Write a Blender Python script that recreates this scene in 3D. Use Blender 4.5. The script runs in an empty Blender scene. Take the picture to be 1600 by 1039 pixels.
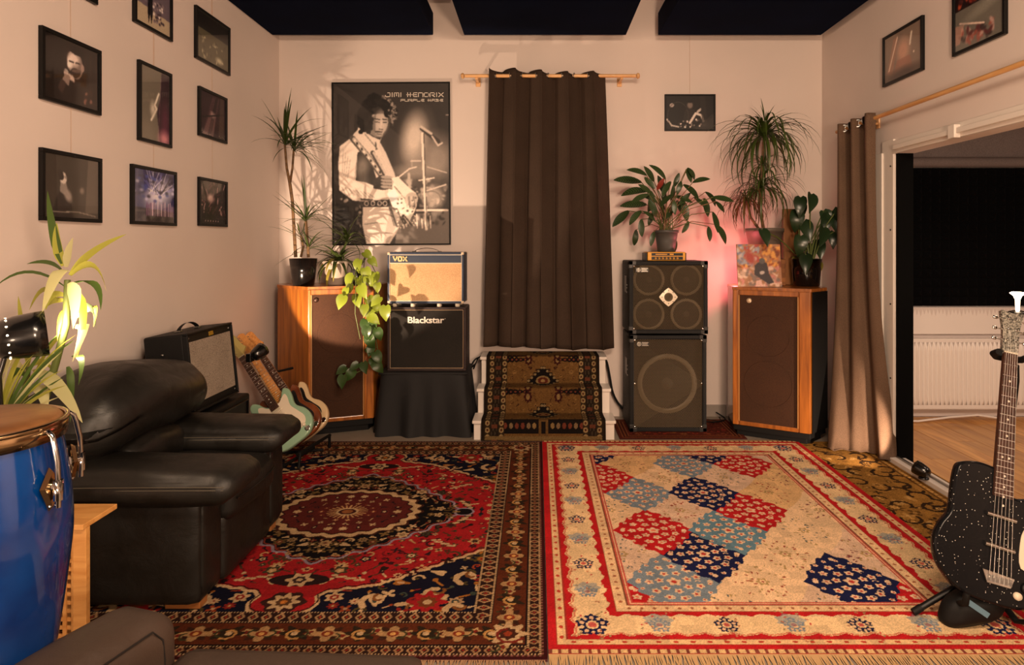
import bpy, math, random
import numpy as np
from mathutils import Vector, Matrix, Euler
random.seed(7)
rng = np.random.default_rng(11)
sc = bpy.context.scene
COL = sc.collection
PI = math.pi
H = 1.46                                   # eye height of the photographer

# ------------------------------------------------------------------ camera, light, exposure
cam_data = bpy.data.cameras.new('camera')
cam = bpy.data.objects.new('camera', cam_data); COL.objects.link(cam)
cam.location = (0, 0, H); cam.rotation_euler = (PI/2, 0, 0)
cam_data.sensor_width = 36.0; cam_data.lens = 22.5
cam_data.shift_x = -38/1600; cam_data.shift_y = -139.5/1600
cam_data.clip_start = 0.05; cam_data.clip_end = 60
sc.camera = cam
sc.view_settings.view_transform = 'Standard'; sc.view_settings.look = 'None'
sc.view_settings.gamma = 1; sc.view_settings.use_curve_mapping = False
sc.view_settings.exposure = 0.0
world = bpy.data.worlds.new('world'); sc.world = world; world.use_nodes = True
world.node_tree.nodes['Background'].inputs[0].default_value = (0.05, 0.045, 0.05, 1)
world.node_tree.nodes['Background'].inputs[1].default_value = 0.3

def light(name, kind, loc, power, color, target=None, **kw):
    d = bpy.data.lights.new(name, kind); d.energy = power; d.color = color
    for k, v in kw.items(): setattr(d, k, v)
    o = bpy.data.objects.new(name, d); COL.objects.link(o); o.location = loc
    if target is not None:
        o.rotation_euler = (Vector(target)-Vector(loc)).to_track_quat('-Z', 'Y').to_euler()
    return o
WARM = (1.0, 0.70, 0.48)
light('overhead_fill_light', 'AREA', (0.5, 0.5, 3.1), 150, (1.0, 0.72, 0.50), (0.3, 3.6, 0.6), shape='RECTANGLE', size=1.4, size_y=0.7)  # unseen fill light added overhead for soft frontal light
light('front_fill_light', 'AREA', (0.9, -0.6, 1.5), 105, (1.0, 0.68, 0.46), (0.1, 5.0, 2.6), shape='DISK', size=0.5)  # fill light added behind the camera to lift the upper walls
light('hall_lamp_light', 'AREA', (3.6, 3.2, 3.2), 9, (1.0, 0.76, 0.60), (3.6, 4.2, 0), shape='DISK', size=0.6)
light('hall_fill_light', 'AREA', (3.5, 3.4, 1.25), 9, (1.0, 0.76, 0.62), (3.5, 5.4, 0.55), shape='DISK', size=0.4)  # fill light added low in the next room, aimed at the radiator wall

light('side_lamp_light', 'POINT', (-1.25, 0.5, 0.95), 26, (1.0, 0.70, 0.50), shadow_soft_size=0.12)

# ------------------------------------------------------------------ helpers: projection, tagging
def P(px, py, D): return Vector(((px-838)/1000*D, D, H+(380-py)/1000*D))
def tag(o, label=None, cat=None, group=None, kind=None):
    if label: o['label'] = label
    if cat: o['category'] = cat
    if group: o['group'] = group
    if kind: o['kind'] = kind
    return o
def thing(name, label, cat, loc=(0, 0, 0), group=None):
    o = bpy.data.objects.new(name, None); COL.objects.link(o); o.location = loc
    o.empty_display_size = 0.1
    return tag(o, label, cat, group)
def root_loc(p):
    v = Vector((0, 0, 0))
    while p is not None:
        v = v + p.location; p = p.parent
    return v

# ------------------------------------------------------------------ materials
def lin(c):
    c = np.asarray(c, float)
    return np.where(c <= 0.04045, c/12.92, ((c+0.055)/1.055)**2.4)
def rgb(*c):                                # sRGB 0..255 to linear RGBA
    l = lin(np.array(c)/255.0); return (float(l[0]), float(l[1]), float(l[2]), 1.0)
MATS = {}
def M(name, c, rough=0.5, metal=0.0, bump=None, var=None, coat=0.0, spec=None, sheen=0.0, objvar=0.0, trans=0.0):
    """plain procedural material: bump=(noise scale, strength), var=(scale, second colour)"""
    if name in MATS: return MATS[name]
    m = bpy.data.materials.new(name); m.use_nodes = True; nt = m.node_tree; N = nt.nodes; L = nt.links
    b = N['Principled BSDF']; c = rgb(*c)
    b.inputs['Base Color'].default_value = c; b.inputs['Roughness'].default_value = rough
    b.inputs['Metallic'].default_value = metal; b.inputs['Coat Weight'].default_value = coat
    b.inputs['Coat Roughness'].default_value = 0.06
    if sheen: b.inputs['Sheen Weight'].default_value = sheen
    if spec is not None: b.inputs['Specular IOR Level'].default_value = spec
    tc = N.new('ShaderNodeTexCoord')
    out = None
    if var:
        n = N.new('ShaderNodeTexNoise'); n.inputs['Scale'].default_value = var[0]; n.inputs['Detail'].default_value = 5
        L.new(tc.outputs['Object'], n.inputs['Vector'])
        mx = N.new('ShaderNodeMix'); mx.data_type = 'RGBA'
        mx.inputs[6].default_value = c; mx.inputs[7].default_value = rgb(*var[1])
        r = N.new('ShaderNodeValToRGB'); r.color_ramp.elements[0].position = 0.35; r.color_ramp.elements[1].position = 0.68
        L.new(n.outputs['Fac'], r.inputs['Fac']); L.new(r.outputs['Color'], mx.inputs[0]); out = mx.outputs[2]
    if objvar:
        oi = N.new('ShaderNodeObjectInfo'); hs = N.new('ShaderNodeHueSaturation')
        ma = N.new('ShaderNodeMapRange'); ma.inputs[3].default_value = 1-objvar; ma.inputs[4].default_value = 1+objvar
        L.new(oi.outputs['Random'], ma.inputs[0]); L.new(ma.outputs[0], hs.inputs['Value'])
        hs.inputs['Color'].default_value = c
        if out: L.new(out, hs.inputs['Color'])
        out = hs.outputs[0]
    if out: L.new(out, b.inputs['Base Color'])
    if bump:
        n = N.new('ShaderNodeTexNoise'); n.inputs['Scale'].default_value = bump[0]; n.inputs['Detail'].default_value = 4
        L.new(tc.outputs['Object'], n.inputs['Vector'])
        bp = N.new('ShaderNodeBump'); bp.inputs['Strength'].default_value = bump[1]; bp.inputs['Distance'].default_value = 0.004
        L.new(n.outputs['Fac'], bp.inputs['Height']); L.new(bp.outputs['Normal'], b.inputs['Normal'])
    if trans:
        t = N.new('ShaderNodeBsdfTranslucent'); mixs = N.new('ShaderNodeMixShader'); mixs.inputs[0].default_value = trans
        t.inputs[0].default_value = c
        if out: L.new(out, t.inputs[0])
        L.new(b.outputs[0], mixs.inputs[1]); L.new(t.outputs[0], mixs.inputs[2])
        L.new(mixs.outputs[0], N['Material Output'].inputs['Surface'])
    MATS[name] = m; return m
def wood(name, c1, c2, scale=(1, 1, 1), rough=0.4, coat=0.0, rings=5.0):
    if name in MATS: return MATS[name]
    m = bpy.data.materials.new(name); m.use_nodes = True; nt = m.node_tree; N = nt.nodes; L = nt.links
    b = N['Principled BSDF']; b.inputs['Roughness'].default_value = rough; b.inputs['Coat Weight'].default_value = coat
    tc = N.new('ShaderNodeTexCoord'); mp = N.new('ShaderNodeMapping'); mp.inputs['Scale'].default_value = scale
    oi = N.new('ShaderNodeObjectInfo'); ad = N.new('ShaderNodeVectorMath'); ad.operation = 'MULTIPLY_ADD'
    cx = N.new('ShaderNodeCombineXYZ'); L.new(oi.outputs['Random'], cx.inputs[0]); L.new(oi.outputs['Random'], cx.inputs[1])
    ad.inputs[1].default_value = (1, 1, 1)
    sm = N.new('ShaderNodeVectorMath'); sm.operation = 'SCALE'; sm.inputs[3].default_value = 37.0
    L.new(cx.outputs[0], sm.inputs[0])
    L.new(tc.outputs['Object'], mp.inputs['Vector']); L.new(mp.outputs[0], ad.inputs[0]); L.new(sm.outputs[0], ad.inputs[2])
    n = N.new('ShaderNodeTexNoise'); n.inputs['Scale'].default_value = rings; n.inputs['Detail'].default_value = 8; n.inputs['Distortion'].default_value = 0.7
    L.new(ad.outputs[0], n.inputs['Vector'])
    r = N.new('ShaderNodeValToRGB'); e = r.color_ramp.elements
    e[0].position = 0.32; e[0].color = rgb(*c1); e[1].position = 0.68; e[1].color = rgb(*c2)
    L.new(n.outputs['Fac'], r.inputs['Fac'])
    hs = N.new('ShaderNodeHueSaturation'); ma = N.new('ShaderNodeMapRange'); ma.inputs[3].default_value = 0.85; ma.inputs[4].default_value = 1.12
    L.new(oi.outputs['Random'], ma.inputs[0]); L.new(ma.outputs[0], hs.inputs['Value']); L.new(r.outputs[0], hs.inputs['Color'])
    L.new(hs.outputs[0], b.inputs['Base Color'])
    bp = N.new('ShaderNodeBump'); bp.inputs['Strength'].default_value = 0.12; bp.inputs['Distance'].default_value = 0.002
    L.new(n.outputs['Fac'], bp.inputs['Height']); L.new(bp.outputs[0], b.inputs['Normal'])
    MATS[name] = m; return m
def weave(name, c1, c2, scale=260, rough=0.85, spec=0.3):
    if name in MATS: return MATS[name]
    m = bpy.data.materials.new(name); m.use_nodes = True; nt = m.node_tree; N = nt.nodes; L = nt.links
    b = N['Principled BSDF']; b.inputs['Roughness'].default_value = rough; b.inputs['Specular IOR Level'].default_value = spec
    tc = N.new('ShaderNodeTexCoord')
    ck = N.new('ShaderNodeTexChecker'); ck.inputs['Scale'].default_value = scale
    n = N.new('ShaderNodeTexNoise'); n.inputs['Scale'].default_value = scale*0.6; n.inputs['Detail'].default_value = 2
    n2 = N.new('ShaderNodeTexNoise'); n2.inputs['Scale'].default_value = 5; n2.inputs['Detail'].default_value = 3
    for t in (ck, n, n2): L.new(tc.outputs['Object'], t.inputs['Vector'])
    a = N.new('ShaderNodeMath'); a.operation = 'MULTIPLY_ADD'; a.inputs[1].default_value = 0.25
    L.new(ck.outputs['Fac'], a.inputs[0]); L.new(n.outputs['Fac'], a.inputs[2])
    a2 = N.new('ShaderNodeMath'); a2.operation = 'MULTIPLY_ADD'; a2.inputs[1].default_value = 0.35
    L.new(n2.outputs['Fac'], a2.inputs[0]); L.new(a.outputs[0], a2.inputs[2])
    r = N.new('ShaderNodeValToRGB'); e = r.color_ramp.elements
    e[0].position = 0.5; e[0].color = rgb(*c1); e[1].position = 1.05 if False else 1.0; e[1].color = rgb(*c2)
    L.new(a2.outputs[0], r.inputs['Fac']); L.new(r.outputs[0], b.inputs['Base Color'])
    bp = N.new('ShaderNodeBump'); bp.inputs['Strength'].default_value = 0.3; bp.inputs['Distance'].default_value = 0.001
    L.new(a.outputs[0], bp.inputs['Height']); L.new(bp.outputs[0], b.inputs['Normal'])
    MATS[name] = m; return m
def leather(name, c, rough=0.38, spec=0.5):
    if name in MATS: return MATS[name]
    m = bpy.data.materials.new(name); m.use_nodes = True; nt = m.node_tree; N = nt.nodes; L = nt.links
    b = N['Principled BSDF']; b.inputs['Base Color'].default_value = rgb(*c); b.inputs['Specular IOR Level'].default_value = spec
    tc = N.new('ShaderNodeTexCoord')
    v = N.new('ShaderNodeTexVoronoi'); v.inputs['Scale'].default_value = 260
    n = N.new('ShaderNodeTexNoise'); n.inputs['Scale'].default_value = 9; n.inputs['Detail'].default_value = 6; n.inputs['Distortion'].default_value = 0.6
    for t in (v, n): L.new(tc.outputs['Object'], t.inputs['Vector'])
    mr = N.new('ShaderNodeMapRange'); mr.inputs[1].default_value = 0.3; mr.inputs[2].default_value = 0.7
    mr.inputs[3].default_value = rough-0.08; mr.inputs[4].default_value = rough+0.16
    L.new(n.outputs['Fac'], mr.inputs[0]); L.new(mr.outputs[0], b.inputs['Roughness'])
    b1 = N.new('ShaderNodeBump'); b1.inputs['Strength'].default_value = 0.18; b1.inputs['Distance'].default_value = 0.001
    b2 = N.new('ShaderNodeBump'); b2.inputs['Strength'].default_value = 0.45; b2.inputs['Distance'].default_value = 0.012
    L.new(v.outputs['Distance'], b1.inputs['Height']); L.new(n.outputs['Fac'], b2.inputs['Height'])
    L.new(b2.outputs[0], b1.inputs['Normal']); L.new(b1.outputs[0], b.inputs['Normal'])
    MATS[name] = m; return m
def vc(name, rough=0.9, coat=0.0, sheen=0.0, bump=0.0, spec=0.5):
    """flat print or woven pattern: colour from the mesh's colour attribute"""
    if name in MATS: return MATS[name]
    m = bpy.data.materials.new(name); m.use_nodes = True; nt = m.node_tree; N = nt.nodes; L = nt.links
    b = N['Principled BSDF']; b.inputs['Roughness'].default_value = rough; b.inputs['Coat Weight'].default_value = coat
    b.inputs['Specular IOR Level'].default_value = spec; b.inputs['Sheen Weight'].default_value = sheen
    a = N.new('ShaderNodeAttribute'); a.attribute_name = 'Col'; L.new(a.outputs['Color'], b.inputs['Base Color'])
    if bump:
        tc = N.new('ShaderNodeTexCoord'); n = N.new('ShaderNodeTexNoise'); n.inputs['Scale'].default_value = 420
        L.new(tc.outputs['Object'], n.inputs['Vector']); bp = N.new('ShaderNodeBump')
        bp.inputs['Strength'].default_value = bump; bp.inputs['Distance'].default_value = 0.003
        L.new(n.outputs['Fac'], bp.inputs['Height']); L.new(bp.outputs[0], b.inputs['Normal'])
    MATS[name] = m; return m
def emit(name, c, strength):
    if name in MATS: return MATS[name]
    m = bpy.data.materials.new(name); m.use_nodes = True; b = m.node_tree.nodes['Principled BSDF']
    b.inputs['Base Color'].default_value = rgb(*c); b.inputs['Emission Color'].default_value = rgb(*c)
    b.inputs['Emission Strength'].default_value = strength; MATS[name] = m; return m
def pane_mat():
    if 'pane_glass' in MATS: return MATS['pane_glass']
    m = bpy.data.materials.new('pane_glass'); m.use_nodes = True; nt = m.node_tree; N = nt.nodes; L = nt.links
    N.remove(N['Principled BSDF']); t = N.new('ShaderNodeBsdfTransparent'); g = N.new('ShaderNodeBsdfGlossy'); g.inputs['Roughness'].default_value = 0.03
    f = N.new('ShaderNodeFresnel'); f.inputs[0].default_value = 1.5; mx = N.new('ShaderNodeMixShader')
    ge = N.new('ShaderNodeNewGeometry'); iv = N.new('ShaderNodeMath'); iv.operation = 'SUBTRACT'; iv.inputs[0].default_value = 1.0
    ml = N.new('ShaderNodeMath'); ml.operation = 'MULTIPLY'; L.new(ge.outputs['Backfacing'], iv.inputs[1]); L.new(iv.outputs[0], ml.inputs[0]); L.new(f.outputs[0], ml.inputs[1])
    L.new(ml.outputs[0], mx.inputs[0]); L.new(t.outputs[0], mx.inputs[1]); L.new(g.outputs[0], mx.inputs[2])
    L.new(mx.outputs[0], N['Material Output'].inputs['Surface']); MATS['pane_glass'] = m; return m

# ------------------------------------------------------------------ mesh builder
class MB:
    def __init__(s, mtx=None):
        s.v = []; s.f = []; s.sm = []; s.M = mtx or Matrix.Identity(4)
    def add(s, vs, fs, smooth=False):
        n = len(s.v); s.v += [tuple(s.M @ Vector(p)) for p in vs]
        s.f += [tuple(i+n for i in f) for f in fs]; s.sm += [smooth]*len(fs); return s
    def box(s, x0, y0, z0, x1, y1, z1):
        v = [(x0,y0,z0),(x1,y0,z0),(x1,y1,z0),(x0,y1,z0),(x0,y0,z1),(x1,y0,z1),(x1,y1,z1),(x0,y1,z1)]
        return s.add(v, [(0,3,2,1),(4,5,6,7),(0,1,5,4),(1,2,6,5),(2,3,7,6),(3,0,4,7)])
    def prism(s, pts, z0, z1, smooth=False, shrink=0.0):
        """pts: 2-D outline counter-clockwise in x,y, pulled up from z0 to z1; shrink rounds the two rims"""
        n = len(pts)
        if shrink <= 0: rings = [(z0, 0), (z1, 0)]
        else:
            k = shrink; rings = [(z0, k), (z0+0.3*k, 0.3*k), (z0+k, 0), (z1-k, 0), (z1-0.3*k, 0.3*k), (z1, k)]
        if shrink > 0:
            nr = []
            for i in range(n):
                a, b, c = Vector(pts[i-1]), Vector(pts[i]), Vector(pts[(i+1) % n])
                d = (c-a); d = d.normalized() if d.length else Vector((1, 0)); nr.append(Vector((d.y, -d.x)))
        vs = []
        for z, k in rings:
            for i, p in enumerate(pts):
                vs.append((p[0]-(nr[i].x*k if k else 0), p[1]-(nr[i].y*k if k else 0), z))
        fs = []
        for r in range(len(rings)-1):
            for i in range(n):
                j = (i+1) % n; fs.append((r*n+i, r*n+j, (r+1)*n+j, (r+1)*n+i))
        s.add(vs, fs, smooth)
        m = (len(rings)-1)*n
        s.add(vs, [tuple(range(n-1, -1, -1)), tuple(range(m, m+n))]); return s
    def tube(s, pts, r, n=8, caps=True, closed=False):
        pts = [Vector(p) for p in pts]; k = len(pts)
        rs = r if isinstance(r, (list, tuple)) else [r]*k
        vs = []; up = None
        for i, p in enumerate(pts):
            if closed: d = pts[(i+1) % k]-pts[i-1]
            else: d = pts[min(i+1, k-1)]-pts[max(i-1, 0)]
            d = d.normalized() if d.length > 1e-9 else Vector((0, 0, 1))
            if up is None:
                up = Vector((0, 0, 1)) if abs(d.z) < 0.9 else Vector((1, 0, 0))
            x = d.cross(up)
            x = x.normalized() if x.length > 1e-6 else d.orthogonal().normalized()
            y = x.cross(d).normalized(); up = y
            for a in range(n):
                t = 2*PI*a/n; vs.append(p + x*(math.cos(t)*rs[i]) + y*(math.sin(t)*rs[i]))
        fs = []
        for i in range(k if closed else k-1):
            i2 = (i+1) % k
            for a in range(n):
                b = (a+1) % n; fs.append((i*n+a, i*n+b, i2*n+b, i2*n+a))
        s.add(vs, fs, True)
        if caps and not closed:
            s.add(vs, [tuple(range(n-1, -1, -1)), tuple(range((k-1)*n, k*n))])
        return s
    def lathe(s, prof, c=(0, 0, 0), n=32, axis=None, smooth=True):
        """prof: (radius, height) along the axis from c"""
        q = Matrix.Identity(3) if axis is None else Vector((0, 0, 1)).rotation_difference(Vector(axis).normalized()).to_matrix()
        c = Vector(c); vs = []
        for r, h in prof:
            for a in range(n):
                t = 2*PI*a/n; vs.append(c + q @ Vector((r*math.cos(t), r*math.sin(t), h)))
        fs = []
        for i in range(len(prof)-1):
            for a in range(n):
                b = (a+1) % n; fs.append((i*n+a, i*n+b, (i+1)*n+b, (i+1)*n+a))
        s.add(vs, fs, smooth)
        if prof[0][0] > 1e-6: s.add(vs[:n], [tuple(range(n-1, -1, -1))])
        if prof[-1][0] > 1e-6: s.add(vs[-n:], [tuple(range(n))])
        return s
    def grid(s, fn, nu, nv, smooth=True, closed_u=False):
        vs = [fn(i/(nu if closed_u else nu-1), j/(nv-1)) for j in range(nv) for i in range(nu)]
        fs = []
        for j in range(nv-1):
            for i in range(nu if closed_u else nu-1):
                i2 = (i+1) % nu; fs.append((j*nu+i, j*nu+i2, (j+1)*nu+i2, (j+1)*nu+i))
        return s.add(vs, fs, smooth)
    def rbox(s, c, size, r, n=10, puff=(0, 0, 0), warp=None):
        """padded box: rounded by r, faces bulged by puff along each axis"""
        hx, hy, hz = size[0]/2, size[1]/2, size[2]/2
        h = Vector((hx, hy, hz)); r = min(r, hx, hy, hz); idx = {}; vs = []; fs = []
        def vert(p):
            key = tuple(round(q, 5) for q in p)
            if key in idx: return idx[key]
            p = Vector(p); q = Vector([p[i]*h[i] for i in range(3)])
            inner = Vector([max(-(h[i]-r), min(h[i]-r, q[i])) for i in range(3)])
            d = q-inner
            q2 = inner + (d.normalized()*r if d.length > 1e-9 else d)
            for i in range(3):
                o = [j for j in range(3) if j != i]
                q2[i] += puff[i]*(p[i])*(1-p[o[0]]**2)*(1-p[o[1]]**2)
            if warp: q2 = Vector(warp(q2, p))
            idx[key] = len(vs); vs.append(q2+Vector(c)); return idx[key]
        # denser towards the rims so that the rounding is smooth
        def par(i, ax):
            t = -1+2*i/n
            k = 1-(r/h[ax])
            return math.copysign(abs(t)**0.75, t) if k > 0.5 else t
        for ax in range(3):
            a, b = [(1, 2), (2, 0), (0, 1)][ax]
            for sg in (-1, 1):
                for i in range(n):
                    for j in range(n):
                        q = []
                        for (di, dj) in ((0, 0), (1, 0), (1, 1), (0, 1)):
                            p = [0, 0, 0]; p[ax] = sg; p[a] = par(i+di, a); p[b] = par(j+dj, b); q.append(vert(p))
                        fs.append(tuple(q) if sg > 0 else tuple(reversed(q)))
        return s.add(vs, fs, True)
    def build(s, name, mat, parent=None, label=None, bevel=0.0, seg=2, origin=None):
        vs = s.v
        if parent is None:
            if origin is None:
                a = np.array(vs); lo = a.min(0); hi = a.max(0)
                origin = ((lo[0]+hi[0])/2, (lo[1]+hi[1])/2, lo[2])
            off = Vector(origin)
        else: off = root_loc(parent)
        me = bpy.data.meshes.new(name)
        me.from_pydata([(p[0]-off.x, p[1]-off.y, p[2]-off.z) for p in vs], [], s.f)
        me.polygons.foreach_set('use_smooth', s.sm); me.materials.append(mat); me.update()
        o = bpy.data.objects.new(name, me); COL.objects.link(o)
        if parent is None: o.location = off
        else: o.parent = parent
        if label: o['label'] = label
        if bevel:
            b = o.modifiers.new('bevel', 'BEVEL'); b.width = bevel; b.segments = seg; b.limit_method = 'ANGLE'; b.angle_limit = 0.6
        return o
def frame_matrix(origin, X, Y, Z):
    m = Matrix.Identity(4)
    for i in range(3):
        m[i][0] = X[i]; m[i][1] = Y[i]; m[i][2] = Z[i]; m[i][3] = origin[i]
    return m
def struct(name, mb, mat, parent=None, **kw):
    o = mb.build(name, mat, parent, **kw)
    if parent is None: o['kind'] = 'structure'
    return o
def link_copy(o, parent, loc=None, rot=None, scale=None):
    c = o.copy(); COL.objects.link(c); c.parent = parent
    if loc is not None: c.location = loc
    if rot is not None: c.rotation_euler = rot
    if scale is not None: c.scale = scale
    return c
def text_mesh(txt, size, extrude=0.001, offset=0.0, xs=1.0, spacing=1.0):
    """flat lettering as vertices and faces in the x,y plane, starting at x = 0"""
    cu = bpy.data.curves.new('lettering', 'FONT'); cu.body = txt; cu.size = size; cu.extrude = extrude
    cu.offset = offset; cu.space_character = spacing; cu.resolution_u = 3
    o = bpy.data.objects.new('lettering', cu); COL.objects.link(o)
    dg = bpy.context.evaluated_depsgraph_get()
    me = bpy.data.meshes.new_from_object(o.evaluated_get(dg))
    vs = [(v.co.x*xs, v.co.y, v.co.z) for v in me.vertices]; fs = [tuple(p.vertices) for p in me.polygons]
    COL.objects.unlink(o); bpy.data.objects.remove(o); bpy.data.curves.remove(cu); bpy.data.meshes.remove(me)
    return vs, fs

# ------------------------------------------------------------------ woven and printed patterns, computed on a mesh grid
class Cv:
    def __init__(s, w, h, res, bg):
        s.w, s.h = w, h; s.nx, s.ny = int(round(w/res))+1, int(round(h/res))+1
        s.x = np.linspace(0, w, s.nx); s.y = np.linspace(0, h, s.ny)
        s.X, s.Y = np.meshgrid(s.x, s.y)
        s.C = np.empty((s.ny, s.nx, 3)); s.C[:] = np.array(bg)/255.0
    def sl(s, x0, y0, x1, y1):
        i0, i1 = np.searchsorted(s.x, [x0, x1]); j0, j1 = np.searchsorted(s.y, [y0, y1])
        return slice(max(j0-1, 0), j1+1), slice(max(i0-1, 0), i1+1)
    def put(s, sl, mask, col, a=1.0):
        c = s.C[sl]; m = (mask*a)[..., None] if mask.dtype != bool else (mask.astype(float)*a)[..., None]
        s.C[sl] = c*(1-m)+m*(np.array(col)/255.0)
    def poly(s, pts, col, a=1.0):
        p = np.array(pts, float); sl = s.sl(p[:, 0].min(), p[:, 1].min(), p[:, 0].max(), p[:, 1].max())
        X, Y = s.X[sl], s.Y[sl]; ins = np.zeros(X.shape, bool); n = len(p)
        for i in range(n):
            x1, y1 = p[i]; x2, y2 = p[(i+1) % n]
            if y1 == y2: continue
            c = ((y1 > Y) != (y2 > Y)) & (X < (x2-x1)*(Y-y1)/(y2-y1)+x1); ins ^= c
        s.put(sl, ins, col, a)
    def ell(s, cx, cy, rx, ry, col, rot=0.0, a=1.0, inner=0.0, lobes=0, amp=0.0, soft=0.0):
        R = max(rx, ry)*(1+abs(amp))*(1+soft); sl = s.sl(cx-R, cy-R, cx+R, cy+R)
        X, Y = s.X[sl]-cx, s.Y[sl]-cy; c, q = math.cos(rot), math.sin(rot)
        u, v = (X*c+Y*q)/rx, (-X*q+Y*c)/ry; r = np.hypot(u, v)
        if lobes: r = r/(1+amp*np.cos(lobes*np.arctan2(v, u)))
        if soft: m = np.clip((1+soft-r)/(2*soft), 0, 1)
        else: m = (r <= 1) & (r >= inner)
        s.put(sl, m, col, a)
    def line(s, pts, w, col, a=1.0):
        p = np.array(pts, float); h = w/2
        for i in range(len(p)-1):
            a0, b0 = p[i], p[i+1]
            sl = s.sl(min(a0[0], b0[0])-h, min(a0[1], b0[1])-h, max(a0[0], b0[0])+h, max(a0[1], b0[1])+h)
            X, Y = s.X[sl], s.Y[sl]; d = b0-a0; L2 = (d**2).sum() or 1e-12
            t = np.clip(((X-a0[0])*d[0]+(Y-a0[1])*d[1])/L2, 0, 1)
            s.put(sl, np.hypot(X-a0[0]-t*d[0], Y-a0[1]-t*d[1]) <= h, col, a)
    def curl(s, x, y, r, ang, sweep, w, col):
        s.line([(x+r*(1-0.5*t)*math.cos(ang+sweep*t), y+r*(1-0.5*t)*math.sin(ang+sweep*t)) for t in np.linspace(0, 1, 7)], w, col)
    def flower(s, x, y, r, c1, c2, c3=None, n=6, rot=0.0):
        s.ell(x, y, r, r, c1, rot, lobes=n, amp=0.22)
        s.ell(x, y, r*0.55, r*0.55, c2, rot, lobes=n, amp=0.12)
        if c3: s.ell(x, y, r*0.25, r*0.25, c3)
    def blur(s, k=1):
        for _ in range(k):
            c = np.pad(s.C, ((1, 1), (1, 1), (0, 0)), 'edge')
            s.C = (c[:-2, 1:-1]+c[2:, 1:-1]+c[1:-1, :-2]+c[1:-1, 2:]+2*c[1:-1, 1:-1])/6
    def noise(s, amp, coarse=0.0):
        s.C *= 1+amp*(rng.random((s.ny, s.nx, 1))-0.5)*2
        if coarse:
            k = rng.random((s.ny//14+2, s.nx//14+2)); k = np.kron(k, np.ones((14, 14)))[:s.ny, :s.nx]
            s.C *= 1+coarse*(k[..., None]-0.5)*2
        s.C = np.clip(s.C, 0, 1)
    def mirror4(s):
        """s holds the quadrant x,y >= centre; unfold to the whole"""
        c = np.concatenate([s.C[:, :0:-1], s.C], 1); c = np.concatenate([c[:0:-1], c], 0)
        o = Cv.__new__(Cv); o.C = c; o.ny, o.nx = c.shape[:2]; o.w, o.h = 2*s.w, 2*s.h
        o.x = np.linspace(0, o.w, o.nx); o.y = np.linspace(0, o.h, o.ny); o.X, o.Y = np.meshgrid(o.x, o.y); return o
def print_mesh(name, cv, o, U, V, mat, parent, disp=None, label=None):
    """lay the pattern on the parallelogram o + x*U + y*V (unit vectors), as one mesh part"""
    o, U, V = [np.array(q, float) for q in (o, U, V)]
    Pn = o + cv.X[..., None]*U + cv.Y[..., None]*V
    if disp is not None: Pn[..., 2] += disp
    Pn = Pn - np.array(root_loc(parent))
    return color_grid(name, Pn, cv.C, mat, parent, label)
def color_grid(name, Pn, C, mat, parent, label=None):
    ny, nx = C.shape[:2]
    me = bpy.data.meshes.new(name); me.vertices.add(nx*ny)
    me.vertices.foreach_set('co', Pn.reshape(-1).astype(np.float32))
    i = np.arange(nx*ny).reshape(ny, nx)
    q = np.stack([i[:-1, :-1], i[:-1, 1:], i[1:, 1:], i[1:, :-1]], -1).reshape(-1)
    nf = (nx-1)*(ny-1)
    me.loops.add(nf*4); me.loops.foreach_set('vertex_index', q.astype(np.int32))
    me.polygons.add(nf); me.polygons.foreach_set('loop_start', (np.arange(nf)*4).astype(np.int32))
    me.polygons.foreach_set('use_smooth', np.ones(nf, bool))
    at = me.color_attributes.new('Col', 'FLOAT_COLOR', 'POINT')
    A = np.ones((ny, nx, 4), np.float32); A[..., :3] = lin(np.clip(C, 0, 1))
    at.data.foreach_set('color', A.reshape(-1))
    me.materials.append(mat); me.update(calc_edges=True)
    ob = bpy.data.objects.new(name, me); COL.objects.link(ob); ob.parent = parent
    if label: ob['label'] = label
    return ob

# ================================================================== THE SETTING
XL, XR, YB, ZC, YF = -2.17, 2.41, 5.40, 3.60, -1.7
wall_paint = M('wall_paint', (226, 212, 204), 0.75, bump=(60, 0.08), var=(1.2, (219, 205, 197)))
white_paint = M('white_paint', (226, 217, 208), 0.4, bump=(40, 0.05))
floor_paint = M('floor_paint', (150, 138, 124), 0.45, var=(3, (138, 126, 113)), bump=(30, 0.08))
navy = M('panel_cloth', (13, 22, 44), 1.0, var=(2.0, (10, 17, 36)), bump=(300, 0.2), spec=0.05)
black_pl = M('black_plastic', (9, 9, 10), 0.42, bump=(160, 0.08), spec=0.35)
black_rub = M('black_rubber', (6, 6, 6), 0.65, spec=0.3)
black_mat = M('black_paint', (5, 5, 6), 0.7, bump=(90, 0.1), spec=0.3)
tolex = M('black_tolex', (8, 8, 9), 0.55, bump=(420, 0.5), spec=0.3)
chrome = M('chrome', (210, 208, 204), 0.12, 1.0)
steel = M('brushed_steel', (150, 148, 145), 0.32, 1.0)
gold_m = M('brass', (196, 150, 84), 0.25, 1.0)
frame_m = M('frame_black', (7, 6, 6), 0.45, bump=(80, 0.06), spec=0.3)
cream_pl = M('cream_plastic', (222, 208, 184), 0.35)

struct('floor', MB().box(XL-0.1, YF, -0.12, XR, YB+0.12, 0), floor_paint)
struct('ceiling', MB().box(XL-0.1, YF, ZC, 6.2, YB+0.12, ZC+0.1), wall_paint)
struct('wall_left', MB().box(XL-0.1, YF, 0, XL, YB, ZC), wall_paint)
struct('wall_back', MB().box(XL-0.1, YB, 0, 6.2, YB+0.12, ZC), wall_paint)
struct('wall_front', MB().box(XL-0.1, YF-0.1, 0, 6.2, YF, ZC), wall_paint)
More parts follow.
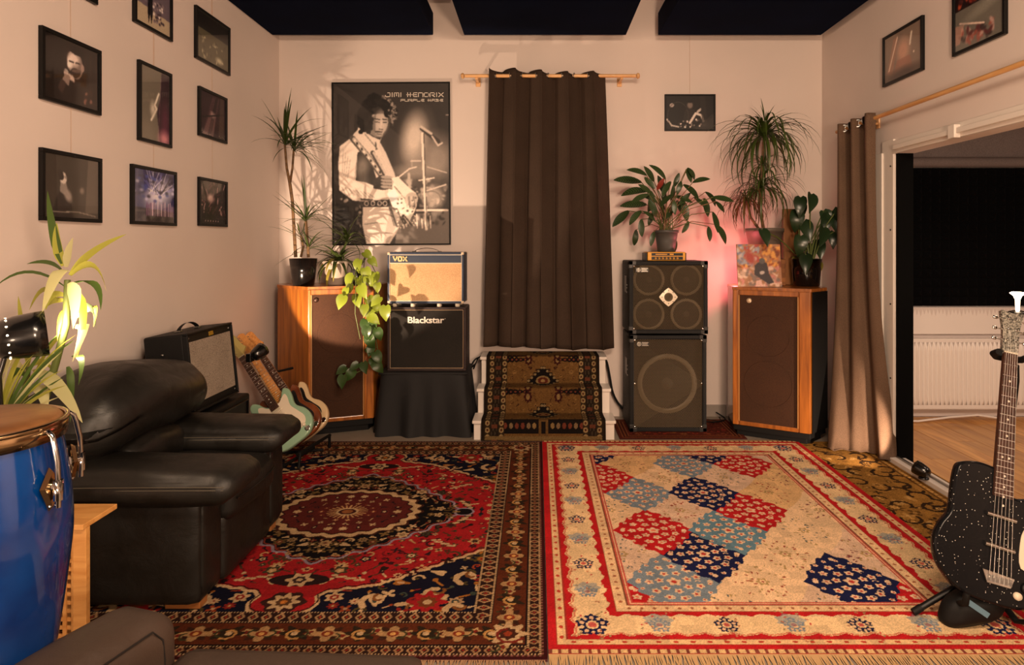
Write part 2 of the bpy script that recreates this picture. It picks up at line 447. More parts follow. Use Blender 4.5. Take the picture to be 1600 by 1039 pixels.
# right wall with the wide opening, from its far jamb towards the camera
OY1, OY0, OZ = 4.29, 1.3, 2.06
mb = MB(); mb.box(XR, OY1, 0, XR+0.11, YB, ZC); mb.box(XR, YF, 0, XR+0.11, OY0, ZC); mb.box(XR, OY0, OZ, XR+0.11, OY1, ZC)
struct('wall_right', mb, wall_paint)
# the opening's casing: white boards with rebate, a black end board, header track with bracket
mb = MB(); mb.box(XR-0.018, OY1, 0.0, XR, OY1+0.14, OZ+0.1); mb.box(XR-0.03, OY1+0.12, 0, XR, OY1+0.26, OZ+0.02)
jamb = struct('trim_1', mb, white_paint, bevel=0.003)
mb = MB()
for k, z in enumerate((0.55, 1.05, 1.55, 1.98)):
    mb.lathe([(0.006, 0), (0.006, 0.003), (0.0, 0.004)], (XR-0.018, OY1+0.03, z), 10, (-1, 0, 0))
mb.build('screw', black_mat, jamb); jamb.children[0]['kind'] = 'stuff'
struct('trim_2', MB().box(XR, OY1-0.03, 0, XR+0.10, OY1-0.001, OZ-0.001), M('jamb_black', (3, 3, 3), 0.9, spec=0.1))
hd = struct('trim_3', MB().box(XR-0.022, OY0, OZ, XR-0.001, OY1, OZ+0.085).box(XR-0.05, OY0, OZ+0.02, XR-0.022, OY1-0.05, OZ+0.05), white_paint, bevel=0.003)
for y in (3.6, 2.5):
    MB().box(XR-0.06, y, OZ-0.005, XR-0.022, y+0.06, OZ+0.07).build('bracket', white_paint, hd, bevel=0.004)
tr = struct('trim_4', MB().box(XR-0.05, OY0, 0, XR+0.05, OY1, 0.03), white_paint, bevel=0.003)
MB().box(XR-0.006, OY0, 0.03, XR+0.006, OY1, 0.042).build('rail', steel, tr)
struct('baseboard_back', MB().box(0.7, YB-0.018, 0, 1.6, YB-0.001, 0.1), M('skirting', (150, 140, 132), 0.5), bevel=0.004)

# the neighbouring room: plank floor, far wall shared, side wall
struct('wall_right', MB().box(5.6, YF, 0, 5.7, YB, ZC), wall_paint)
oak = wood('oak_planks', (176, 118, 56), (214, 158, 84), (6, 0.5, 1), 0.38, 0.15, 4)
sub = struct('floor', MB().box(XR, YF, -0.12, 5.6, YB, -0.006), M('plank_gap', (70, 44, 24), 0.8))
pw = 0.145; x = XR+0.115; k = 0
while x < 5.5:
    y = 1.0 - (k*0.47) % 0.9
    while y < YB-0.01:
        y2 = min(y+0.95, YB-0.01); yy = max(y, 0.9)
        if y2 > yy+0.05:
            MB().box(x, yy, -0.006, x+pw-0.003, y2-0.003, 0.0+random.uniform(0, 0.001)).build('plank', oak, sub)
        y += 0.95
    x += pw; k += 1
# black acoustic foam over the window, shallow sill cloth, radiator
foam = M('acoustic_foam', (4, 4, 5), 1.0, bump=(120, 0.4), spec=0.1)
fp = thing('acoustic_panel', 'wide black acoustic foam panel on the far wall of the next room', 'panel', (3.9, YB-0.06, 0.93))
MB().box(2.75, YB-0.05, 0.935, 5.1, YB-0.001, 2.09).build('panel_board', foam, fp)
mb = MB(); s_ = 0.0775
for i in range(30):
    for j in range(15):
        x0 = 2.76+i*s_; z0 = 0.935+j*0.077; y0 = YB-0.05
        mb.add([(x0, y0, z0), (x0+s_, y0, z0), (x0+s_, y0, z0+0.077), (x0, y0, z0+0.077), (x0+s_/2, y0-0.035, z0+0.0385)],
               [(0, 1, 4), (1, 2, 4), (2, 3, 4), (3, 0, 4)])
mb.build('foam_pyramid', foam, fp)['kind'] = 'stuff'
sl_ = thing('window_sill', 'white boxed ledge between black panel and radiator', 'ledge', (3.9, YB-0.06, 0.70))
MB().box(2.75, YB-0.055, 0.70, 5.1, YB-0.001, 0.925).build('ledge_board', white_paint, sl_, bevel=0.004)
mb = MB()
for i in range(75):
    x0 = 2.76+i*0.031; mb.add([(x0, YB-0.058, 0.915), (x0+0.031, YB-0.058, 0.915), (x0+0.0155, YB-0.058, 0.86+0.012*math.sin(i*1.7)), (x0, YB-0.06, 0.922), (x0+0.031, YB-0.06, 0.922)], [(0, 2, 1), (0, 1, 4, 3)])
mb.build('shadow_edge', M('lacy_shadow', (206, 194, 186), 0.8), sl_)  # lacy shadow on the ledge, put in as a row of toned triangles
rad = thing('radiator', 'white ribbed panel radiator low on the far wall of the next room', 'radiator', (3.9, YB-0.1, 0.08))
x0, x1 = 2.78, 5.0; n = 60
def radf(u, v):
    d = 0.5-0.5*math.cos(u*n*2*PI)
    return (x0+0.03+(x1-x0-0.06)*u, YB-0.1-0.02*d*min(1, min(v, 1-v)*14), 0.12+0.52*v)
MB().box(x0, YB-0.1, 0.08, x1, YB-0.05, 0.67).build('radiator_body', white_paint, rad, bevel=0.01)
MB().grid(radf, n*8+1, 15).build('ribbed_panel', white_paint, rad)
MB().tube([(2.95, YB-0.07, 0.1), (2.95, YB-0.07, 0.0)], 0.011, 8).tube([(2.85, YB-0.07, 0.05), (2.95, YB-0.07, 0.05)], 0.018, 8).build('pipe', white_paint, rad)
mb = MB(); mb.tube([(2.87, YB-0.17, 0.012), (3.1, YB-0.2, 0.014), (3.4, YB-0.14, 0.03), (3.62, YB-0.15, 0.05), (3.9, YB-0.16, 0.012)], 0.009, 6)
tag(mb.build('power_cable', white_paint), 'white cable lying on the planks below the radiator', 'cable')

bl = thing('wall_darkener', 'grey cloth sheet added to darken the wall above the black foam panel in the next room', 'blind', (3.9, YB-0.06, 2.1))  # grey sheet and roll added to darken the wall above the foam
blm = weave('darkener_sheet', (92, 82, 78), (118, 106, 102), 300)
MB().box(2.75, YB-0.03, 2.155, 5.1, YB-0.001, 2.95).build('darkener_sheet', blm, bl)
MB().tube([(2.75, YB-0.045, 2.135), (5.1, YB-0.045, 2.135)], 0.042, 14).build('darkener_roll', blm, bl)

# ceiling panels: three navy boxes hung below the ceiling
for i, (xa, xb, lab) in enumerate(((-2.165, -0.845, 'navy hung ceiling panel, leftmost of the three along the left wall'),
                                   (-0.593, 0.736, 'navy hung ceiling panel in the middle above the curtain'),
                                   (0.998, 2.335, 'navy hung ceiling panel, rightmost of the three by the opening'))):
    t = thing('ceiling_panel', lab, 'ceiling panel', ((xa+xb)/2, 3.0, 3.166), 'ceiling panels')
    MB().box(xa, -0.4, 3.166, xb, 5.25, 3.351).build('panel_body', navy, t, bevel=0.006)
    for x in (xa+0.2, xb-0.2):
        for y in (0.6, 4.9): MB().tube([(x, y, 3.35), (x, y, ZC)], 0.004, 6).build('suspension_wire', steel, t)

# ================================================================== RUGS
pile = vc('rug_pile', 0.95, bump=0.35, spec=0.08)
RES = 0.004
CRM = (202, 168, 124); LIL = (150, 132, 146); OLV = (104, 86, 46); RED = (164, 30, 34); NVY = (16, 16, 34)
def rnd_motif(c, x, y, r, pal, kind=None):
    k = kind if kind is not None else random.randrange(5); a = random.uniform(0, 6.3)
    if k == 0: c.flower(x, y, r, random.choice(pal), random.choice(pal), random.choice(pal), random.choice((5, 6, 8)), a)
    elif k == 1:
        col = random.choice(pal); c.curl(x, y, r*1.1, a, random.choice((-1, 1))*3.6, r*0.42, col); c.ell(x, y, r*0.3, r*0.3, random.choice(pal))
    elif k == 2:
        col = random.choice(pal); dx, dy = math.cos(a), math.sin(a)
        c.line([(x-dx*r, y-dy*r), (x+dx*r*0.4, y+dy*r*0.2), (x+dx*r, y+dy*r*1.1)], r*0.34, col)
        c.ell(x+dx*r*0.8, y+dy*r*0.8, r*0.42, r*0.42, random.choice(pal))
    elif k == 3:
        col = random.choice(pal)
        for q in range(4): c.ell(x+math.cos(a+q*1.57)*r*0.6, y+math.sin(a+q*1.57)*r*0.6, r*0.42, r*0.28, col, a+q*1.57)
        c.ell(x, y, r*0.3, r*0.3, random.choice(pal))
    else:
        c.ell(x, y, r, r*0.55, random.choice(pal), a, lobes=3, amp=0.25); c.ell(x, y, r*0.5, r*0.25, random.choice(pal), a)
def scatter(c, inside, n, r0, r1, pal, sep, box, kind=None):
    pts = []
    for _ in range(n*12):
        x = random.uniform(box[0], box[2]); y = random.uniform(box[1], box[3])
        if not inside(x, y) or any((x-p)**2+(y-q)**2 < sep*sep for p, q in pts): continue
        pts.append((x, y)); rnd_motif(c, x, y, random.uniform(r0, r1), pal, kind)
        if len(pts) >= n: break
def fringe(name, root, x0, x1, y, dy, col, step=0.007, z=0.006):
    mb = MB(); x = x0
    while x < x1:
        l = dy*random.uniform(0.75, 1.05); s = random.uniform(-0.012, 0.012); w = 0.0035
        mb.add([(x, y, z), (x+w*1.6, y, z), (x+s+w, y+l, 0.003), (x+s, y+l, 0.003)], [(0, 1, 2, 3)]); x += step*random.uniform(0.7, 1.2)
    o = mb.build(name, col, root); o['kind'] = 'stuff'; return o
cotton = M('cotton_fringe', (186, 150, 104), 0.95, objvar=0.0)

# ---- left rug: dark field, red hexagon with pendants, black medallion, cream oval
HW, HV = 1.06, 1.225
c = Cv(HW, HV, RES, NVY)
PALD = [CRM, CRM, (150, 62, 30), (160, 100, 40), (80, 66, 34), (140, 36, 30), (188, 150, 110), (60, 70, 60)]
scatter(c, lambda x, y: y > 0.45+max(0, 0.5-x)*0.4 and x < 0.78, 120, 0.018, 0.036, PALD, 0.058, (0, 0.4, 0.78, 1.0))
for (x, y, a) in ((0.6, 0.80, 0.5), (0.72, 0.68, 2.0), (0.50, 0.93, 4.0), (0.70, 0.92, 1.0), (0.36, 0.86, 2.2)):
    c.curl(x, y, 0.055, a, 4.4, 0.026, CRM); c.curl(x+0.02, y-0.02, 0.03, a+2, -3, 0.014, (130, 80, 40))
c.flower(0.58, 0.87, 0.07, RED, (120, 60, 30), CRM, 8)
hexa = [(0, 0.965), (0.09, 0.95), (0.135, 0.89), (0.12, 0.83), (0.15, 0.79), (0.22, 0.765), (0.32, 0.745), (0.40, 0.70), (0.80, 0.40), (0.80, 0), (0, 0)]
edge = []
for (p, q) in zip(hexa[:-3], hexa[1:-2]):
    n = max(1, int(math.hypot(q[0]-p[0], q[1]-p[1])/0.03))
    for k in range(n):
        t = k/n; w = 0.008*(k % 2); edge.append((p[0]+(q[0]-p[0])*t+w, p[1]+(q[1]-p[1])*t+w))
edge.append((0.80, 0.40))
c.poly([(-0.02, 0.965)]+edge+[(0.8, -0.02), (-0.02, -0.02)], RED)
c.line(edge, 0.018, (206, 170, 126)); c.line([(x*0.985, y-0.016) for x, y in edge], 0.007, (50, 20, 20))
inred = lambda x, y: (y < 0.70-0.75*(x-0.40) if x > 0.40 else y < 0.72) and (x/0.70+y/0.60 > 1.0)
PALR = [(60, 22, 26), (44, 24, 22), (212, 176, 130), (80, 54, 34), (118, 22, 28), (196, 150, 100), (66, 60, 40), (30, 26, 36)]
scatter(c, inred, 210, 0.012, 0.034, PALR, 0.042, (0, 0, 0.78, 0.74))
for x0, y0, x1, y1 in ((0.14, 0.66, 0.27, 0.70), (0.52, 0.33, 0.62, 0.39), (0.60, 0.14, 0.66, 0.05)):
    for k in range(7):
        t = k/6; c.ell(x0+(x1-x0)*t, y0+(y1-y0)*t+0.008*(k % 2), 0.014, 0.009, CRM)
c.ell(0, 0.87, 0.085, 0.072, (58, 30, 26), lobes=6, amp=0.1); c.flower(0, 0.87, 0.055, CRM, (90, 60, 36), (200, 120, 50), 8)
c.ell(0, 0.70, 0.13, 0.05, (40, 24, 24)); c.flower(0, 0.70, 0.05, CRM, (60, 40, 36), CRM, 6)
# dark medallion with scalloped lilac outline
th = np.linspace(0, PI/2, 260)
def dia(k, wob, px=1.25):
    out = []
    for t in th:
        u, v = abs(math.cos(t)), abs(math.sin(t)); r = (u**px/0.62**px+v**px/0.55**px)**(-1/px)
        r *= k*(1+wob*math.cos(28*t)); out.append((r*math.cos(t), r*math.sin(t)))
    return out
c.poly(dia(1.0, 0.025)+[(-0.02, 0.56), (-0.02, -0.02), (0.64, -0.02)], (15, 11, 14)); c.line(dia(1.0, 0.025), 0.014, LIL); c.line(dia(0.965, 0.025), 0.006, (150, 60, 44))
c.ell(0.63, 0, 0.05, 0.045, (15, 11, 14)); c.ell(0.63, 0, 0.055, 0.05, LIL, inner=0.8)
india = lambda x, y: x/0.60+y/0.52 < 1.12 and (x/0.42)**2+(y/0.33)**2 > 1
PALM = [(120, 92, 52), (96, 74, 40), (176, 140, 96), (110, 44, 30), CRM, CRM, (150, 120, 84)]
scatter(c, india, 120, 0.014, 0.030, PALM, 0.040, (0, 0, 0.6, 0.52))
c.ell(0, 0, 0.40, 0.31, (70, 36, 26), lobes=24, amp=0.035); c.ell(0, 0, 0.385, 0.297, CRM, lobes=24, amp=0.035)
c.ell(0, 0, 0.345, 0.265, (50, 20, 20), lobes=24, amp=0.03); c.ell(0, 0, 0.335, 0.255, (92, 34, 30), lobes=24, amp=0.03)
for rr, nn, sz, cols in ((0.27, 22, 0.019, (CRM, (26, 20, 26))), (0.20, 18, 0.016, ((150, 104, 70), (30, 24, 28))), (0.14, 14, 0.014, ((196, 150, 104), (120, 50, 36)))):
    for k in range(nn):
        a = 2*PI*k/nn; rnd_motif(c, rr*math.cos(a), rr*0.77*math.sin(a), sz, list(cols)+[CRM], k % 5)
for k in range(24):
    a = 2*PI*k/24; c.line([(0.055*math.cos(a), 0.045*math.sin(a)), (0.105*math.cos(a), 0.083*math.sin(a))], 0.008, (196, 150, 100))
c.ell(0, 0, 0.06, 0.047, CRM); c.ell(0, 0, 0.048, 0.036, (70, 30, 26)); c.ell(0, 0, 0.030, 0.022, (150, 90, 50))
# borders, from the outer edge inwards
dx, dy = HW-c.X, HV-c.Y; d = np.minimum(dx, dy); al = np.where(dx < dy, c.Y, c.X)
def band(a0, a1, col, mask=None):
    m = (d >= a0) & (d < a1)
    if mask is not None: m &= mask
    c.put((slice(None), slice(None)), m, col)
def chain(a0, a1, bg, c1, c2, per):
    band(a0, a1, bg); mid = (a0+a1)/2; hw = (a1-a0)/2
    t = ((al/per) % 1)-0.5; u = (d-mid)/hw
    band(a0, a1, c1, np.abs(np.abs(t)*2+np.abs(u)*0.8-0.62) < 0.17); band(a0, a1, c2, (np.abs(t)*2+np.abs(u)) < 0.28)
    for q in (a0, a1-0.007): band(q, q+0.007, CRM, ((al/0.012) % 1) > 0.35)
band(0, 0.285, (78, 44, 26))
band(0, 0.014, (60, 16, 18)); band(0.014, 0.022, (150, 92, 84), ((al/0.02) % 1) > 0.5)
chain(0.022, 0.075, (46, 26, 20), (166, 124, 86), (130, 40, 30), 0.046)
chain(0.215, 0.285, (44, 24, 20), (176, 136, 96), (140, 44, 30), 0.052)
band(0.075, 0.215, (92, 42, 22)); band(0.075, 0.081, (30, 18, 16)); band(0.209, 0.215, (30, 18, 16))
for side in (0, 1):
    Lm = HV if side == 0 else HW
    k = 0
    a = 0.0
    while a < Lm-0.10:
        x, y = (HW-0.145, a) if side == 0 else (a, HV-0.145)
        if k % 2 == 0:
            c.ell(x, y, 0.058, 0.046, (60, 34, 22), 0 if side else PI/2, lobes=8, amp=0.2); c.ell(x, y, 0.046, 0.035, (178, 138, 92), 0 if side else PI/2, lobes=4, amp=0.35); c.ell(x, y, 0.022, 0.018, (130, 52, 30)); c.ell(x, y, 0.010, 0.010, (216, 160, 90))
        else:
            c.ell(x, y, 0.05, 0.034, (44, 34, 22), 0.5, lobes=5, amp=0.3); c.curl(x, y, 0.035, 1.0, 4.4, 0.011, (190, 140, 80)); c.ell(x, y, 0.013, 0.012, CRM)
        xs, ys = (x+random.uniform(-.02, .02), y+0.06) if side == 0 else (x+0.06, y+random.uniform(-.02, .02))
        c.flower(xs, ys, 0.02, (184, 150, 100), (120, 40, 30), None, 5); c.curl(xs-0.03, ys, 0.028, 2, -3.2, 0.008, (60, 60, 36))
        a += 0.122; k += 1
c.flower(HW-0.145, HV-0.145, 0.062, CRM, (70, 36, 24), (150, 60, 34), 8); c.curl(HW-0.145, HV-0.145, 0.06, 0.5, 4, 0.012, (120, 40, 30))
full = c.mirror4(); full.noise(0.13, 0.05)
full.C *= 1+0.06*(rng.random((full.ny, 1, 1))-0.5)             # abrash: weft rows vary slightly
full.C = np.clip(full.C*0.86, 0, 1)
rug = thing('rug', 'dark navy and red medallion rug with brown flowered border, before the leather armchair', 'rug', (-1.02, 3.455, 0))
hgt = 0.0012*rng.random((full.ny, full.nx))
print_mesh('woven_pile', full, (-2.08, 2.23, 0.0105), (1, 0, 0), (0, 1, 0), pile, rug, hgt)
MB().box(-2.08, 2.23, 0.001, 0.04, 4.68, 0.0105).build('backing', M('rug_back', (70, 30, 28), 0.95), rug)
fringe('fringe', rug, -2.07, 0.03, 2.23, -0.035, M('fringe_dull', (150, 116, 84), 0.95), z=0.008)
fringe('fringe', rug, -2.07, 0.03, 4.68, 0.03, MATS['fringe_dull'], z=0.008)

# ---- right rug: cream lattice of lozenges, red and cream borders
W, V = 1.87, 2.43; X0, Y0 = 0.043, 2.262
CR2 = (222, 188, 148); YEL = (212, 172, 122); PNK = (210, 178, 150); RD2 = (176, 30, 34); BLU = (118, 132, 142); LBL = (96, 128, 142); NV2 = (26, 30, 66)
c = Cv(W, V, RES, CR2)
def loz(cx, cy, base, fig, fig2, hx=0.2, hy=0.252, bold=True):
    n = 72; pts = []
    for k in range(n):
        t = 2*PI*k/n; u, v = abs(math.cos(t)), abs(math.sin(t)); r = 1/(u**1.22+v**1.22)**(1/1.22)
        r *= (0.97+0.07*math.cos(16*t)*abs(math.cos(8*t+0.4))) if bold else 0.96
        pts.append((cx+hx*r*math.cos(t), cy+hy*r*math.sin(t)))
    c.poly(pts, base)
    if bold:
        for (rr, nn, sz) in ((0.0, 1, 0.028), (0.062, 7, 0.017), (0.108, 11, 0.017), (0.150, 16, 0.010)):
            for k in range(nn):
                a = 2*PI*k/nn+0.3; x, y = cx+rr*math.cos(a), cy+rr*1.2*math.sin(a)
                c.ell(x, y, sz, sz*1.05, fig, a, lobes=5, amp=0.2); c.ell(x, y, sz*0.45, sz*0.45, fig2)
        for k in range(10):
            a = 2*PI*k/10; c.curl(cx+0.10*math.cos(a), cy+0.125*math.sin(a), 0.014, a, 3, 0.0045, fig)
        for sx, sy in ((1, 0), (-1, 0), (0, 1), (0, -1)): c.ell(cx+sx*0.155, cy+sy*0.195, 0.012, 0.014, fig)
    else:
        for k in range(46):
            a = random.uniform(0, 6.3); q = random.uniform(0.1, 0.75)**0.6
            x, y = cx+hx*q*0.72*math.cos(a), cy+hy*q*0.72*math.sin(a)
            c.ell(x, y, random.uniform(.004, .011), random.uniform(.003, .006), random.choice((fig, fig2)), a)
        c.flower(cx, cy, 0.026, fig, base, fig2, 6)
FX0, FX1, FY0, FY1 = 0.345, W-0.345, 0.32, V-0.32
bold = {(0, 0): BLU, (4, 0): NV2, (-1, -1): RD2, (1, 1): NV2, (0, 2): RD2, (2, 2): LBL, (3, 3): RD2, (0, 4): BLU, (2, 4): NV2,
        (-1, 5): RD2, (2, 6): BLU, (4, 6): RD2, (3, 7): NV2, (-1, 7): NV2, (5, -1): RD2}
for ps, j, i in sorted((1 if (i, j) in bold else 0, j, i) for j in range(-1, 9) for i in range(-2, 7)):
    if True:
        if (i+j) % 2: continue
        cx, cy = 0.59+0.19*i-X0, 2.74+0.245*j-Y0
        if cx < FX0-0.25 or cx > FX1+0.25: continue
        b = bold.get((i, j))
        if b: loz(cx, cy, b, (216, 184, 150), (176, 60, 50) if b != RD2 else (210, 120, 90))
        else:
            base = ((YEL, CR2, PNK)[(i*2+j) % 3]); loz(cx, cy, base, (168, 140, 92), random.choice(((150, 70, 50), (96, 100, 96), (120, 60, 60))), bold=False)
# borders by distance from the edge; wider at the two fringed ends
dx = np.minimum(c.X, W-c.X); dy = np.minimum(c.Y, V-c.Y)
d = np.minimum(dx, np.maximum(dy-0.02, 0)*1.15); al = np.where(dx < dy, c.Y, c.X)
band(0, 0.345, CR2)
band(0, 0.03, RD2); band(0.03, 0.072, (214, 176, 130)); band(0.03, 0.035, (150, 50, 40)); band(0.067, 0.072, (150, 50, 40))
band(0.04, 0.062, (176, 60, 44), (((al/0.062) % 1)-0.5)**2*14+((d-0.051)/0.011)**2*0.6 < 0.35)
band(0.072, 0.268, (222, 190, 144))
sc1 = 0.021*np.abs(np.sin(al*PI/0.105))**0.8+0.004*np.sin(al*PI/0.026)
band(0.072, 0.268, RD2, (d < 0.085+sc1*0.9) | (d > 0.255-sc1*0.9))
band(0.072, 0.268, (196, 120, 88), np.abs(d-(0.092+sc1*0.9)) < 0.004)
band(0.268, 0.325, (218, 182, 138)); band(0.268, 0.274, (150, 60, 44)); band(0.319, 0.325, (120, 70, 50))
band(0.285, 0.308, (156, 96, 66), (((al/0.05) % 1)-0.5)**2*14+((d-0.297)/0.012)**2*0.6 < 0.30)
band(0.325, 0.345, (186, 84, 70)); band(0.332, 0.337, (222, 190, 150))
# flower groups along the main border
def group(x, y, col, s=1.0, along=0):
    for k in range(5):
        a = 2*PI*k/5+0.3; px, py = x+0.036*s*math.cos(a), y+0.040*s*math.sin(a)
        c.ell(px, py, 0.018*s, 0.020*s, col, a, lobes=5, amp=0.25); c.ell(px, py, 0.008*s, 0.009*s, (214, 176, 140))
    c.ell(x, y, 0.014*s, 0.014*s, (190, 90, 80))
for side in range(4):
    Lm = V if side < 2 else W; n = 10 if side < 2 else 7
    for k in range(n):
        a = 0.17+(Lm-0.34)*k/(n-1)
        off = 0.17 if side < 2 else 0.168
        x, y = [(off, a), (W-off, a), (a, off), (a, V-off)][side]
        if k % 2 == 0: group(x, y, NV2, 1.15 if k in (0, n-1) else 0.85)
        else: group(x, y, BLU, 0.8); c.ell(x, y+0.03, 0.055, 0.04, BLU, lobes=7, amp=0.12, a=0.55)
        for q in range(12):
            xx, yy = x+random.uniform(-.07, .07), y+random.uniform(-.1, .1)
            c.ell(xx, yy, 0.007, 0.004, random.choice(((170, 110, 80), (150, 130, 90), (190, 80, 70))), random.uniform(0, 3))
m0 = (c.Y < 0.02) | (c.Y > V-0.02)
c.put((slice(None), slice(None)), m0, (206, 170, 120)); c.put((slice(None), slice(None)), m0 & (((c.X/0.035) % 1) < 0.35), (120, 60, 50))
c.noise(0.10, 0.06)
rug2 = thing('rug', 'cream rug with lattice of blue, red and navy lozenges inside red borders', 'rug', (X0+W/2, Y0+V/2, 0))
print_mesh('woven_pile', c, (X0, Y0, 0.0105), (1, 0, 0), (0, 1, 0), pile, rug2, 0.0012*rng.random((c.ny, c.nx)))
MB().box(X0, Y0, 0.004, X0+W, Y0+V, 0.0105).build('backing', M('rug_back_cream', (150, 60, 46), 0.95), rug2)
fringe('fringe', rug2, X0, X0+W, Y0, -0.075, cotton, z=0.008, step=0.005)
fringe('fringe', rug2, X0, X0+W, Y0+V, 0.055, cotton, z=0.008, step=0.005)

# ---- golden rug by the opening, partly under the cream one
W3, V3 = 0.86, 2.3
c = Cv(W3, V3, 0.006, (150, 108, 50)); DK = (50, 34, 20)
scatter(c, lambda x, y: x < 0.72, 150, 0.02, 0.045, [(96, 66, 30), (180, 136, 74), DK, (120, 84, 40), (196, 154, 92)], 0.07, (0.05, 0.05, 0.74, 2.25))
for k in range(26):
    y = 0.06+k*0.088; c.curl(0.70+0.05*(k % 2), y, 0.075, k*2.2, 4.2, 0.020, DK); c.curl(0.55-0.08*(k % 3), y+0.04, 0.07, k*1.3, -4.0, 0.018, DK)
for x in (0.80, 0.845): c.line([(x, 0), (x, V3)], 0.012, (90, 58, 26))
for k in range(60): c.ell(0.823, 0.02+k*0.038, 0.010, 0.013, (190, 146, 84))
c.noise(0.14, 0.08)
rug3 = thing('rug', 'golden brown rug with black scrollwork between cream rug and sliding rail', 'rug', (1.93, 3.5, 0))
print_mesh('woven_pile', c, (1.495, 2.4, 0.0036), (1, 0, 0), (0, 1, 0), pile, rug3)
MB().box(1.495, 2.4, 0.0005, 2.355, 4.7, 0.0028).build('backing', M('rug_back_gold', (90, 62, 34), 0.95), rug3)
# ---- small dark red mat under the bass cabinets
c = Cv(0.95, 0.52, 0.006, (84, 34, 24))
for k in range(5): c.line([(0.03+k*.012, 0.03+k*.012), (0.92-k*.012, 0.03+k*.012), (0.92-k*.012, 0.49-k*.012), (0.03+k*.012, 0.49-k*.012), (0.03+k*.012, 0.03+k*.012)], 0.005, ((130, 80, 46), (40, 18, 16))[k % 2])
scatter(c, lambda x, y: True, 60, 0.014, 0.026, [(120, 70, 40), (50, 20, 18), (140, 50, 34)], 0.05, (0.1, 0.1, 0.85, 0.42))
c.noise(0.15)
rug4 = thing('floor_mat', 'small dark red patterned mat under the tall pair of bass cabinets', 'mat', (1.05, 4.98, 0))
print_mesh('woven_pile', c, (0.62, 4.76, 0.0068), (1, 0, 0), (0, 1, 0), pile, rug4)
MB().box(0.62, 4.76, 0.0005, 1.57, 5.28, 0.006).build('backing', M('rug_back_red', (60, 24, 18), 0.95), rug4)

# ================================================================== STAIR with runner, curtains
st = thing('staircase', 'white three step wooden staircase behind the dark brown curtain', 'stairs', (0.09, 5.05, 0))
SX0, SX1 = -0.45, 0.565
steps = [(4.74, 0.147), (4.95, 0.336), (5.13, 0.55)]
for i, (y, z) in enumerate(steps):
    w = 0.03*(2-i)*0.4
    y2 = steps[i+1][0] if i < 2 else YB
    MB().box(SX0-w+0.01, y+0.012, 0, SX1+w-0.01, y2+0.011 if i < 2 else YB-0.002, z-0.022).build('riser', white_paint, st, bevel=0.002)
    MB().box(SX0-w, y-0.012, z-0.022, SX1+w, (y2+0.011) if i < 2 else YB-0.002, z).build('tread', white_paint, st, bevel=0.003)
# runner: follows the steps
RX0, RX1 = -0.395, 0.50
path = [(4.715, 0.004)]
for i, (y, z) in enumerate(steps):
    zb = 0 if i == 0 else steps[i-1][1]
    path += [(y-0.019, zb+0.02), (y-0.020, z-0.01), (y-0.014, z+0.006), (y+0.01, z+0.010)]
    y2 = steps[i+1][0] if i < 2 else YB-0.02
    path += [(y2-0.035, z+0.008)]
path = np.array(path); seg = np.r_[0, np.cumsum(np.hypot(*np.diff(path, axis=0).T))]; Lr = seg[-1]
WR = RX1-RX0
c = Cv(WR/2, Lr, 0.0045, (120, 86, 46))          # half, mirrored in x
BK = (26, 20, 18); TAN = (150, 120, 76)
t = c.X/(WR/2)
scatter(c, lambda x, y: x < 0.27, 110, 0.008, 0.017, [(70, 40, 24), (60, 30, 24), (150, 112, 64), (96, 62, 34)], 0.04, (0.05, 0.1, 0.27, Lr))
for cy in (0.30, 0.72, 1.1):                        # stepped black medallions
    n = 5
    for k in range(n):
        for sg in (-1, 1):
            yy = cy+sg*k*0.026; ww = 0.125-k*0.026
            c.poly([(0, yy-0.016), (ww, yy-0.016), (ww, yy+0.016), (0, yy+0.016)], BK)
            c.ell(ww-0.012, yy, 0.010, 0.010, (150, 126, 88))
    c.ell(0, cy, 0.055, 0.042, TAN); c.ell(0, cy, 0.040, 0.030, (100, 44, 30)); c.ell(0, cy, 0.018, 0.014, (160, 126, 80))
    for sg in (-1, 1):
        c.ell(0.115, cy+sg*0.17, 0.030, 0.042, (64, 26, 24), lobes=8, amp=0.12); c.ell(0.115, cy+sg*0.17, 0.014, 0.024, TAN)
        for k in range(5):
            c.ell(0.28-k*0.035, cy+sg*0.21, 0.022, 0.012+0.014*(4-k)/4, BK); c.ell(0.28-k*0.035, cy+sg*0.21, 0.008, 0.007, (120, 60, 44))
c.poly([(0, 0.05), (0.30, 0.05), (0.30, 0.17), (0, 0.17)], BK); c.poly([(0, 0.03), (0.035, 0.03), (0.035, 0.18), (0, 0.18)], (110, 80, 44)); c.poly([(0, 0.05), (0.015, 0.05), (0.015, 0.14), (0, 0.14)], BK)
for k in range(6): c.ell(0.065+k*0.042, 0.11, 0.014, 0.022, random.choice((TAN, (120, 60, 44), (136, 110, 80))))
half = WR/2; d = half-c.X; al = c.Y
band(0, 0.165, (40, 30, 22))
for a0 in (0.025, 0.125):
    band(a0, a0+0.04, (56, 42, 28)); tt = ((al/0.052) % 1)-0.5; u = (d-a0-0.02)/0.02
    band(a0, a0+0.04, (168, 140, 96), np.abs(np.hypot(tt*2.2, u)-0.62) < 0.22); band(a0, a0+0.04, (90, 36, 26), np.hypot(tt*2.2, u) < 0.3)
band(0.068, 0.122, (70, 58, 44), (np.sin(al*90)*np.sin(d*240)) > 0.15)
band(0.075, 0.115, (110, 60, 40), ((al/0.09) % 1) < 0.3)
for yy in (0.012, 0.028): c.line([(0, yy), (half-0.03, yy)], 0.012, (126, 100, 62))
C2 = np.concatenate([c.C[:, :0:-1], c.C], 1); nxr = C2.shape[1]
C2 = np.clip(0.78*C2*(1+0.16*(rng.random(C2.shape[:2]+(1,))-0.5)*2), 0, 1)
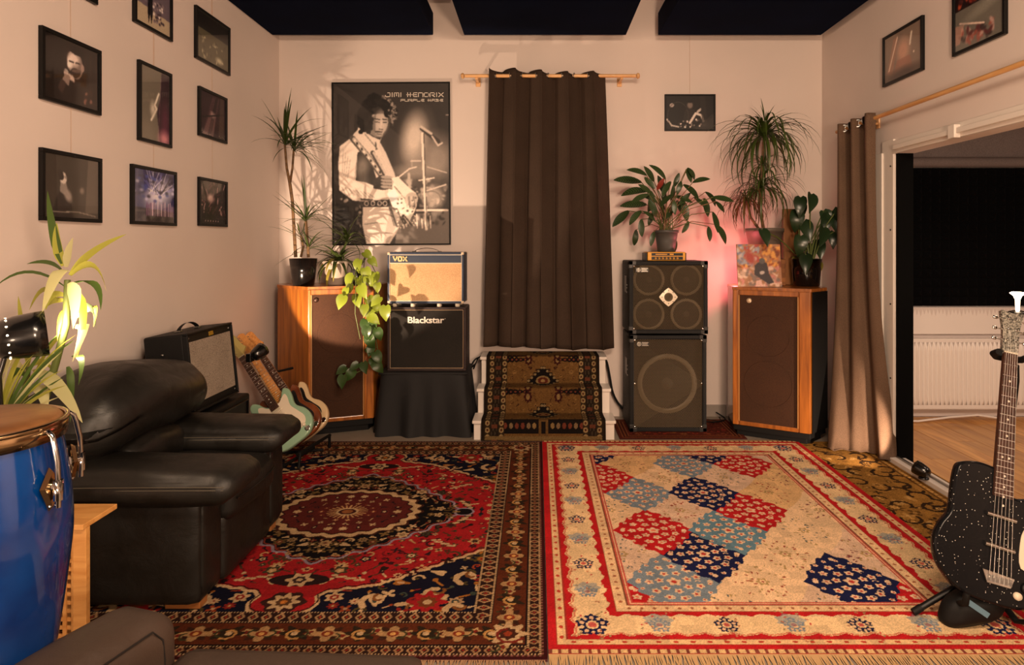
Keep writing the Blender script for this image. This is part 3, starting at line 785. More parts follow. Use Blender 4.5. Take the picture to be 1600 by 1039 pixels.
s_ = np.linspace(0, Lr, c.ny); py_ = np.interp(s_, seg, path[:, 0]); pz_ = np.interp(s_, seg, path[:, 1])
k5 = np.ones(5)/5; py_[2:-2] = np.convolve(py_, k5, 'valid'); pz_[2:-2] = np.convolve(pz_, k5, 'valid')
Xs = np.linspace(RX0, RX1, nxr)
run = thing('stair_runner', 'brown runner carpet with black stepped medallions laid down the white steps', 'carpet', ((RX0+RX1)/2, 4.9, 0))
Pn = np.empty((c.ny, nxr, 3)); Pn[..., 0] = Xs; Pn[..., 1] = py_[:, None]; Pn[..., 2] = pz_[:, None]
Pn[..., 0] = np.mean(Xs)+(Pn[..., 0]-np.mean(Xs))*(1+0.03*(1-s_[:, None]/Lr))
ro = color_grid('woven_pile', Pn-np.array(run.location), C2, pile, run)

pine = wood('pine_rod', (206, 152, 96), (232, 184, 128), (1, 8, 8), 0.4, 0.2, 4)
def curtain_cloth(name, fn, nu, nv, mat, root):
    o = MB().grid(fn, nu, nv).build(name, mat, root); m = o.modifiers.new('solidify', 'SOLIDIFY'); m.thickness = 0.004; return o
brown_cloth = weave('curtain_cloth', (44, 33, 25), (70, 54, 43), 420)
ZR = H+(380-118)/1000*5.24
rod = thing('curtain_rod', 'light pine curtain rod above the dark brown curtain on the back wall', 'rod', (0.115, 5.28, ZR))
MB().tube([(-0.585, 5.25, ZR), (0.815, 5.25, ZR)], 0.0145, 14).build('pole', pine, rod)
for x in (-0.60, 0.83):
    sg = 1 if x > 0 else -1
    MB().lathe([(0.0, -0.012), (0.012, -0.012), (0.022, -0.004), (0.024, 0.006), (0.018, 0.016), (0.0, 0.022)], (x, 5.25, ZR), 16, (sg, 0, 0)).build('finial', pine, rod)
for x in (-0.49, 0.70):
    MB().box(x-0.012, 5.245, ZR-0.028, x+0.012, YB-0.001, ZR-0.013).box(x-0.02, YB-0.012, ZR-0.055, x+0.02, YB-0.001, ZR+0.02).build('bracket', pine, rod, bevel=0.004)
cu = thing('curtain', 'dark brown eyelet curtain hanging before the stairs on the back wall', 'curtain', (0.1, 5.25, 0.6))
def cfn(u, v):
    # v = 0 at the hem, 1 at the top
    x0 = -0.445+0.05*v; x1 = 0.625-0.065*v
    n = 4.5; ph = 2*PI*n*u+1.1+0.5*math.sin(5*u)*(1-v)
    amp = 0.044+0.012*v
    f = math.sin(ph)+(0.35*math.sin(2.1*ph+1.3+1.2*v))*(1-v)
    x = x0+(x1-x0)*u+0.018*math.sin(ph*2)*(1-0.3*v)
    z = 0.60+0.015*math.sin(5*u+1)+(ZR+0.035-0.60)*v
    if v > 0.985: z += 0.012*math.cos(ph*1.0)
    return (x, 5.25-amp*f-0.02*(1-v)*math.sin(7*u), z)
curtain_cloth('cloth', cfn, 260, 60, brown_cloth, cu)
MB().grid(lambda u, v: tuple(Vector(cfn(u, 0.012+0.0015*v))+Vector((0, -0.0035, 0))), 200, 2).build('hem_seam', M('seam', (44, 32, 26), 0.9), cu)
mb = MB()
for k in range(9):
    u = (k*PI-1.1)/(2*PI*4.5)
    if 0.02 < u < 0.98:
        p = cfn(u, 0.955); MB().lathe([(0.017, -0.003), (0.025, -0.003), (0.026, 0.0), (0.025, 0.003), (0.017, 0.003), (0.016, 0), (0.017, -0.003)], (p[0], 5.25, ZR), 20, (1, 0.35*(-1)**k, 0)).build('eyelet', steel, cu)

# right-hand curtain bunched at the far end of the rod along the right wall
RX, RZ = 2.325, 2.32
rod2 = thing('curtain_rod', 'long pine curtain rod running along the right wall above the opening', 'rod', (RX, 3.2, RZ))
MB().tube([(RX, 4.95, RZ), (RX, 1.2, RZ)], 0.0145, 14).build('pole', wood('pine_rod_side', (196, 138, 78), (224, 172, 110), (8, 1, 8), 0.4, 0.2, 4), rod2)
for y in (4.5, 2.3): MB().box(RX-0.005, y-0.012, RZ-0.03, XR-0.001, y+0.012, RZ-0.014).box(XR-0.012, y-0.02, RZ-0.055, XR-0.001, y+0.02, RZ+0.02).build('bracket', pine, rod2, bevel=0.004)
cu2 = thing('curtain', 'taupe brown eyelet curtain bunched beside the opening and pooling on the rug', 'curtain', (2.25, 4.6, 0.0))
taupe = weave('curtain_cloth_taupe', (78, 60, 47), (112, 88, 70), 420)
def cfn2(u, v):
    w = v                                                    # 0 hem, 1 top
    T = Vector((RX-0.02, 4.87-0.50*u, RZ+0.035)); B = Vector((2.075+0.355*u**1.1, 4.55-0.28*u, 0.012))
    k = (1-w)**2.6
    p = T.lerp(B, 1-w); q = T.lerp(B, k); x = q.x; y = q.y
    ph = 2*PI*2.5*u+0.6
    a = 0.055*(0.45+0.55*w)
    n = Vector((-0.75, -0.66, 0.0)); s = math.sin(ph)+0.25*math.sin(2*ph+1)*(1-w)
    z = p.z
    flare = 0.05*max(0, 0.25-w)/0.25*math.sin(3*PI*u)
    if w < 0.03: z = 0.012+0.01*abs(math.sin(20*u))
    return (x+n.x*(a*s+flare), y+n.y*(a*s+flare), z)
curtain_cloth('cloth', cfn2, 150, 80, taupe, cu2)
for k in (1, 2, 3, 4):
    u = (k*PI-0.6)/(2*PI*2.5); p = cfn2(u, 0.97)
    MB().lathe([(0.019, -0.003), (0.030, -0.003), (0.032, 0.0), (0.030, 0.003), (0.019, 0.003), (0.017, 0), (0.019, -0.003)], (p[0]-0.002, p[1], RZ), 20, (-0.35, -0.9 if k % 2 else 0.9, 0)).build('eyelet', steel, cu2)

# ================================================================== PICTURES
print_m = vc('photo_print', 0.5); pane = pane_mat()
def picture(label, o, U, V, n, w, h, draw, fw=0.018, res=0.0035, group=None, wire=None, name='framed_photo', tilt=0.0, cat='picture'):
    """o: lower corner on the wall, U along the width, V up, n out of the wall"""
    o, U, V, n = Vector(o), Vector(U), Vector(V), Vector(n)
    if tilt:
        R = Matrix.Rotation(tilt, 3, n); c0 = o+U*w/2+V*h; U2, V2 = R @ U, R @ V; o = c0-U2*w/2-V2*h; U, V = U2, V2
    m = frame_matrix(o, U, V, n)
    root = thing(name, label, cat, tuple(o+U*w/2), group)
    for (x0, y0, x1, y1, pn) in ((0, 0, w, fw, 'frame_rail'), (0, h-fw, w, h, 'frame_rail'), (0, fw, fw, h-fw, 'frame_stile'), (w-fw, fw, w, h-fw, 'frame_stile')):
        MB(m).box(x0, y0, 0.002, x1, y1, 0.022).build(pn, frame_m, root, bevel=0.0015)
    cv = Cv(w-2*fw, h-2*fw, res, (20, 18, 18)); draw(cv, cv.w, cv.h)
    cv.C = np.clip((cv.C-0.03)*1.25, 0, 1); cv.noise(0.04)
    p0 = o+U*fw+V*fw+n*0.012
    print_mesh('print', cv, p0, U, V, print_m, root)
    MB(m).box(fw, fw, 0.002, w-fw, h-fw, 0.010).build('backing_board', frame_m, root)
    MB(m).box(fw, fw, 0.0145, w-fw, h-fw, 0.0165).build('glass_pane', pane, root)
    if wire:
        q = o+U*(w*wire)+V*h; mbw = MB().tube([q+n*0.006, (q.x, q.y, ZC-0.01)], 0.0011, 5); mbw.build('hanging_wire', M('nylon', (206, 178, 156), 0.5), root)
    return root
def up(c): pass
def d_singer(c, w, h):
    c.C[:] = np.array((26, 18, 16))/255
    for k in range(6): c.poly([(w*(.40+.11*k), 0), (w*(.45+.11*k), 0), (w*(.44+.11*k), h), (w*(.40+.11*k), h)], (52, 36, 30), 0.5)
    c.poly([(w*.30, 0), (w*.34, h*.30), (w*.50, h*.44), (w*.74, h*.42), (w*.88, h*.2), (w*.92, 0)], (34, 25, 23))
    c.ell(w*.56, h*.66, w*.145, h*.235, (116, 102, 96), 0.12); c.ell(w*.70, h*.64, w*.035, h*.065, (150, 128, 120))
    c.ell(w*.53, h*.74, w*.10, h*.11, (206, 190, 182), 0.2, soft=0.4); c.ell(w*.46, h*.66, w*.045, h*.09, (214, 200, 192), 0.3, soft=0.4); c.ell(w*.44, h*.62, w*.03, h*.05, (220, 206, 198), soft=0.3)
    c.line([(w*.45, h*.69), (w*.53, h*.685)], w*.022, (40, 30, 28)); c.line([(w*.57, h*.69), (w*.64, h*.70)], w*.02, (50, 38, 34)); c.ell(w*.56, h*.52, w*.10, h*.08, (40, 30, 28), 0.3); c.ell(w*.58, h*.56, w*.09, h*.03, (90, 74, 68), 0.2)
    c.ell(w*.58, h*.90, w*.17, h*.08, (20, 14, 13), -0.1); c.poly([(w*.68, h*.92), (w*.74, h*.82), (w*.72, h*.70), (w*.68, h*.78)], (22, 16, 14))
    c.ell(w*.41, h*.50, w*.075, h*.055, (30, 26, 25), -0.4); c.ell(w*.40, h*.51, w*.04, h*.025, (150, 140, 136), -0.4)
    for k in range(4): c.ell(w*(.38+.045*k), h*(.45-.012*k), w*.026, h*.06, (178, 160, 152), 0.5, soft=0.3)
    c.poly([(w*.30, h*.30), (w*.37, h*.46), (w*.47, h*.44), (w*.44, h*.28)], (126, 110, 104)); c.poly([(w*.24, h*.20), (w*.31, h*.36), (w*.40, h*.30), (w*.32, h*.12)], (60, 46, 42))
    for k in range(14): c.ell(w*random.uniform(.74, .92), h*random.uniform(.03, .3), w*.03, h*.025, random.choice(((92, 60, 54), (50, 34, 30), (120, 84, 76))), random.uniform(0, 3), soft=0.4)
    c.blur(1)
def d_grey(c, w, h):
    c.C[:] = np.array((62, 57, 52))/255; c.poly([(w*.12, 0), (w*.52, 0), (w*.47, h*.30), (w*.40, h*.44), (w*.27, h*.42), (w*.20, h*.28)], (44, 40, 38))
    c.poly([(w*.29, h*.58), (w*.38, h*.60), (w*.42, h*.42), (w*.36, h*.36), (w*.27, h*.42)], (128, 120, 114)); c.ell(w*.33, h*.64, w*.062, h*.10, (188, 178, 170), 0.35); c.ell(w*.29, h*.68, w*.05, h*.09, (52, 47, 44), 0.4); c.line([(w*.36, h*.66), (w*.40, h*.63)], w*.02, (120, 110, 104))
    c.ell(w*.42, h*.36, w*.06, h*.11, (140, 130, 124), 0.6, soft=0.4); c.poly([(w*.80, h), (w, h), (w, h*.1), (w*.74, h*.08)], (98, 90, 82), 0.7); c.ell(w*.68, h*.46, w*.04, h*.05, (120, 110, 102), soft=0.5)
    c.line([(w*.10, h*.08), (w*.6, h*.10), (w*.95, h*.04)], w*.012, (150, 140, 130)); c.blur(1)
def d_blue(c, w, h):
    c.C[:] = np.array((44, 44, 92))/255; c.ell(w*.6, h*.55, w*.34, h*.2, (200, 196, 214), 0.3, soft=0.6)
    for k in range(34):
        a = random.uniform(.2, 2.9); x, y = w*random.uniform(.35, .7), h*.55; c.line([(x, y), (x+math.cos(a)*w*.4, y+math.sin(a)*h*.5)], w*.012, random.choice(((220, 216, 230), (120, 120, 190), (30, 28, 50))), 0.8)
    for k in range(40): c.ell(w*random.random(), h*random.uniform(.4, .95), w*.04, h*.03, random.choice(((60, 70, 140), (180, 176, 206), (36, 34, 66))), soft=0.5)
    c.poly([(0, 0), (w, 0), (w, h*.22), (0, h*.28)], (32, 24, 30))
    for k in range(16): c.poly([(w*(.3+.045*k), h*.12), (w*(.32+.045*k), h*.12), (w*(.32+.045*k), h*random.uniform(.3, .45)), (w*(.3+.045*k), h*random.uniform(.3, .42))], random.choice(((196, 170, 190), (110, 70, 110))))
    c.poly([(0, 0), (w*.3, 0), (w*.22, h), (0, h)], (112, 116, 130), 0.45); c.blur(1)
def d_redband(c, w, h):
    c.C[:] = np.array((34, 20, 22))/255
    for k in range(70):
        x, y = w*random.random(), h*random.random(); a = random.uniform(0, 3.1)
        c.line([(x, y), (x+w*.14*math.cos(a), y+h*.14*math.sin(a))], w*.025, random.choice(((120, 80, 84), (70, 38, 46), (170, 140, 140), (24, 16, 20), (20, 14, 18))))
    c.ell(w*.4, h*.6, w*.12, h*.1, (176, 150, 146), soft=0.5); c.poly([(0, 0), (w, 0), (w, h*.2), (0, h*.25)], (18, 13, 17), 0.8)
    for k in range(6): c.ell(w*(.2+.1*k), h*.06, w*.02, h*.02, (150, 130, 130))
    c.blur(1)
def d_purple(c, w, h):
    c.C[:] = np.array((50, 32, 40))/255; c.poly([(w*.1, 0), (w*.5, 0), (w*.62, h*.55), (w*.4, h*.62)], (110, 84, 84), 0.8); c.ell(w*.5, h*.52, w*.09, h*.07, (190, 166, 160), soft=0.4)
    for k in range(9): c.line([(w*(.1+.05*k), 0), (w*(.5+.03*k), h*.95)], w*.012, random.choice(((24, 16, 22), (110, 80, 86))))
    c.line([(w*.1, h*.4), (w*.95, h*.62)], w*.03, (20, 14, 18)); c.poly([(w*.72, 0), (w*.95, 0), (w*.95, h), (w*.8, h)], (96, 84, 70), 0.5); c.blur(2)
def d_lightning(c, w, h):
    c.C[:] = np.array((104, 98, 88))/255; c.poly([(w*.72, h), (w, h), (w, 0), (w*.66, 0), (w*.56, h*.4), (w*.68, h*.65)], (44, 22, 36))
    c.line([(w*.62, h*.68), (w*.48, h*.5), (w*.55, h*.46), (w*.36, h*.28)], w*.05, (216, 208, 196)); c.ell(w*.42, h*.44, w*.08, h*.09, (190, 182, 170), soft=0.7)
    c.ell(w*.85, h*.3, w*.14, h*.25, (80, 34, 58), soft=0.6); c.ell(w*.82, h*.06, w*.18, h*.10, (190, 130, 140), soft=0.7); c.line([(w*.60, 0), (w*.70, h*.9)], w*.02, (150, 120, 130), 0.5); c.blur(2)
def d_water(c, w, h):
    c.C[:] = np.array((70, 60, 70))/255; c.poly([(0, h*.25), (w, h*.2), (w, h), (0, h)], (98, 88, 98)); c.poly([(0, 0), (w, 0), (w, h*.22), (0, h*.27)], (168, 154, 132))
    c.ell(w*.40, h*.56, w*.05, h*.09, (16, 14, 18)); c.poly([(w*.33, h*.5), (w*.47, h*.5), (w*.48, h*.2), (w*.44, h*.04), (w*.40, h*.18), (w*.36, h*.04), (w*.33, h*.2)], (18, 16, 22))
    for k in range(40): c.ell(w*random.uniform(.5, .8), h*random.uniform(.1, .4), w*.03, h*.02, random.choice(((210, 200, 196), (130, 116, 120), (60, 50, 60))), soft=0.4)
    c.poly([(0, h*.75), (w, h*.7), (w, h), (0, h)], (34, 28, 36), 0.6); c.blur(1)
def d_pane_reflection(c, w, h):
    c.C[:] = np.array((88, 84, 66))/255; c.poly([(0, h*.66), (w, h*.63), (w, h), (0, h)], (12, 11, 12))  # reflection in the pane painted into the print, dark top over grey
    for k in range(26): c.ell(w*random.uniform(.1, .9), h*random.uniform(.06, .55), w*.03, h*.02, random.choice(((140, 134, 110), (176, 170, 140), (70, 64, 50))), random.uniform(0, 3), soft=0.5)
    c.ell(w*.7, h*.15, w*.1, h*.06, (190, 184, 158), soft=0.6); c.blur(1)
def d_dark(c, w, h):
    c.C[:] = np.array((20, 16, 18))/255; c.ell(w*.5, h*.3, w*.2, h*.2, (120, 100, 100), soft=0.7); c.blur(2)
def d_drums(c, w, h):
    c.C[:] = np.array((22, 18, 17))/255; c.ell(w*.12, h*.72, w*.05, h*.06, (150, 140, 134), 0.4); c.ell(w*.5, h*.72, w*.06, h*.10, (110, 98, 92), soft=0.3); c.ell(w*.5, h*.84, w*.07, h*.05, (14, 11, 10))
    c.poly([(w*.40, h*.6), (w*.6, h*.6), (w*.66, h*.2), (w*.34, h*.2)], (38, 32, 30)); c.line([(w*.50, h*.2), (w*.62, h*.48), (w*.74, h*.42), (w*.78, h*.25)], w*.05, (196, 186, 178)); c.line([(w*.66, h*.52), (w*.72, h*.6)], w*.05, (170, 160, 152))
    c.line([(w*.02, h*.3), (w*.12, h*.12), (w*.26, h*.08)], w*.035, (176, 166, 158)); c.ell(w*.25, h*.4, w*.22, h*.42, (70, 62, 58), inner=0.96)
    for k in range(22): c.ell(w*random.uniform(.25, .75), h*random.uniform(.05, .3), w*.022, h*.025, random.choice(((200, 190, 184), (120, 110, 104), (50, 44, 42))), random.uniform(0, 3))
    c.poly([(w*.76, h*.1), (w*.86, h*.1), (w*.82, h), (w*.70, h)], (44, 38, 36), 0.7); c.blur(1)
def d_veil(c, w, h):
    c.C[:] = np.array((128, 112, 100))/255; c.ell(w*.52, h*.55, w*.16, h*.25, (186, 148, 128), soft=0.5); c.poly([(w*.25, h*.9), (w*.38, h*.92), (w*.22, h*.1), (w*.06, h*.2)], (156, 118, 100), 0.8)
    c.poly([(w*.35, h*.4), (w*.7, h*.4), (w*.8, 0), (w*.2, 0)], (150, 104, 88), 0.7); c.line([(w*.36, h*.9), (w*.12, h*.25)], w*.03, (216, 196, 180)); c.line([(w*.74, h*.85), (w*.70, h*.62)], w*.045, (220, 204, 190)); c.ell(w*.8, h*.42, w*.02, h*.02, (220, 204, 190))
    c.ell(w*.5, h*.06, w*.5, h*.12, (66, 52, 46), soft=0.6); c.blur(2)
def d_fire(c, w, h):
    c.C[:] = np.array((104, 100, 92))/255; c.poly([(0, h*.62), (w*.5, h*.62), (w, h*.72), (w, h), (0, h)], (34, 16, 16))
    for k in range(60): c.ell(w*random.uniform(.1, .9), h*random.uniform(.68, .98), w*.05, h*.04, random.choice(((120, 40, 24), (160, 70, 36), (60, 20, 20), (30, 14, 16))), random.uniform(0, 3), soft=0.4)
    for k in range(30): c.ell(w*random.uniform(.1, .8), h*random.uniform(.06, .3), w*.06, h*.03, random.choice(((140, 80, 70), (90, 50, 50), (170, 140, 130), (60, 50, 48))), random.uniform(0, 3), soft=0.4)
    c.line([(w*.1, h*.42), (w*.62, h*.26)], w*.025, (220, 190, 176)); c.poly([(0, h*.4), (w*.2, h*.38), (w*.1, h*.1), (0, h*.1)], (190, 140, 124), 0.6); c.ell(w*.6, h*.5, w*.4, h*.08, (124, 120, 110), 0.2, soft=0.5); c.blur(1)
def left_pic(label, y0, y1, z0, z1, draw, **kw):
    return picture(label, (XL, y0, z0), (0, 1, 0), (0, 0, 1), (1, 0, 0), y1-y0, z1-z0, draw, wire=0.5, group=None, **kw)
left_pic('black framed dark photo of a singer at a microphone, upper left on the left wall', 2.785, 3.165, 2.09, 2.41, d_singer)
left_pic('black framed square grey photo of a hazy figure, lowest at front of left wall', 2.785, 3.17, 1.56, 1.878, d_grey)
left_pic('black framed photo with blue sky and bursting white tree on the left wall', 3.41, 3.83, 1.562, 1.884, d_blue)
left_pic('small dark framed photo of a red-lit band, lowest and farthest on the left wall', 4.09, 4.46, 1.572, 1.886, d_redband)
left_pic('framed purplish photo of a performer between dim and red-lit ones on the left wall', 4.09, 4.456, 2.15, 2.467, d_purple)
left_pic('tall narrow framed photo split grey and dark purple on the left wall', 3.47, 3.78, 2.02, 2.458, d_lightning)
left_pic('framed photo of a dark standing figure on bright ground, cut by the top edge', 3.43, 3.787, 2.65, 3.09, d_water)
left_pic('framed photo, pane reflection painted black above and olive grey below, uppermost at the far end of left wall', 4.05, 4.5, 2.635, 2.97, d_pane_reflection)
left_pic('framed photo of which only a lower corner shows at the upper left edge', 2.77, 3.14, 2.628, 3.0, d_dark)
picture('small landscape framed photo of a musician on a drum kit, on the back wall', (1.08, YB, 2.405), (1, 0, 0), (0, 0, 1), (0, -1, 0), 0.427, 0.308, d_drums, fw=0.012, wire=0.5)
picture('framed photo of a pale veiled figure on the right wall, nearer the curtain', (XR, 4.42, 2.535), (0, -1, 0), (0, 0, 1), (-1, 0, 0), 0.455, 0.34, d_veil)
picture('framed photo, fiery above and grey below, on the right wall at the top edge', (XR, 3.68, 2.53), (0, -1, 0), (0, 0, 1), (-1, 0, 0), 0.415, 0.40, d_fire)

# ---- the big poster; figure drawn from its own outline points (crop units 687 x 940, y down)
def d_poster(c, w, h):
    K = lambda *pts: [((x-68)/687*w, (975-y)/940*h) for x, y in pts]
    def pl(col, *pts, a=1.0): c.poly(K(*pts), col, a)
    def el(x, y, rx, ry, col, rot=0, a=1.0, soft=0.0, **k):
        q = K((x, y))[0]; c.ell(q[0], q[1], rx/687*w, ry/940*h, col, -rot, a, soft=soft, **k)
    def ln(wd, col, *pts, a=1.0): c.line(K(*pts), wd/687*w, col, a)
    g = lambda v: (int(v), int(v*0.93), int(v*0.87))
    c.C[:] = np.array(g(46))/255
    tY = 1-c.Y/h; c.C *= (1.1-0.25*tY)[..., None]*1.0+0.0
    el(560, 430, 90, 190, g(120), 0.1, a=0.9, soft=0.6); el(548, 350, 62, 120, g(196), 0.15, a=0.9, soft=0.55); el(690, 480, 90, 120, g(150), 0, a=0.8, soft=0.6)
    el(560, 545, 130, 40, g(140), -0.1, a=0.7, soft=0.5)
    pl(g(120), (560, 800), (755, 780), (755, 975), (430, 975), (440, 900), a=0.85)
    for k in range(90): el(random.uniform(480, 740), random.uniform(600, 860), random.uniform(4, 20), random.uniform(3, 14), g(random.choice((40, 70, 130, 170, 200))), random.uniform(0, 3), a=0.7, soft=0.4)
    el(660, 700, 62, 62, g(180), a=0.8, soft=0.4); el(650, 716, 58, 52, g(120), inner=0.86)
    ln(9, g(200), (455, 585), (520, 535), (560, 525)); ln(6, g(190), (625, 525), (740, 560)); ln(16, g(170), (515, 565), (520, 650)); ln(8, g(210), (575, 605), (665, 590)); ln(9, g(190), (620, 665), (735, 630)); ln(12, g(210), (560, 780), (745, 780))
    ln(18, g(214), (598, 330), (618, 890)); ln(5, g(70), (606, 330), (622, 880)); ln(12, g(150), (532, 480), (534, 520)); ln(10, g(190), (530, 490), (585, 490))
    ln(26, g(60), (595, 300), (690, 375)); ln(16, g(184), (590, 290), (650, 330)); ln(10, g(190), (655, 345), (690, 400), (715, 385))
    for x in (460, 480, 560, 590, 640): ln(7, g(216), (x, 800+random.uniform(0, 30)), (x+4, 885))
    # dark side of the figure, trousers, shirt, vest
    pl(g(24), (80, 660), (180, 700), (250, 760), (240, 870), (160, 880), (80, 850))
    for k in range(30): el(random.uniform(80, 240), random.uniform(690, 940), random.uniform(5, 18), random.uniform(4, 12), g(random.choice((16, 50, 90, 150))), random.uniform(0, 3), soft=0.3)
    pl(g(206), (240, 760), (430, 760), (470, 860), (400, 975), (260, 975), (235, 860)); pl(g(160), (400, 780), (450, 850), (390, 975), (360, 975), a=0.6); ln(6, g(140), (250, 860), (330, 850))
    pl(g(190), (105, 400), (160, 360), (215, 300), (340, 370), (380, 440), (430, 560), (450, 640), (380, 740), (180, 720), (100, 660), (95, 500))
    pl(g(40), (210, 440), (250, 420), (300, 520), (330, 620), (300, 720), (230, 720), (200, 600)); el(240, 520, 36, 60, g(110), 0.2, soft=0.6); el(245, 640, 30, 60, g(90), 0, soft=0.6)
    pl(g(206), (100, 470), (130, 390), (180, 370), (215, 420), (200, 500), (190, 600), (260, 615), (370, 660), (375, 700), (300, 715), (170, 700), (105, 660))
    for k in range(8): ln(5, g(150), (115+k*22, 640+k*5), (140+k*24, 690+k*2))
    for k in range(4): ln(4, g(160), (125+k*14, 420+k*20), (120+k*10, 560+k*10))
    pl(g(196), (215, 290), (300, 345), (345, 365), (360, 340), (335, 400), (360, 450), (330, 470), (250, 420), (200, 350)); ln(5, g(110), (255, 330), (330, 420)); ln(8, g(70), (318, 380), (322, 420))
    ln(34, g(70), (180, 355), (270, 460), (350, 570)); ln(22, g(170), (190, 360), (275, 462), (350, 565))
    for k in range(12): el(195+k*13.5, 368+k*17, 6, 8, g(50 if k % 2 else 210))
    # neck and head in three-quarter view, looking down
    pl(g(120), (290, 280), (370, 300), (360, 350), (320, 350), (270, 320))
    pl(g(150), (300, 215), (390, 210), (394, 270), (380, 310), (345, 345), (318, 335), (296, 290)); el(352, 265, 34, 60, g(176), 0.05, soft=0.5)
    pl(g(80), (296, 235), (320, 215), (318, 330), (296, 295), a=0.6)
    ln(6, g(40), (312, 240), (345, 246)); ln(6, g(40), (362, 244), (385, 246)); ln(5, g(50), (316, 258), (342, 262)); ln(5, g(50), (364, 262), (384, 262)); ln(9, g(188), (357, 252), (350, 296)); ln(5, g(70), (340, 302), (362, 304)); ln(7, g(44), (318, 316), (356, 318)); ln(6, g(90), (325, 330), (352, 332))
    for k in range(240):
        a = random.uniform(-0.2, 3.5); r = random.uniform(0.45, 1.0)
        el(330+math.cos(a)*r*112, 212-math.sin(a)*r*112, random.uniform(8, 17), random.uniform(8, 15), g(random.choice((20, 24, 30, 34))), a)
    for k in range(60): el(255+random.uniform(-35, 40), 250+random.uniform(-60, 70), 14, 13, g(random.choice((20, 26, 32))))
    for k in range(70):
        a = random.uniform(-0.3, 1.3); r = random.uniform(0.86, 1.05); el(330+math.cos(a)*r*112, 212-math.sin(a)*r*112, 5, 4, g(random.choice((150, 120, 80))), a)
    for k in range(24): el(410+random.uniform(-14, 16), 240+random.uniform(-50, 40), 6, 8, g(random.choice((40, 130, 70))))
    # guitar: neck up the chest, pale body below, both hands
    ln(26, g(60), (300, 440), (390, 600)); ln(14, g(176), (306, 440), (396, 598)); ln(40, g(190), (390, 580), (460, 700))
    pl(g(224), (390, 660), (440, 600), (500, 640), (560, 690), (560, 760), (500, 880), (440, 760), (400, 720)); pl(g(240), (385, 680), (430, 650), (480, 760), (420, 770)); ln(7, g(120), (430, 640), (500, 720), (545, 760))
    pl(g(90), (390, 745), (440, 770), (500, 850), (440, 880)); 
    for k in range(16): ln(3, g(random.choice((40, 220))), (395+k*7, 760+k*4), (425+k*8, 870))
    pl(g(50), (305, 600), (350, 570), (410, 590), (415, 650), (360, 660), (305, 650))
    for k in range(4): el(383, 585+k*19, 36, 10, g(150), 0.1); 
    for k in range(4): ln(3, g(70), (350, 594+k*19), (415, 596+k*19))
    pl(g(214), (410, 590), (450, 580), (520, 650), (560, 680), (540, 720), (480, 700)); el(530, 715, 38, 42, g(170), 0.4); 
    for k in range(4): ln(8, g(120 if k % 2 else 190), (500+k*14, 700), (505+k*15, 760))
    for k in range(40): el(random.uniform(430, 560), random.uniform(700, 880), random.uniform(3, 9), random.uniform(3, 8), g(random.choice((250, 230, 90, 60))), random.uniform(0, 3))
    pl(g(34), (245, 725), (400, 715), (400, 755), (245, 760))
    for x in (262, 300, 340, 372): el(x, 738, 14, 16, g(190), inner=0.6)
    ln(5, g(160), (755, 220), (738, 220)); c.blur(2)
    dk = 1-0.35*np.clip((0.30-c.X/w)*2, 0, 1)*np.clip((0.9-np.abs(c.Y/h-0.5)*1.2), 0, 1)*0; c.C *= dk[..., None]
poster = picture('large black framed monochrome poster of a guitarist with wide white lettering at the top', (-1.722, YB, 1.444), (1, 0, 0), (0, 0, 1), (0, -1, 0), 0.995, 1.371, d_poster, fw=0.012, res=0.004, name='framed_poster', tilt=0.006, cat='poster')
GL = {'J': [[(1, 1), (1, 0), (0, 0), (0, .3)], [(.5, 1), (1, 1)]], 'I': [[(.5, 0), (.5, 1)]], 'M': [[(0, 0), (0, 1), (1, 1), (1, 0)], [(.5, 1), (.5, .2)]], 'H': [[(.2, 0), (.2, 1)], [(0, .5), (1, .5)], [(.8, 0), (.8, 1)]],
      'E': [[(1, 0), (.2, 0), (.2, 1), (1, 1)], [(0, .5), (.9, .5)]], 'N': [[(0, 0), (0, 1), (1, 1), (1, 0)]], 'D': [[(0, 0), (0, 1), (.8, 1), (1, .8), (1, .2), (.8, 0), (0, 0)]], 'R': [[(0, 0), (0, 1), (1, 1), (1, .45), (.35, .45), (1, 0)]],
      'X': [[(0, 0), (1, 1)], [(0, 1), (1, 0)]], 'P': [[(0, 0), (0, 1), (1, 1), (1, .45), (0, .45)]], 'U': [[(0, 1), (0, 0), (1, 0), (1, 1)]], 'L': [[(0, 1), (0, 0), (1, 0)]], 'A': [[(0, 0), (0, 1), (1, 1), (1, 0)], [(0, .45), (1, .45)]], 'Z': [[(0, 1), (1, 1), (0, .5), (1, .5), (1, 0), (0, 0)]]}
def strokes(mb, txt, x1, y, lw, lh, gap, sw, to3):
    n = sum(0.55 if ch == ' ' else (0.35 if ch == 'I' else 1) for ch in txt); xs = x1-(n*lw+(len(txt)-1)*gap); 
    for ch in txt:
        cw = lw*(0.55 if ch == ' ' else (0.35 if ch == 'I' else 1))
        for pl in GL.get(ch, []):
            for a, b in zip(pl[:-1], pl[1:]):
                A = Vector((xs+a[0]*cw, y+a[1]*lh)); B = Vector((xs+b[0]*cw, y+b[1]*lh)); d = (B-A).normalized(); nn = Vector((-d.y, d.x))*sw/2; A = A-d*sw/2; B = B+d*sw/2
                mb.add([to3(*(A+nn)), to3(*(A-nn)), to3(*(B-nn)), to3(*(B+nn))], [(0, 1, 2, 3)])
        xs += cw+gap
Kp = lambda x, y: ((x-68)/687*0.995, (975-y)/940*1.371)
mb = MB(); px = lambda x, y: (-1.722+x, YB-0.0128, 1.444+y)
strokes(mb, 'JIMI HENDRIX', Kp(716, 0)[0], Kp(0, 118)[1], 0.038, 0.032, 0.011, 0.0062, px)
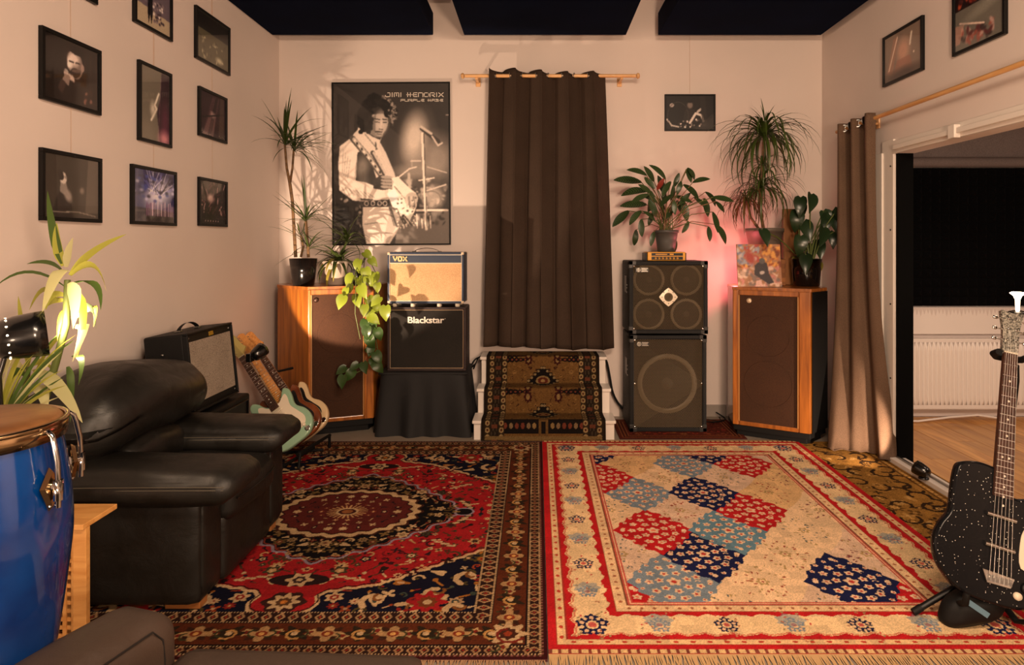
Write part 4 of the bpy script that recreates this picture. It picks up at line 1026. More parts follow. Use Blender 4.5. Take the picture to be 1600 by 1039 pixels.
strokes(mb, 'PURPLE HAZE', Kp(714, 0)[0], Kp(0, 145)[1], 0.026, 0.017, 0.008, 0.0048, px)
mb.build('poster_lettering', M('print_white', (226, 214, 200), 0.5), poster, label='wide white printed lettering')

# ================================================================== CORNER LOUDSPEAKERS
walnut = wood('walnut_veneer', (112, 62, 18), (164, 98, 32), (9, 9, 0.7), 0.32, 0.35, 3)
walnut2 = wood('walnut_trim', (124, 68, 24), (178, 106, 42), (10, 10, 0.9), 0.3, 0.35, 3)
grille_cloth = weave('grille_cloth_brown', (40, 24, 14), (70, 42, 24), 330)
def poly_cab(name, label, pts, zb, zt, front, panel_in, badge):
    """pts: floor outline counter-clockwise seen from above; front = the index of the front edge pts[i] to pts[i+1]"""
    cx = sum(p[0] for p in pts)/len(pts); cy = sum(p[1] for p in pts)/len(pts)
    r = thing(name, label, 'loudspeaker', (cx, cy, 0), 'wooden corner loudspeakers')
    C = Vector((cx, cy))
    MB().prism(pts, zb+0.004, zt-0.022).build('cabinet_body', walnut, r, bevel=0.004)
    big = [tuple(C+(Vector(p)-C)*1.012) for p in pts]
    MB().prism(big, zt-0.022, zt).build('top_board', walnut2, r, bevel=0.004)
    small = [tuple(C+(Vector(p)-C)*0.9) for p in pts]; mid = [tuple(C+(Vector(p)-C)*0.985) for p in pts]
    pl = MB().prism(small, 0.001, zb*0.55).prism(mid, zb*0.55, zb+0.004).build('plinth', black_mat, r, bevel=0.004)
    a, b = Vector(pts[front]), Vector(pts[front+1]); t = (b-a).normalized(); n = Vector((t.y, -t.x)); w = (b-a).length
    m = frame_matrix((a.x, a.y, 0), (t.x, t.y, 0), (0, 0, 1), (n.x, n.y, 0))
    l, q = panel_in; z0, z1 = zb+0.035, zt-0.06
    MB(m).box(l, z0, 0, w-q, z1, 0.006).build('grille_cloth', grille_cloth, r)
    for (x0, x1) in ((0.0, l-0.01), (w-q+0.01, w)): MB(m).box(x0+0.002, zb+0.004, -0.01, x1, zt-0.022, 0.016).build('front_stile', walnut2, r, bevel=0.006, seg=3)
    MB(m).box(l-0.01, zb+0.004, -0.01, w-q+0.01, z0, 0.013).build('front_rail', walnut2, r, bevel=0.004)
    MB(m).box(l-0.01, z1, -0.01, w-q+0.01, zt-0.022, 0.013).build('front_rail', walnut2, r, bevel=0.004)
    mb = MB(m)
    for x in (l-0.01, w-q+0.003): mb.box(x, z0, 0.004, x+0.007, z1, 0.02)
    mb.build('inner_bead', M('pale_bead', (176, 124, 70), 0.4), r)
    bx, by = badge[0]*w, badge[1]
    mb = MB(m); mb.lathe([(0.0, 0.012), (0.008, 0.012), (0.017, 0.009), (0.019, 0.004), (0.019, 0)], (bx, by, 0.006), 20, (0, 0, 1))
    mb.build('badge', badge[2], r)
    # drivers faintly behind the cloth
    mb = MB(m)
    for zz, rr in ((zt-0.36, 0.15), (zb+0.33, 0.17)):
        mb.tube([((l+w-q)/2+rr*math.cos(t_), zz+rr*math.sin(t_), 0.005) for t_ in np.linspace(0, 2*PI, 36, endpoint=False)], 0.003, 6, closed=True)
    mb.build('driver_rim', grille_cloth, r)
    return r
poly_cab('corner_loudspeaker', 'tall walnut corner loudspeaker with brown grille under the left potted plants',
         [(-1.724, 4.83), (-1.27, 5.0), (-1.235, 5.34), (-2.0, 5.36), (-2.10, 5.24), (-2.05, 5.07)], 0.094, 1.13, 0, (0.03, 0.085), (0.12, 1.03, M('dark_badge', (60, 40, 30), 0.4, 0.6)))
poly_cab('corner_loudspeaker', 'tall walnut corner loudspeaker with brown grille beside the taupe curtain on the right',
         [(1.495, 4.87), (1.973, 4.60), (2.16, 4.765), (2.19, 5.22), (1.74, 5.33), (1.54, 5.15)], 0.085, 1.13, 0, (0.055, 0.09), (0.22, 1.03, M('light_badge', (214, 190, 160), 0.35, 0.5)))

rcab = bpy.data.objects['corner_loudspeaker.001']
a_, b_ = Vector((1.985, 4.606)), Vector((2.16, 4.759)); t_ = (b_-a_).normalized(); n_ = Vector((t_.y, -t_.x))
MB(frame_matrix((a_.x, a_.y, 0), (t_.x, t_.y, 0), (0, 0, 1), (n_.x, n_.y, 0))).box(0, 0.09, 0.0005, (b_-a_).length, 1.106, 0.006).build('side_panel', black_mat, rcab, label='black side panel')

# ================================================================== AMPS on the left
X0b, X1b = -1.16, -0.52
sheet = M('black_sheet', (17, 17, 19), 0.75, bump=(500, 0.2))
cl = thing('draped_box', 'low box draped in a black cloth, under the two stacked guitar amplifiers', 'box', (-0.84, 5.03, 0))
def clf(u, v):
    a = 2*PI*u; w = 0.335; d = 0.20; flare = (1-v)
    ca, sa = math.cos(a), math.sin(a); k = (abs(ca)**7+abs(sa)**7)**(-1/7)
    x, y = ca*k, sa*k
    fold = 0.022*flare*(math.sin(13*a)+0.6*math.sin(7*a+1))*(1 if abs(x) > 0.2 or True else 0)
    corner = (abs(x)**8*abs(y)**8); e = 0.04*flare**0.8+0.03*corner*flare+fold
    return (-0.86+x*(w+e), 5.055+y*(d+e*0.9), 0.001+0.476*v-0.012*(1-v)*(0.5+0.5*math.sin(9*a)))
MB().grid(clf, 220, 16, closed_u=True).build('cloth_skirt', sheet, cl)
MB().rbox((-0.86, 5.055, 0.468), (0.685, 0.405, 0.024), 0.012, 8).build('cloth_top', sheet, cl)
mb = MB(); mb.box(-1.17, 4.88, 0.005, -0.55, 5.23, 0.455); mb.build('inner_box', black_mat, cl)

def amp_shell(r, m, w, h, d, mat, bev=0.012, inset=0.012, rim=0.018):
    """open-fronted box: local x width, y up, z towards the viewer; front at z = 0"""
    MB(m).box(0, 0, -d, w, h, -inset-0.003).build('cabinet_body', mat, r, bevel=bev, seg=3)
    mb = MB(m); 
    mb.box(0, 0, -inset-0.01, w, rim, 0); mb.box(0, h-rim, -inset-0.01, w, h, 0); mb.box(0, rim, -inset-0.01, rim, h-rim, 0); mb.box(w-rim, rim, -inset-0.01, w, h-rim, 0)
    mb.build('front_edge', mat, r, bevel=0.004)
def piping(r, m, x0, y0, x1, y1, z, rad, mat, name='piping'):
    MB(m).tube([(x0, y0, z), (x1, y0, z), (x1, y1, z), (x0, y1, z)], rad, 6, closed=True).build(name, mat, r)
def corners(r, m, w, h, d, mat, s=0.03, front_only=False):
    for x in (0, w):
        for y in (0, h):
            for z in ((0,) if front_only else (0, -d)):
                c = (x-(s*0.42 if x else -s*0.42), y-(s*0.42 if y else -s*0.42), z-(s*0.42 if z == 0 else -s*0.42))
                MB(m).rbox(c, (s, s, s), s*0.3, 4).build('corner_cap', mat, r)
def strap_handle(r, m, x0, x1, y, z, mat, hgt=0.03):
    MB(m).grid(lambda u, v: (x0+(x1-x0)*u, y+hgt*math.sin(PI*u)**0.6+0.004*(v > 0.9), z-0.012+0.024*v), 20, 3).build('handle', mat, r)
    for x in (x0, x1): MB(m).box(x-0.014, y, z-0.016, x+0.014, y+0.008, z+0.016).build('handle_bracket', steel, r, bevel=0.002)
def axis_m(x, y, z): return frame_matrix((x, y, z), (1, 0, 0), (0, 0, 1), (0, -1, 0))
# lower speaker cabinet
D1 = 4.90; s1 = D1/1000
ax0, ax1 = (605-838)*s1, (728-838)*s1; az0, az1 = 0.4815, H+(380-480)*s1
m = axis_m(ax0, D1, az0); w, h = ax1-ax0, az1-az0
cab = thing('guitar_cabinet', 'black guitar speaker cabinet with white lettering, directly on the draped box', 'amplifier', ((ax0+ax1)/2, D1+0.14, az0))
ox = M('oxblood_tolex', (40, 22, 20), 0.5, bump=(420, 0.5))
amp_shell(cab, m, w, h, 0.28, ox)
MB(m).box(0.02, 0.02, -0.02, w-0.02, h-0.02, -0.006).build('grille_cloth', weave('grille_cloth_black', (16, 15, 14), (44, 40, 36), 600), cab)
piping(cab, m, 0.022, 0.022, w-0.022, h-0.022, -0.003, 0.0028, M('pale_piping', (188, 160, 128), 0.5))
vs, fs = text_mesh('Blackstar', 0.060, 0.0015, 0.0012, 1.17, 0.97)
xx = [v[0] for v in vs]; k = (693-636)*s1/(max(xx)-min(xx)); mb = MB(m)
mb.add([(v[0]*k+0.157-min(xx)*k, v[1]*max(k, 0.9)+h-0.121, v[2]-0.002) for v in vs], fs)
mb.build('lettering', M('logo_white', (232, 224, 212), 0.35), cab, label='white name lettering')
vs, fs = text_mesh('R', 0.010, 0.0012); mb = MB(m); mb.add([(v[0]+0.157+(693-636)*s1+0.004, v[1]+h-0.092, v[2]-0.002) for v in vs], fs); mb.build('trademark', MATS['logo_white'], cab)
for x in (0.06, w-0.06): MB(m).box(x-0.02, -0.0045, -0.25, x+0.02, 0.0, -0.03).build('rubber_foot', black_rub, cab)
# upper combo
az2 = az1+0.028; az3 = H+(380-394)*s1; m = axis_m(ax0+0.003, D1-0.005, az2); w2, h2 = (725-606)*s1, az3-az2
combo = thing('guitar_combo', 'navy guitar combo amplifier with tan weave grille and white piping on top of the cabinet', 'amplifier', ((ax0+ax1)/2, D1+0.12, az2-0.0275))
nvt = M('navy_tolex', (34, 50, 74), 0.45, bump=(420, 0.5))
amp_shell(combo, m, w2, h2, 0.25, nvt)
MB(m).box(0.016, 0.022, -0.02, w2-0.016, h2-0.085, -0.006).build('grille_cloth', weave('grille_cloth_tan', (176, 134, 94), (222, 184, 140), 240), combo)
MB(m).box(0.016, h2-0.083, -0.02, w2-0.016, h2-0.020, -0.005).build('control_fascia', nvt, combo)
wp = M('white_piping', (228, 216, 196), 0.4)
piping(combo, m, 0.016, 0.02, w2-0.016, h2-0.02, -0.003, 0.0035, wp); MB(m).tube([(0.016, h2-0.084, -0.004), (w2-0.016, h2-0.084, -0.004)], 0.0035, 6).build('piping', wp, combo)
mb = MB(m); x = 0.045; y = h2-0.068; lw_ = 0.0085
def bar(a, b, wd=lw_):
    A, B = Vector(a), Vector(b); d = (B-A).normalized(); n_ = Vector((-d.y, d.x))*wd/2
    q = [A+n_, A-n_, B-n_, B+n_]
    mb.add([(p.x, p.y, z) for z in (-0.004, 0.001) for p in q], [(0, 1, 2, 3), (4, 7, 6, 5)][::-1]+[(0, 4, 5, 1), (1, 5, 6, 2), (2, 6, 7, 3), (3, 7, 4, 0)])
bar((x, y+0.034), (x+0.014, y)); bar((x+0.014, y), (x+0.028, y+0.034)); bar((x-0.006, y+0.034), (x+0.009, y+0.034), 0.006); bar((x+0.021, y+0.034), (x+0.034, y+0.034), 0.006)
ox0 = x+0.038
for a, b in (((0, .004), (0, .030)), ((0.026, .004), (0.026, .030)), ((0, .002), (0.026, .002)), ((0, .032), (0.026, .032))): bar((ox0+a[0], y+a[1]), (ox0+b[0], y+b[1]), 0.010)
x2 = ox0+0.036; bar((x2, y), (x2+0.030, y+0.034)); bar((x2, y+0.034), (x2+0.030, y)); bar((x2-0.005, y+0.034), (x2+0.008, y+0.034), 0.006); bar((x2+0.022, y), (x2+0.035, y), 0.006)
mb.build('lettering', M('logo_gold', (232, 206, 150), 0.25, 0.3), combo, label='pale gold name letters')
for x in (0.05, 0.19, w2-0.19, w2-0.05): MB(m).lathe([(0.016, 0), (0.018, -0.004), (0.018, -0.024), (0.013, -0.0265)], (x, 0, -0.03), 14, (0, 1, 0)).build('foot', M('foot_white', (206, 196, 178), 0.4), combo)
for x in (0.05, w2-0.05): MB(m).lathe([(0.016, 0), (0.018, -0.004), (0.018, -0.024), (0.013, -0.0265)], (x, 0, -0.2), 14, (0, 1, 0)).build('foot', MATS['foot_white'], combo)
corners(combo, m, w2, h2, 0.25, M('corner_cream', (206, 186, 160), 0.4), 0.024)
strap_handle(combo, m, w2/2-0.11, w2/2+0.09, h2, -0.12, black_rub, 0.028)
for a, b in ((0.0, 0.07), (0.13, 0.22)): MB(m).box(-0.006, h2*0.2+a, -0.19, 0.0005, h2*0.2+b, -0.05).build('side_vent', steel if a else black_mat, combo)

# combo amplifier facing along the left wall, tilted back on a black case
case = thing('amp_case', 'black case between the armchair and left wall, carrying the tilted amplifier', 'case', (-1.93, 3.65, 0))
MB().box(-2.13, 3.36, 0.002, -1.775, 3.97, 0.535).build('case_body', tolex, case, bevel=0.015, seg=3)
MB().tube([(-1.775, 3.40, 0.10), (-1.772, 3.40, 0.50), (-1.772, 3.93, 0.50), (-1.772, 3.93, 0.10)], 0.006, 6).build('edge_trim', black_pl, case)
tl = math.radians(6); Yv = Vector((-math.sin(tl), 0, math.cos(tl))); Zv = Vector((math.cos(tl), 0, math.sin(tl)))
Wf, Hf, Df = 0.50, 0.425, 0.235
o3 = Vector((-1.790, 3.36, 0.562)); m = frame_matrix(o3, (0, 1, 0), Yv, Zv)
fd = thing('guitar_combo', 'black combo amplifier with silver grey grille tilted back beside the left wall', 'amplifier', (-1.93, 3.61, 0.536))
amp_shell(fd, m, Wf, Hf, Df, tolex, 0.012, 0.02, 0.012)
MB(m).box(0.024, 0.05, -0.03, Wf-0.024, Hf-0.05, -0.008).build('grille_cloth', weave('grille_cloth_silver', (96, 86, 76), (176, 162, 146), 330), fd)
MB(m).box(0.012, Hf-0.05, -0.03, Wf-0.012, Hf-0.012, -0.012).build('upper_panel', tolex, fd); MB(m).box(0.012, 0.012, -0.03, Wf-0.012, 0.05, -0.012).build('lower_panel', tolex, fd)
MB(m).box(0.235, Hf-0.044, -0.012, 0.285, Hf-0.020, -0.008).build('logo_plate', gold_m, fd, bevel=0.001)
mb = MB(m)
for x in (0.03, Wf-0.03):
    for y in (0.03, Hf-0.03): mb.lathe([(0.006, 0.0), (0.005, 0.003), (0, 0.004)], (x, y, -0.012), 10, (0, 0, 1))
for y in (Hf-0.10, Hf-0.24): mb.lathe([(0.007, 0), (0.006, 0.003), (0, 0.004)], (0.0, y, -0.14), 10, (-1, 0, 0))
mb.build('screw', steel, fd)['kind'] = 'stuff'
strap_handle(fd, m, Wf/2-0.10, Wf/2+0.10, Hf, -0.13, black_rub, 0.04)
mb = MB(m)
for x in (0.05, Wf-0.05):
    for z in (-0.05, -Df+0.03): mb.lathe([(0.014, 0), (0.016, -0.003), (0.016, -0.012 if z > -0.1 else -0.008), (0.010, -0.013 if z > -0.1 else -0.009)], (x, 0, z), 12, (0, 1, 0))
MB(m).box(0.02, -0.012, -0.07, Wf-0.02, 0, -0.03).build('tilt_wedge', black_rub, fd)

# ================================================================== BASS CABINETS on the right
mesh_steel = M('grille_steel', (128, 112, 88), 0.42, 0.6)
cone_m = M('speaker_cone', (52, 46, 38), 0.75, bump=(40, 0.2)); ring_m = M('cone_surround', (132, 118, 96), 0.45)
def bass_cab(label, px0, px1, py0, py1, D, drivers, horn, badge_h, depth=0.40, z0=None):
    s = D/1000; x0, x1 = (px0-838)*s, (px1-838)*s; zz0, zz1 = (H+(380-py1)*s if z0 is None else z0), H+(380-py0)*s
    w, h = x1-x0, zz1-zz0; m = axis_m(x0, D, zz0)
    r = thing('bass_cabinet', label, 'loudspeaker', ((x0+x1)/2, D+depth/2, zz0), 'bass cabinets')
    amp_shell(r, m, w, h, depth, tolex, 0.014, 0.05, 0.028)
    MB(m).box(0.028, 0.028, -0.06, w-0.028, h-0.028, -0.045).build('baffle', M('baffle_black', (24, 22, 20), 0.8), r)
    for (cx, cy, rad) in drivers:
        X, Y, R = cx*w, cy*h, rad*w
        dv = MB(m).lathe([(R*0.22, -0.028), (R*0.55, -0.018), (R*0.84, -0.004)], (X, Y, -0.034), 36, (0, 0, 1)).build('cone', cone_m, r)
        MB(m).lathe([(R*0.83, -0.004), (R*0.88, 0.006), (R*0.94, 0.002), (R*0.95, 0.0), (R, 0.004), (R*1.0, -0.01)], (X, Y, -0.036), 40, (0, 0, 1)).build('surround', ring_m, dv)
        MB(m).lathe([(R*0.30, 0), (R*0.26, 0.012), (R*0.15, 0.022), (0, 0.026)], (X, Y, -0.056), 24, (0, 0, 1)).build('dust_cap', M('dust_cap', (70, 60, 48), 0.5), dv)
    # expanded metal grille: two families of diagonal strands
    p = 0.0125; g0, g1, k0, k1 = 0.030, w-0.030, 0.030, h-0.030; mb = MB(m); sl = 0.62
    def strand(c, sg):
        # line y = sg*sl*x + c clipped to the opening
        pts = []
        for x in (g0, g1):
            y = sg*sl*x+c
            if k0 <= y <= k1: pts.append((x, y))
        for y in (k0, k1):
            x = (y-c)/(sg*sl)
            if g0 < x < g1: pts.append((x, y))
        if len(pts) < 2: return
        a, b = Vector(pts[0]), Vector(pts[1]); d = (b-a)
        if d.length < 0.004: return
        d.normalize(); n_ = Vector((-d.y, d.x))*0.0013
        mb.add([(a.x+n_.x, a.y+n_.y, -0.007), (a.x-n_.x, a.y-n_.y, -0.0045), (b.x-n_.x, b.y-n_.y, -0.0045), (b.x+n_.x, b.y+n_.y, -0.007)], [(0, 1, 2, 3)])
    c = -sl*w
    while c < h+sl*w: strand(c, 1); strand(c+sl*w*0, -1); c += p*0.92
    gr = mb.build('metal_grille', mesh_steel, r); gr['kind'] = 'stuff'
    MB(m).tube([(g0, k0, -0.006), (g1, k0, -0.006), (g1, k1, -0.006), (g0, k1, -0.006)], 0.004, 6, closed=True).build('grille_frame', black_pl, r)
    for x in (0.038, w-0.038):
        for y in ((0.038, h-0.038) if horn else (0.038, h*0.5, h-0.038)):
            MB(m).lathe([(0.009, 0), (0.009, 0.003), (0.005, 0.006), (0, 0.0065)], (x, y, -0.005), 12, (0, 0, 1)).build('grille_bolt', chrome, r)
    for x in (0, w):                                     # L-shaped plastic corners
        for y in (0, h):
            sx = 1 if x == 0 else -1; sy = 1 if y == 0 else -1; e = 0.0015
            q = MB(m)
            def bx(xa, xb, ya, yb, za, zb): q.box(min(xa, xb), min(ya, yb), za, max(xa, xb), max(ya, yb), zb)
            bx(x-sx*e, x+sx*0.055, y-sy*e, y+sy*0.030, -0.05, 0.003); bx(x-sx*e, x+sx*0.030, y-sy*e, y+sy*0.055, -0.05, 0.003)
            q.build('corner_cap', M('corner_grey', (38, 37, 36), 0.42), r, bevel=0.003)
    bw, bh = 0.10, badge_h; bx0, by0 = 0.05, h-0.05-bh
    bd = MB(m).box(bx0, by0, -0.004, bx0+bw, by0+bh, 0.0).build('badge', M('badge_black', (30, 29, 28), 0.3), r, bevel=0.001)
    em = M('badge_silver', (190, 184, 172), 0.3, 0.4)
    mb = MB(m); mb.tube([(bx0+0.022+0.014*math.cos(t), by0+bh/2+0.014*math.sin(t), 0.0008) for t in np.linspace(0, 2*PI, 20, endpoint=False)], 0.0035, 5, closed=True)
    mb.box(bx0+0.014, by0+bh/2-0.004, 0, bx0+0.030, by0+bh/2+0.004, 0.0015); mb.box(bx0+0.019, by0+bh/2-0.012, 0, bx0+0.024, by0+bh/2+0.012, 0.0015)
    mb.build('emblem', em, bd); mb = MB(m)
    for i in range(3): mb.box(bx0+0.045, by0+bh*(0.2+0.25*i), 0, bx0+0.045+0.048*(1-0.15*(i % 2)), by0+bh*(0.2+0.25*i)+0.004, 0.001)
    for e0, e1 in (((bx0+0.042, by0+0.003), (bx0+bw-0.004, by0+0.005)), ((bx0+0.042, by0+bh-0.005), (bx0+bw-0.004, by0+bh-0.003))): mb.box(*e0, 0, *e1, 0.001)
    mb.build('badge_print', em, bd)
    if horn:
        X, Y = 0.5*w, 0.505*h; q = [(X, Y+0.070), (X-0.066, Y), (X, Y-0.070), (X+0.066, Y)]
        mb = MB(m); sil = M('horn_silver', (226, 212, 190), 0.4, 0.2, bump=(90, 0.3)); n_ = 32
        pts = []
        for k in range(n_):
            t = 2*PI*k/n_; u, v = abs(math.cos(t)), abs(math.sin(t)); rr = 0.072/(u**1.15+v**1.15)**(1/1.15); pts.append((X+rr*math.cos(t), Y+rr*math.sin(t)))
        vs = [(x_, y_, 0.0) for x_, y_ in pts]+[(X+0.034*math.cos(2*PI*k/n_), Y+0.034*math.sin(2*PI*k/n_), 0.003) for k in range(n_)]+[(X+0.012*math.cos(2*PI*k/n_), Y+0.012*math.sin(2*PI*k/n_), -0.03) for k in range(n_)]
        fs = [(k, (k+1) % n_, n_+(k+1) % n_, n_+k) for k in range(n_)]; mb.add(vs, fs)
        hn = mb.build('tweeter_plate', sil, r, label='pale diamond tweeter plate')
        mb = MB(m); mb.add(vs, [(n_+k, n_+(k+1) % n_, 2*n_+(k+1) % n_, 2*n_+k) for k in range(n_)], True); mb.add(vs, [tuple(range(2*n_, 3*n_))]); mb.build('tweeter_horn', ring_m, hn)
        for k in range(8):
            t = 2*PI*k/8; MB(m).lathe([(0.004, 0), (0.003, 0.002), (0, 0.003)], (X+0.050*math.cos(t), Y+0.050*math.sin(t), 0.001), 8, (0, 0, 1)).build('screw', black_mat, hn)
    # recessed handle / connectors on the left side
    MB(m).box(-0.004, h*0.55, -0.23, 0.002, h*0.55+0.13, -0.12).build('side_handle', M('handle_dark', (26, 26, 26), 0.35), r, bevel=0.004)
    mb = MB(m)
    for zz in (0.56, 0.62, 0.66): mb.lathe([(0.007, 0), (0.007, 0.005), (0, 0.006)], (-0.002, h*zz, -0.1), 10, (-1, 0, 0))
    mb.build('connector', steel, r)
    for x in (0.06, w-0.06):
        for z in (-0.06, -depth+0.06): MB(m).lathe([(0.018, 0), (0.018, -0.006)], (x, 0.006, z), 12, (0, 1, 0)).build('rubber_foot', black_rub, r)
    return r
bass_cab('lower black bass cabinet with one large speaker behind a metal grille', 984, 1104, 524, 675, 4.93, [(0.5, 0.49, 0.39)], False, 0.034, z0=0.0075)
bass_cab('upper black bass cabinet with four speakers and a pale diamond tweeter', 983, 1106, 408, 521.5, 4.93, [(0.26, 0.74, 0.20), (0.74, 0.74, 0.20), (0.26, 0.26, 0.20), (0.74, 0.26, 0.20)], True, 0.036)
# small yellow bass head on top
zt = H+(380-408)*0.00493
hd = thing('bass_amplifier', 'small yellow and black bass amplifier head on the upper bass cabinet', 'amplifier', (1.0, 5.03, zt))
m = axis_m((1012-838)*0.00495, 4.95, zt+0.004); w, h = (1071-1012)*0.00495, 0.066
yel = M('yellow_enamel', (216, 150, 30), 0.4)
MB(m).box(0, 0, -0.20, w, h, 0).build('chassis', yel, hd, bevel=0.004)
for y0, y1 in ((0.006, 0.030), (0.037, 0.058)): MB(m).box(0.03, y0, -0.002, w-0.02, y1, 0.0025).build('face_strip', black_pl, hd)
mb = MB(m)
for k in range(7): mb.lathe([(0.0085, 0), (0.0085, 0.012), (0.007, 0.014), (0, 0.0145)], (0.06+k*0.028, 0.018, 0.002), 12, (0, 0, 1))
mb.build('knob', M('knob_cream', (180, 128, 50), 0.4), hd)
mb = MB(m); mb.box(0.06, 0.045, 0.002, 0.15, 0.051, 0.0035); mb.box(0.17, 0.044, 0.002, 0.20, 0.053, 0.0035); mb.build('panel_print', yel, hd)
MB(m).box(-0.012, -0.004, -0.19, 0.0, h*0.9, -0.02).build('side_cheek', black_pl, hd, bevel=0.003); MB(m).box(w, -0.004, -0.19, w+0.012, h*0.9, -0.02).build('side_cheek', black_pl, hd, bevel=0.003)
ztop = zt+0.004+h

# ================================================================== ARMCHAIRS
hide = leather('black_leather', (21, 19, 16), 0.43, 0.45); hide2 = leather('brown_black_leather', (66, 53, 45), 0.48, 0.42)
stitch = M('stitching', (84, 78, 66), 0.6); beech = M('beech_foot', (150, 96, 50), 0.4)
ac = thing('armchair', 'black leather armchair against the left wall, facing right onto the dark rug', 'armchair', (-1.72, 2.9, 0))
wr = lambda k: (lambda q, p: (q.x, q.y, q.z+0.006*math.sin(9*q.x+k)*math.cos(7*q.y)))
MB().rbox((-1.71, 2.60, 0.245), (0.78, 0.20, 0.42), 0.03, 12, (0, 0.012, 0)).build('arm_panel', hide, ac)
MB().rbox((-1.71, 3.225, 0.245), (0.78, 0.20, 0.42), 0.03, 12, (0, 0.012, 0)).build('arm_panel', hide, ac)
def armroll(yc, xo):
    # padded roll along x, taller at its front, drooping sides
    def wp(q, p):
        f = (p[0]+1)/2
        return (q.x, q.y*(0.93+0.10*f), q.z+0.012*f+0.010*math.cos(p[1]*PI/2)-0.006*math.sin(6*q.x))
    return MB().rbox((-1.64+xo, yc, 0.502), (0.95, 0.31, 0.125), 0.06, 18, (0.02, 0.01, 0.022), wp)
for yc, xo in ((2.575, 0.0), (3.20, -0.06)):
    a = armroll(yc, xo).build('arm_pad', hide, ac)
    for dz, nm in ((0.0, 'stitch_line'), (-0.012, 'stitch_line')):
        y = yc-0.158; z = 0.53+dz
        MB().tube([(-2.02+xo, y+0.010, z-0.006), (-1.7+xo, y+0.002, z+0.004), (-1.4+xo, y-0.004, z+0.008), (-1.225+xo, y-0.003, z+0.008), (-1.19+xo, y+0.012, z+0.002), (-1.178+xo, y+0.05, z-0.002)], 0.0018, 5).build(nm, stitch, a)
MB().rbox((-1.70, 2.91, 0.185), (0.80, 0.48, 0.29), 0.03, 10).build('seat_base', hide, ac)
def seatw(q, p): return (q.x+0.0, q.y, q.z+0.012*math.sin(5*q.y+1)*(p[2] > 0)+(0.006*math.sin(14*q.y)*math.cos(9*q.x)))
MB().rbox((-1.57, 2.89, 0.365), (0.60, 0.44, 0.16), 0.05, 16, (0.03, 0, 0.030), seatw).build('seat_cushion', hide, ac)
MB().tube([(-1.262, 2.70, 0.385), (-1.244, 2.8, 0.388), (-1.240, 2.9, 0.388), (-1.244, 3.0, 0.388), (-1.262, 3.08, 0.385)], 0.004, 6).build('seat_piping', hide, ac)
def backw(q, p):
    y, z = p[1], p[2]
    return (q.x+0.02*z+0.012*math.sin(8*q.y+2*q.z*9)*0.5, q.y, q.z-0.06*y*y*(z > 0)+0.008*math.sin(11*q.y+3))
MB().rbox((-1.90, 2.90, 0.735), (0.44, 0.86, 0.32), 0.13, 20, (0.05, 0.02, 0.03), backw).build('back_pillow', hide, ac)
MB().rbox((-1.86, 2.90, 0.50), (0.30, 0.50, 0.26), 0.06, 14, (0.04, 0, 0.01), backw).build('back_cushion', hide, ac)
MB().rbox((-2.02, 2.90, 0.34), (0.22, 0.82, 0.56), 0.04, 10).build('back_frame', hide, ac)
mb = MB(); mb.tube([(-1.99+0.03*math.sin(3*t), 2.50+0.80*t, 0.905-0.05*(2*t-1)**2) for t in np.linspace(0, 1, 14)], 0.003, 5); mb.build('back_seam', stitch, ac)
for y0 in (2.545, 3.19): MB().rbox((-1.335+0.01, y0+0.05, 0.25), (0.03, 0.15, 0.36), 0.012, 6, (0.006, 0, 0)).build('front_panel', hide, ac)
for x in (-2.02, -1.40):
    for y in (2.56, 3.24): MB().box(x-0.07, y-0.03, 0.013 if x > -2.06 else 0.0, x+0.07, y+0.03, 0.05).build('foot', beech, ac, bevel=0.004)
sf = thing('lounge_chair', 'brown black leather lounge chair in the front left corner, turned to the back wall', 'armchair', (-0.8, 1.2, 0))
R = Matrix.Translation((-1.02, 1.3, 0)) @ Matrix.Rotation(math.radians(-3), 4, 'Z') @ Matrix.Translation((1.02, -1.3, 0))
def armw(q, p): return (q.x+0.012*p[2]*0, q.y, q.z-0.012*(p[1] < 0)*abs(p[1])+0.004*math.sin(12*q.y))
RA = Matrix.Translation((-0.965, 1.63, 0.015)) @ Matrix.Rotation(math.radians(-16), 4, 'Z')
a2 = MB(RA).rbox((-0.01, -0.40, 0.305), (0.20, 0.80, 0.47), 0.062, 18, (0.004, 0.006, 0.012), armw).build('arm', hide2, sf)
MB(RA).tube([(0.080, -0.66, 0.520), (0.081, -0.3, 0.522), (0.082, -0.09, 0.520), (0.089, -0.068, 0.49), (0.0905, -0.064, 0.44), (0.0905, -0.064, 0.12)], 0.0022, 5).build('seam', M('dark_seam', (22, 17, 14), 0.7), a2)
MB(RA).tube([(-0.095, -0.26, 0.505), (-0.05, -0.25, 0.539), (0.05, -0.25, 0.539), (0.098, -0.26, 0.505)], 0.0022, 5).build('seam', MATS['dark_seam'], a2)
MB(R).rbox((-0.60, 1.245, 0.388), (0.62, 0.79, 0.11), 0.035, 14, (0.004, 0.01, 0.016)).build('seat_cushion', hide2, sf)
MB(R).rbox((-0.605, 1.22, 0.20), (0.60, 0.74, 0.25), 0.025, 8).build('seat_base', hide2, sf)
MB(R).rbox((-0.72, 0.80, 0.52), (0.86, 0.20, 0.60), 0.06, 12, (0.01, 0.02, 0.01)).build('backrest', hide2, sf)
for x in (-0.86, -0.36):
    for y in (0.90, 1.52): MB(R).box(x-0.025, y-0.025, 0.0, x+0.025, y+0.025, 0.08).build('foot', beech, sf, bevel=0.003)

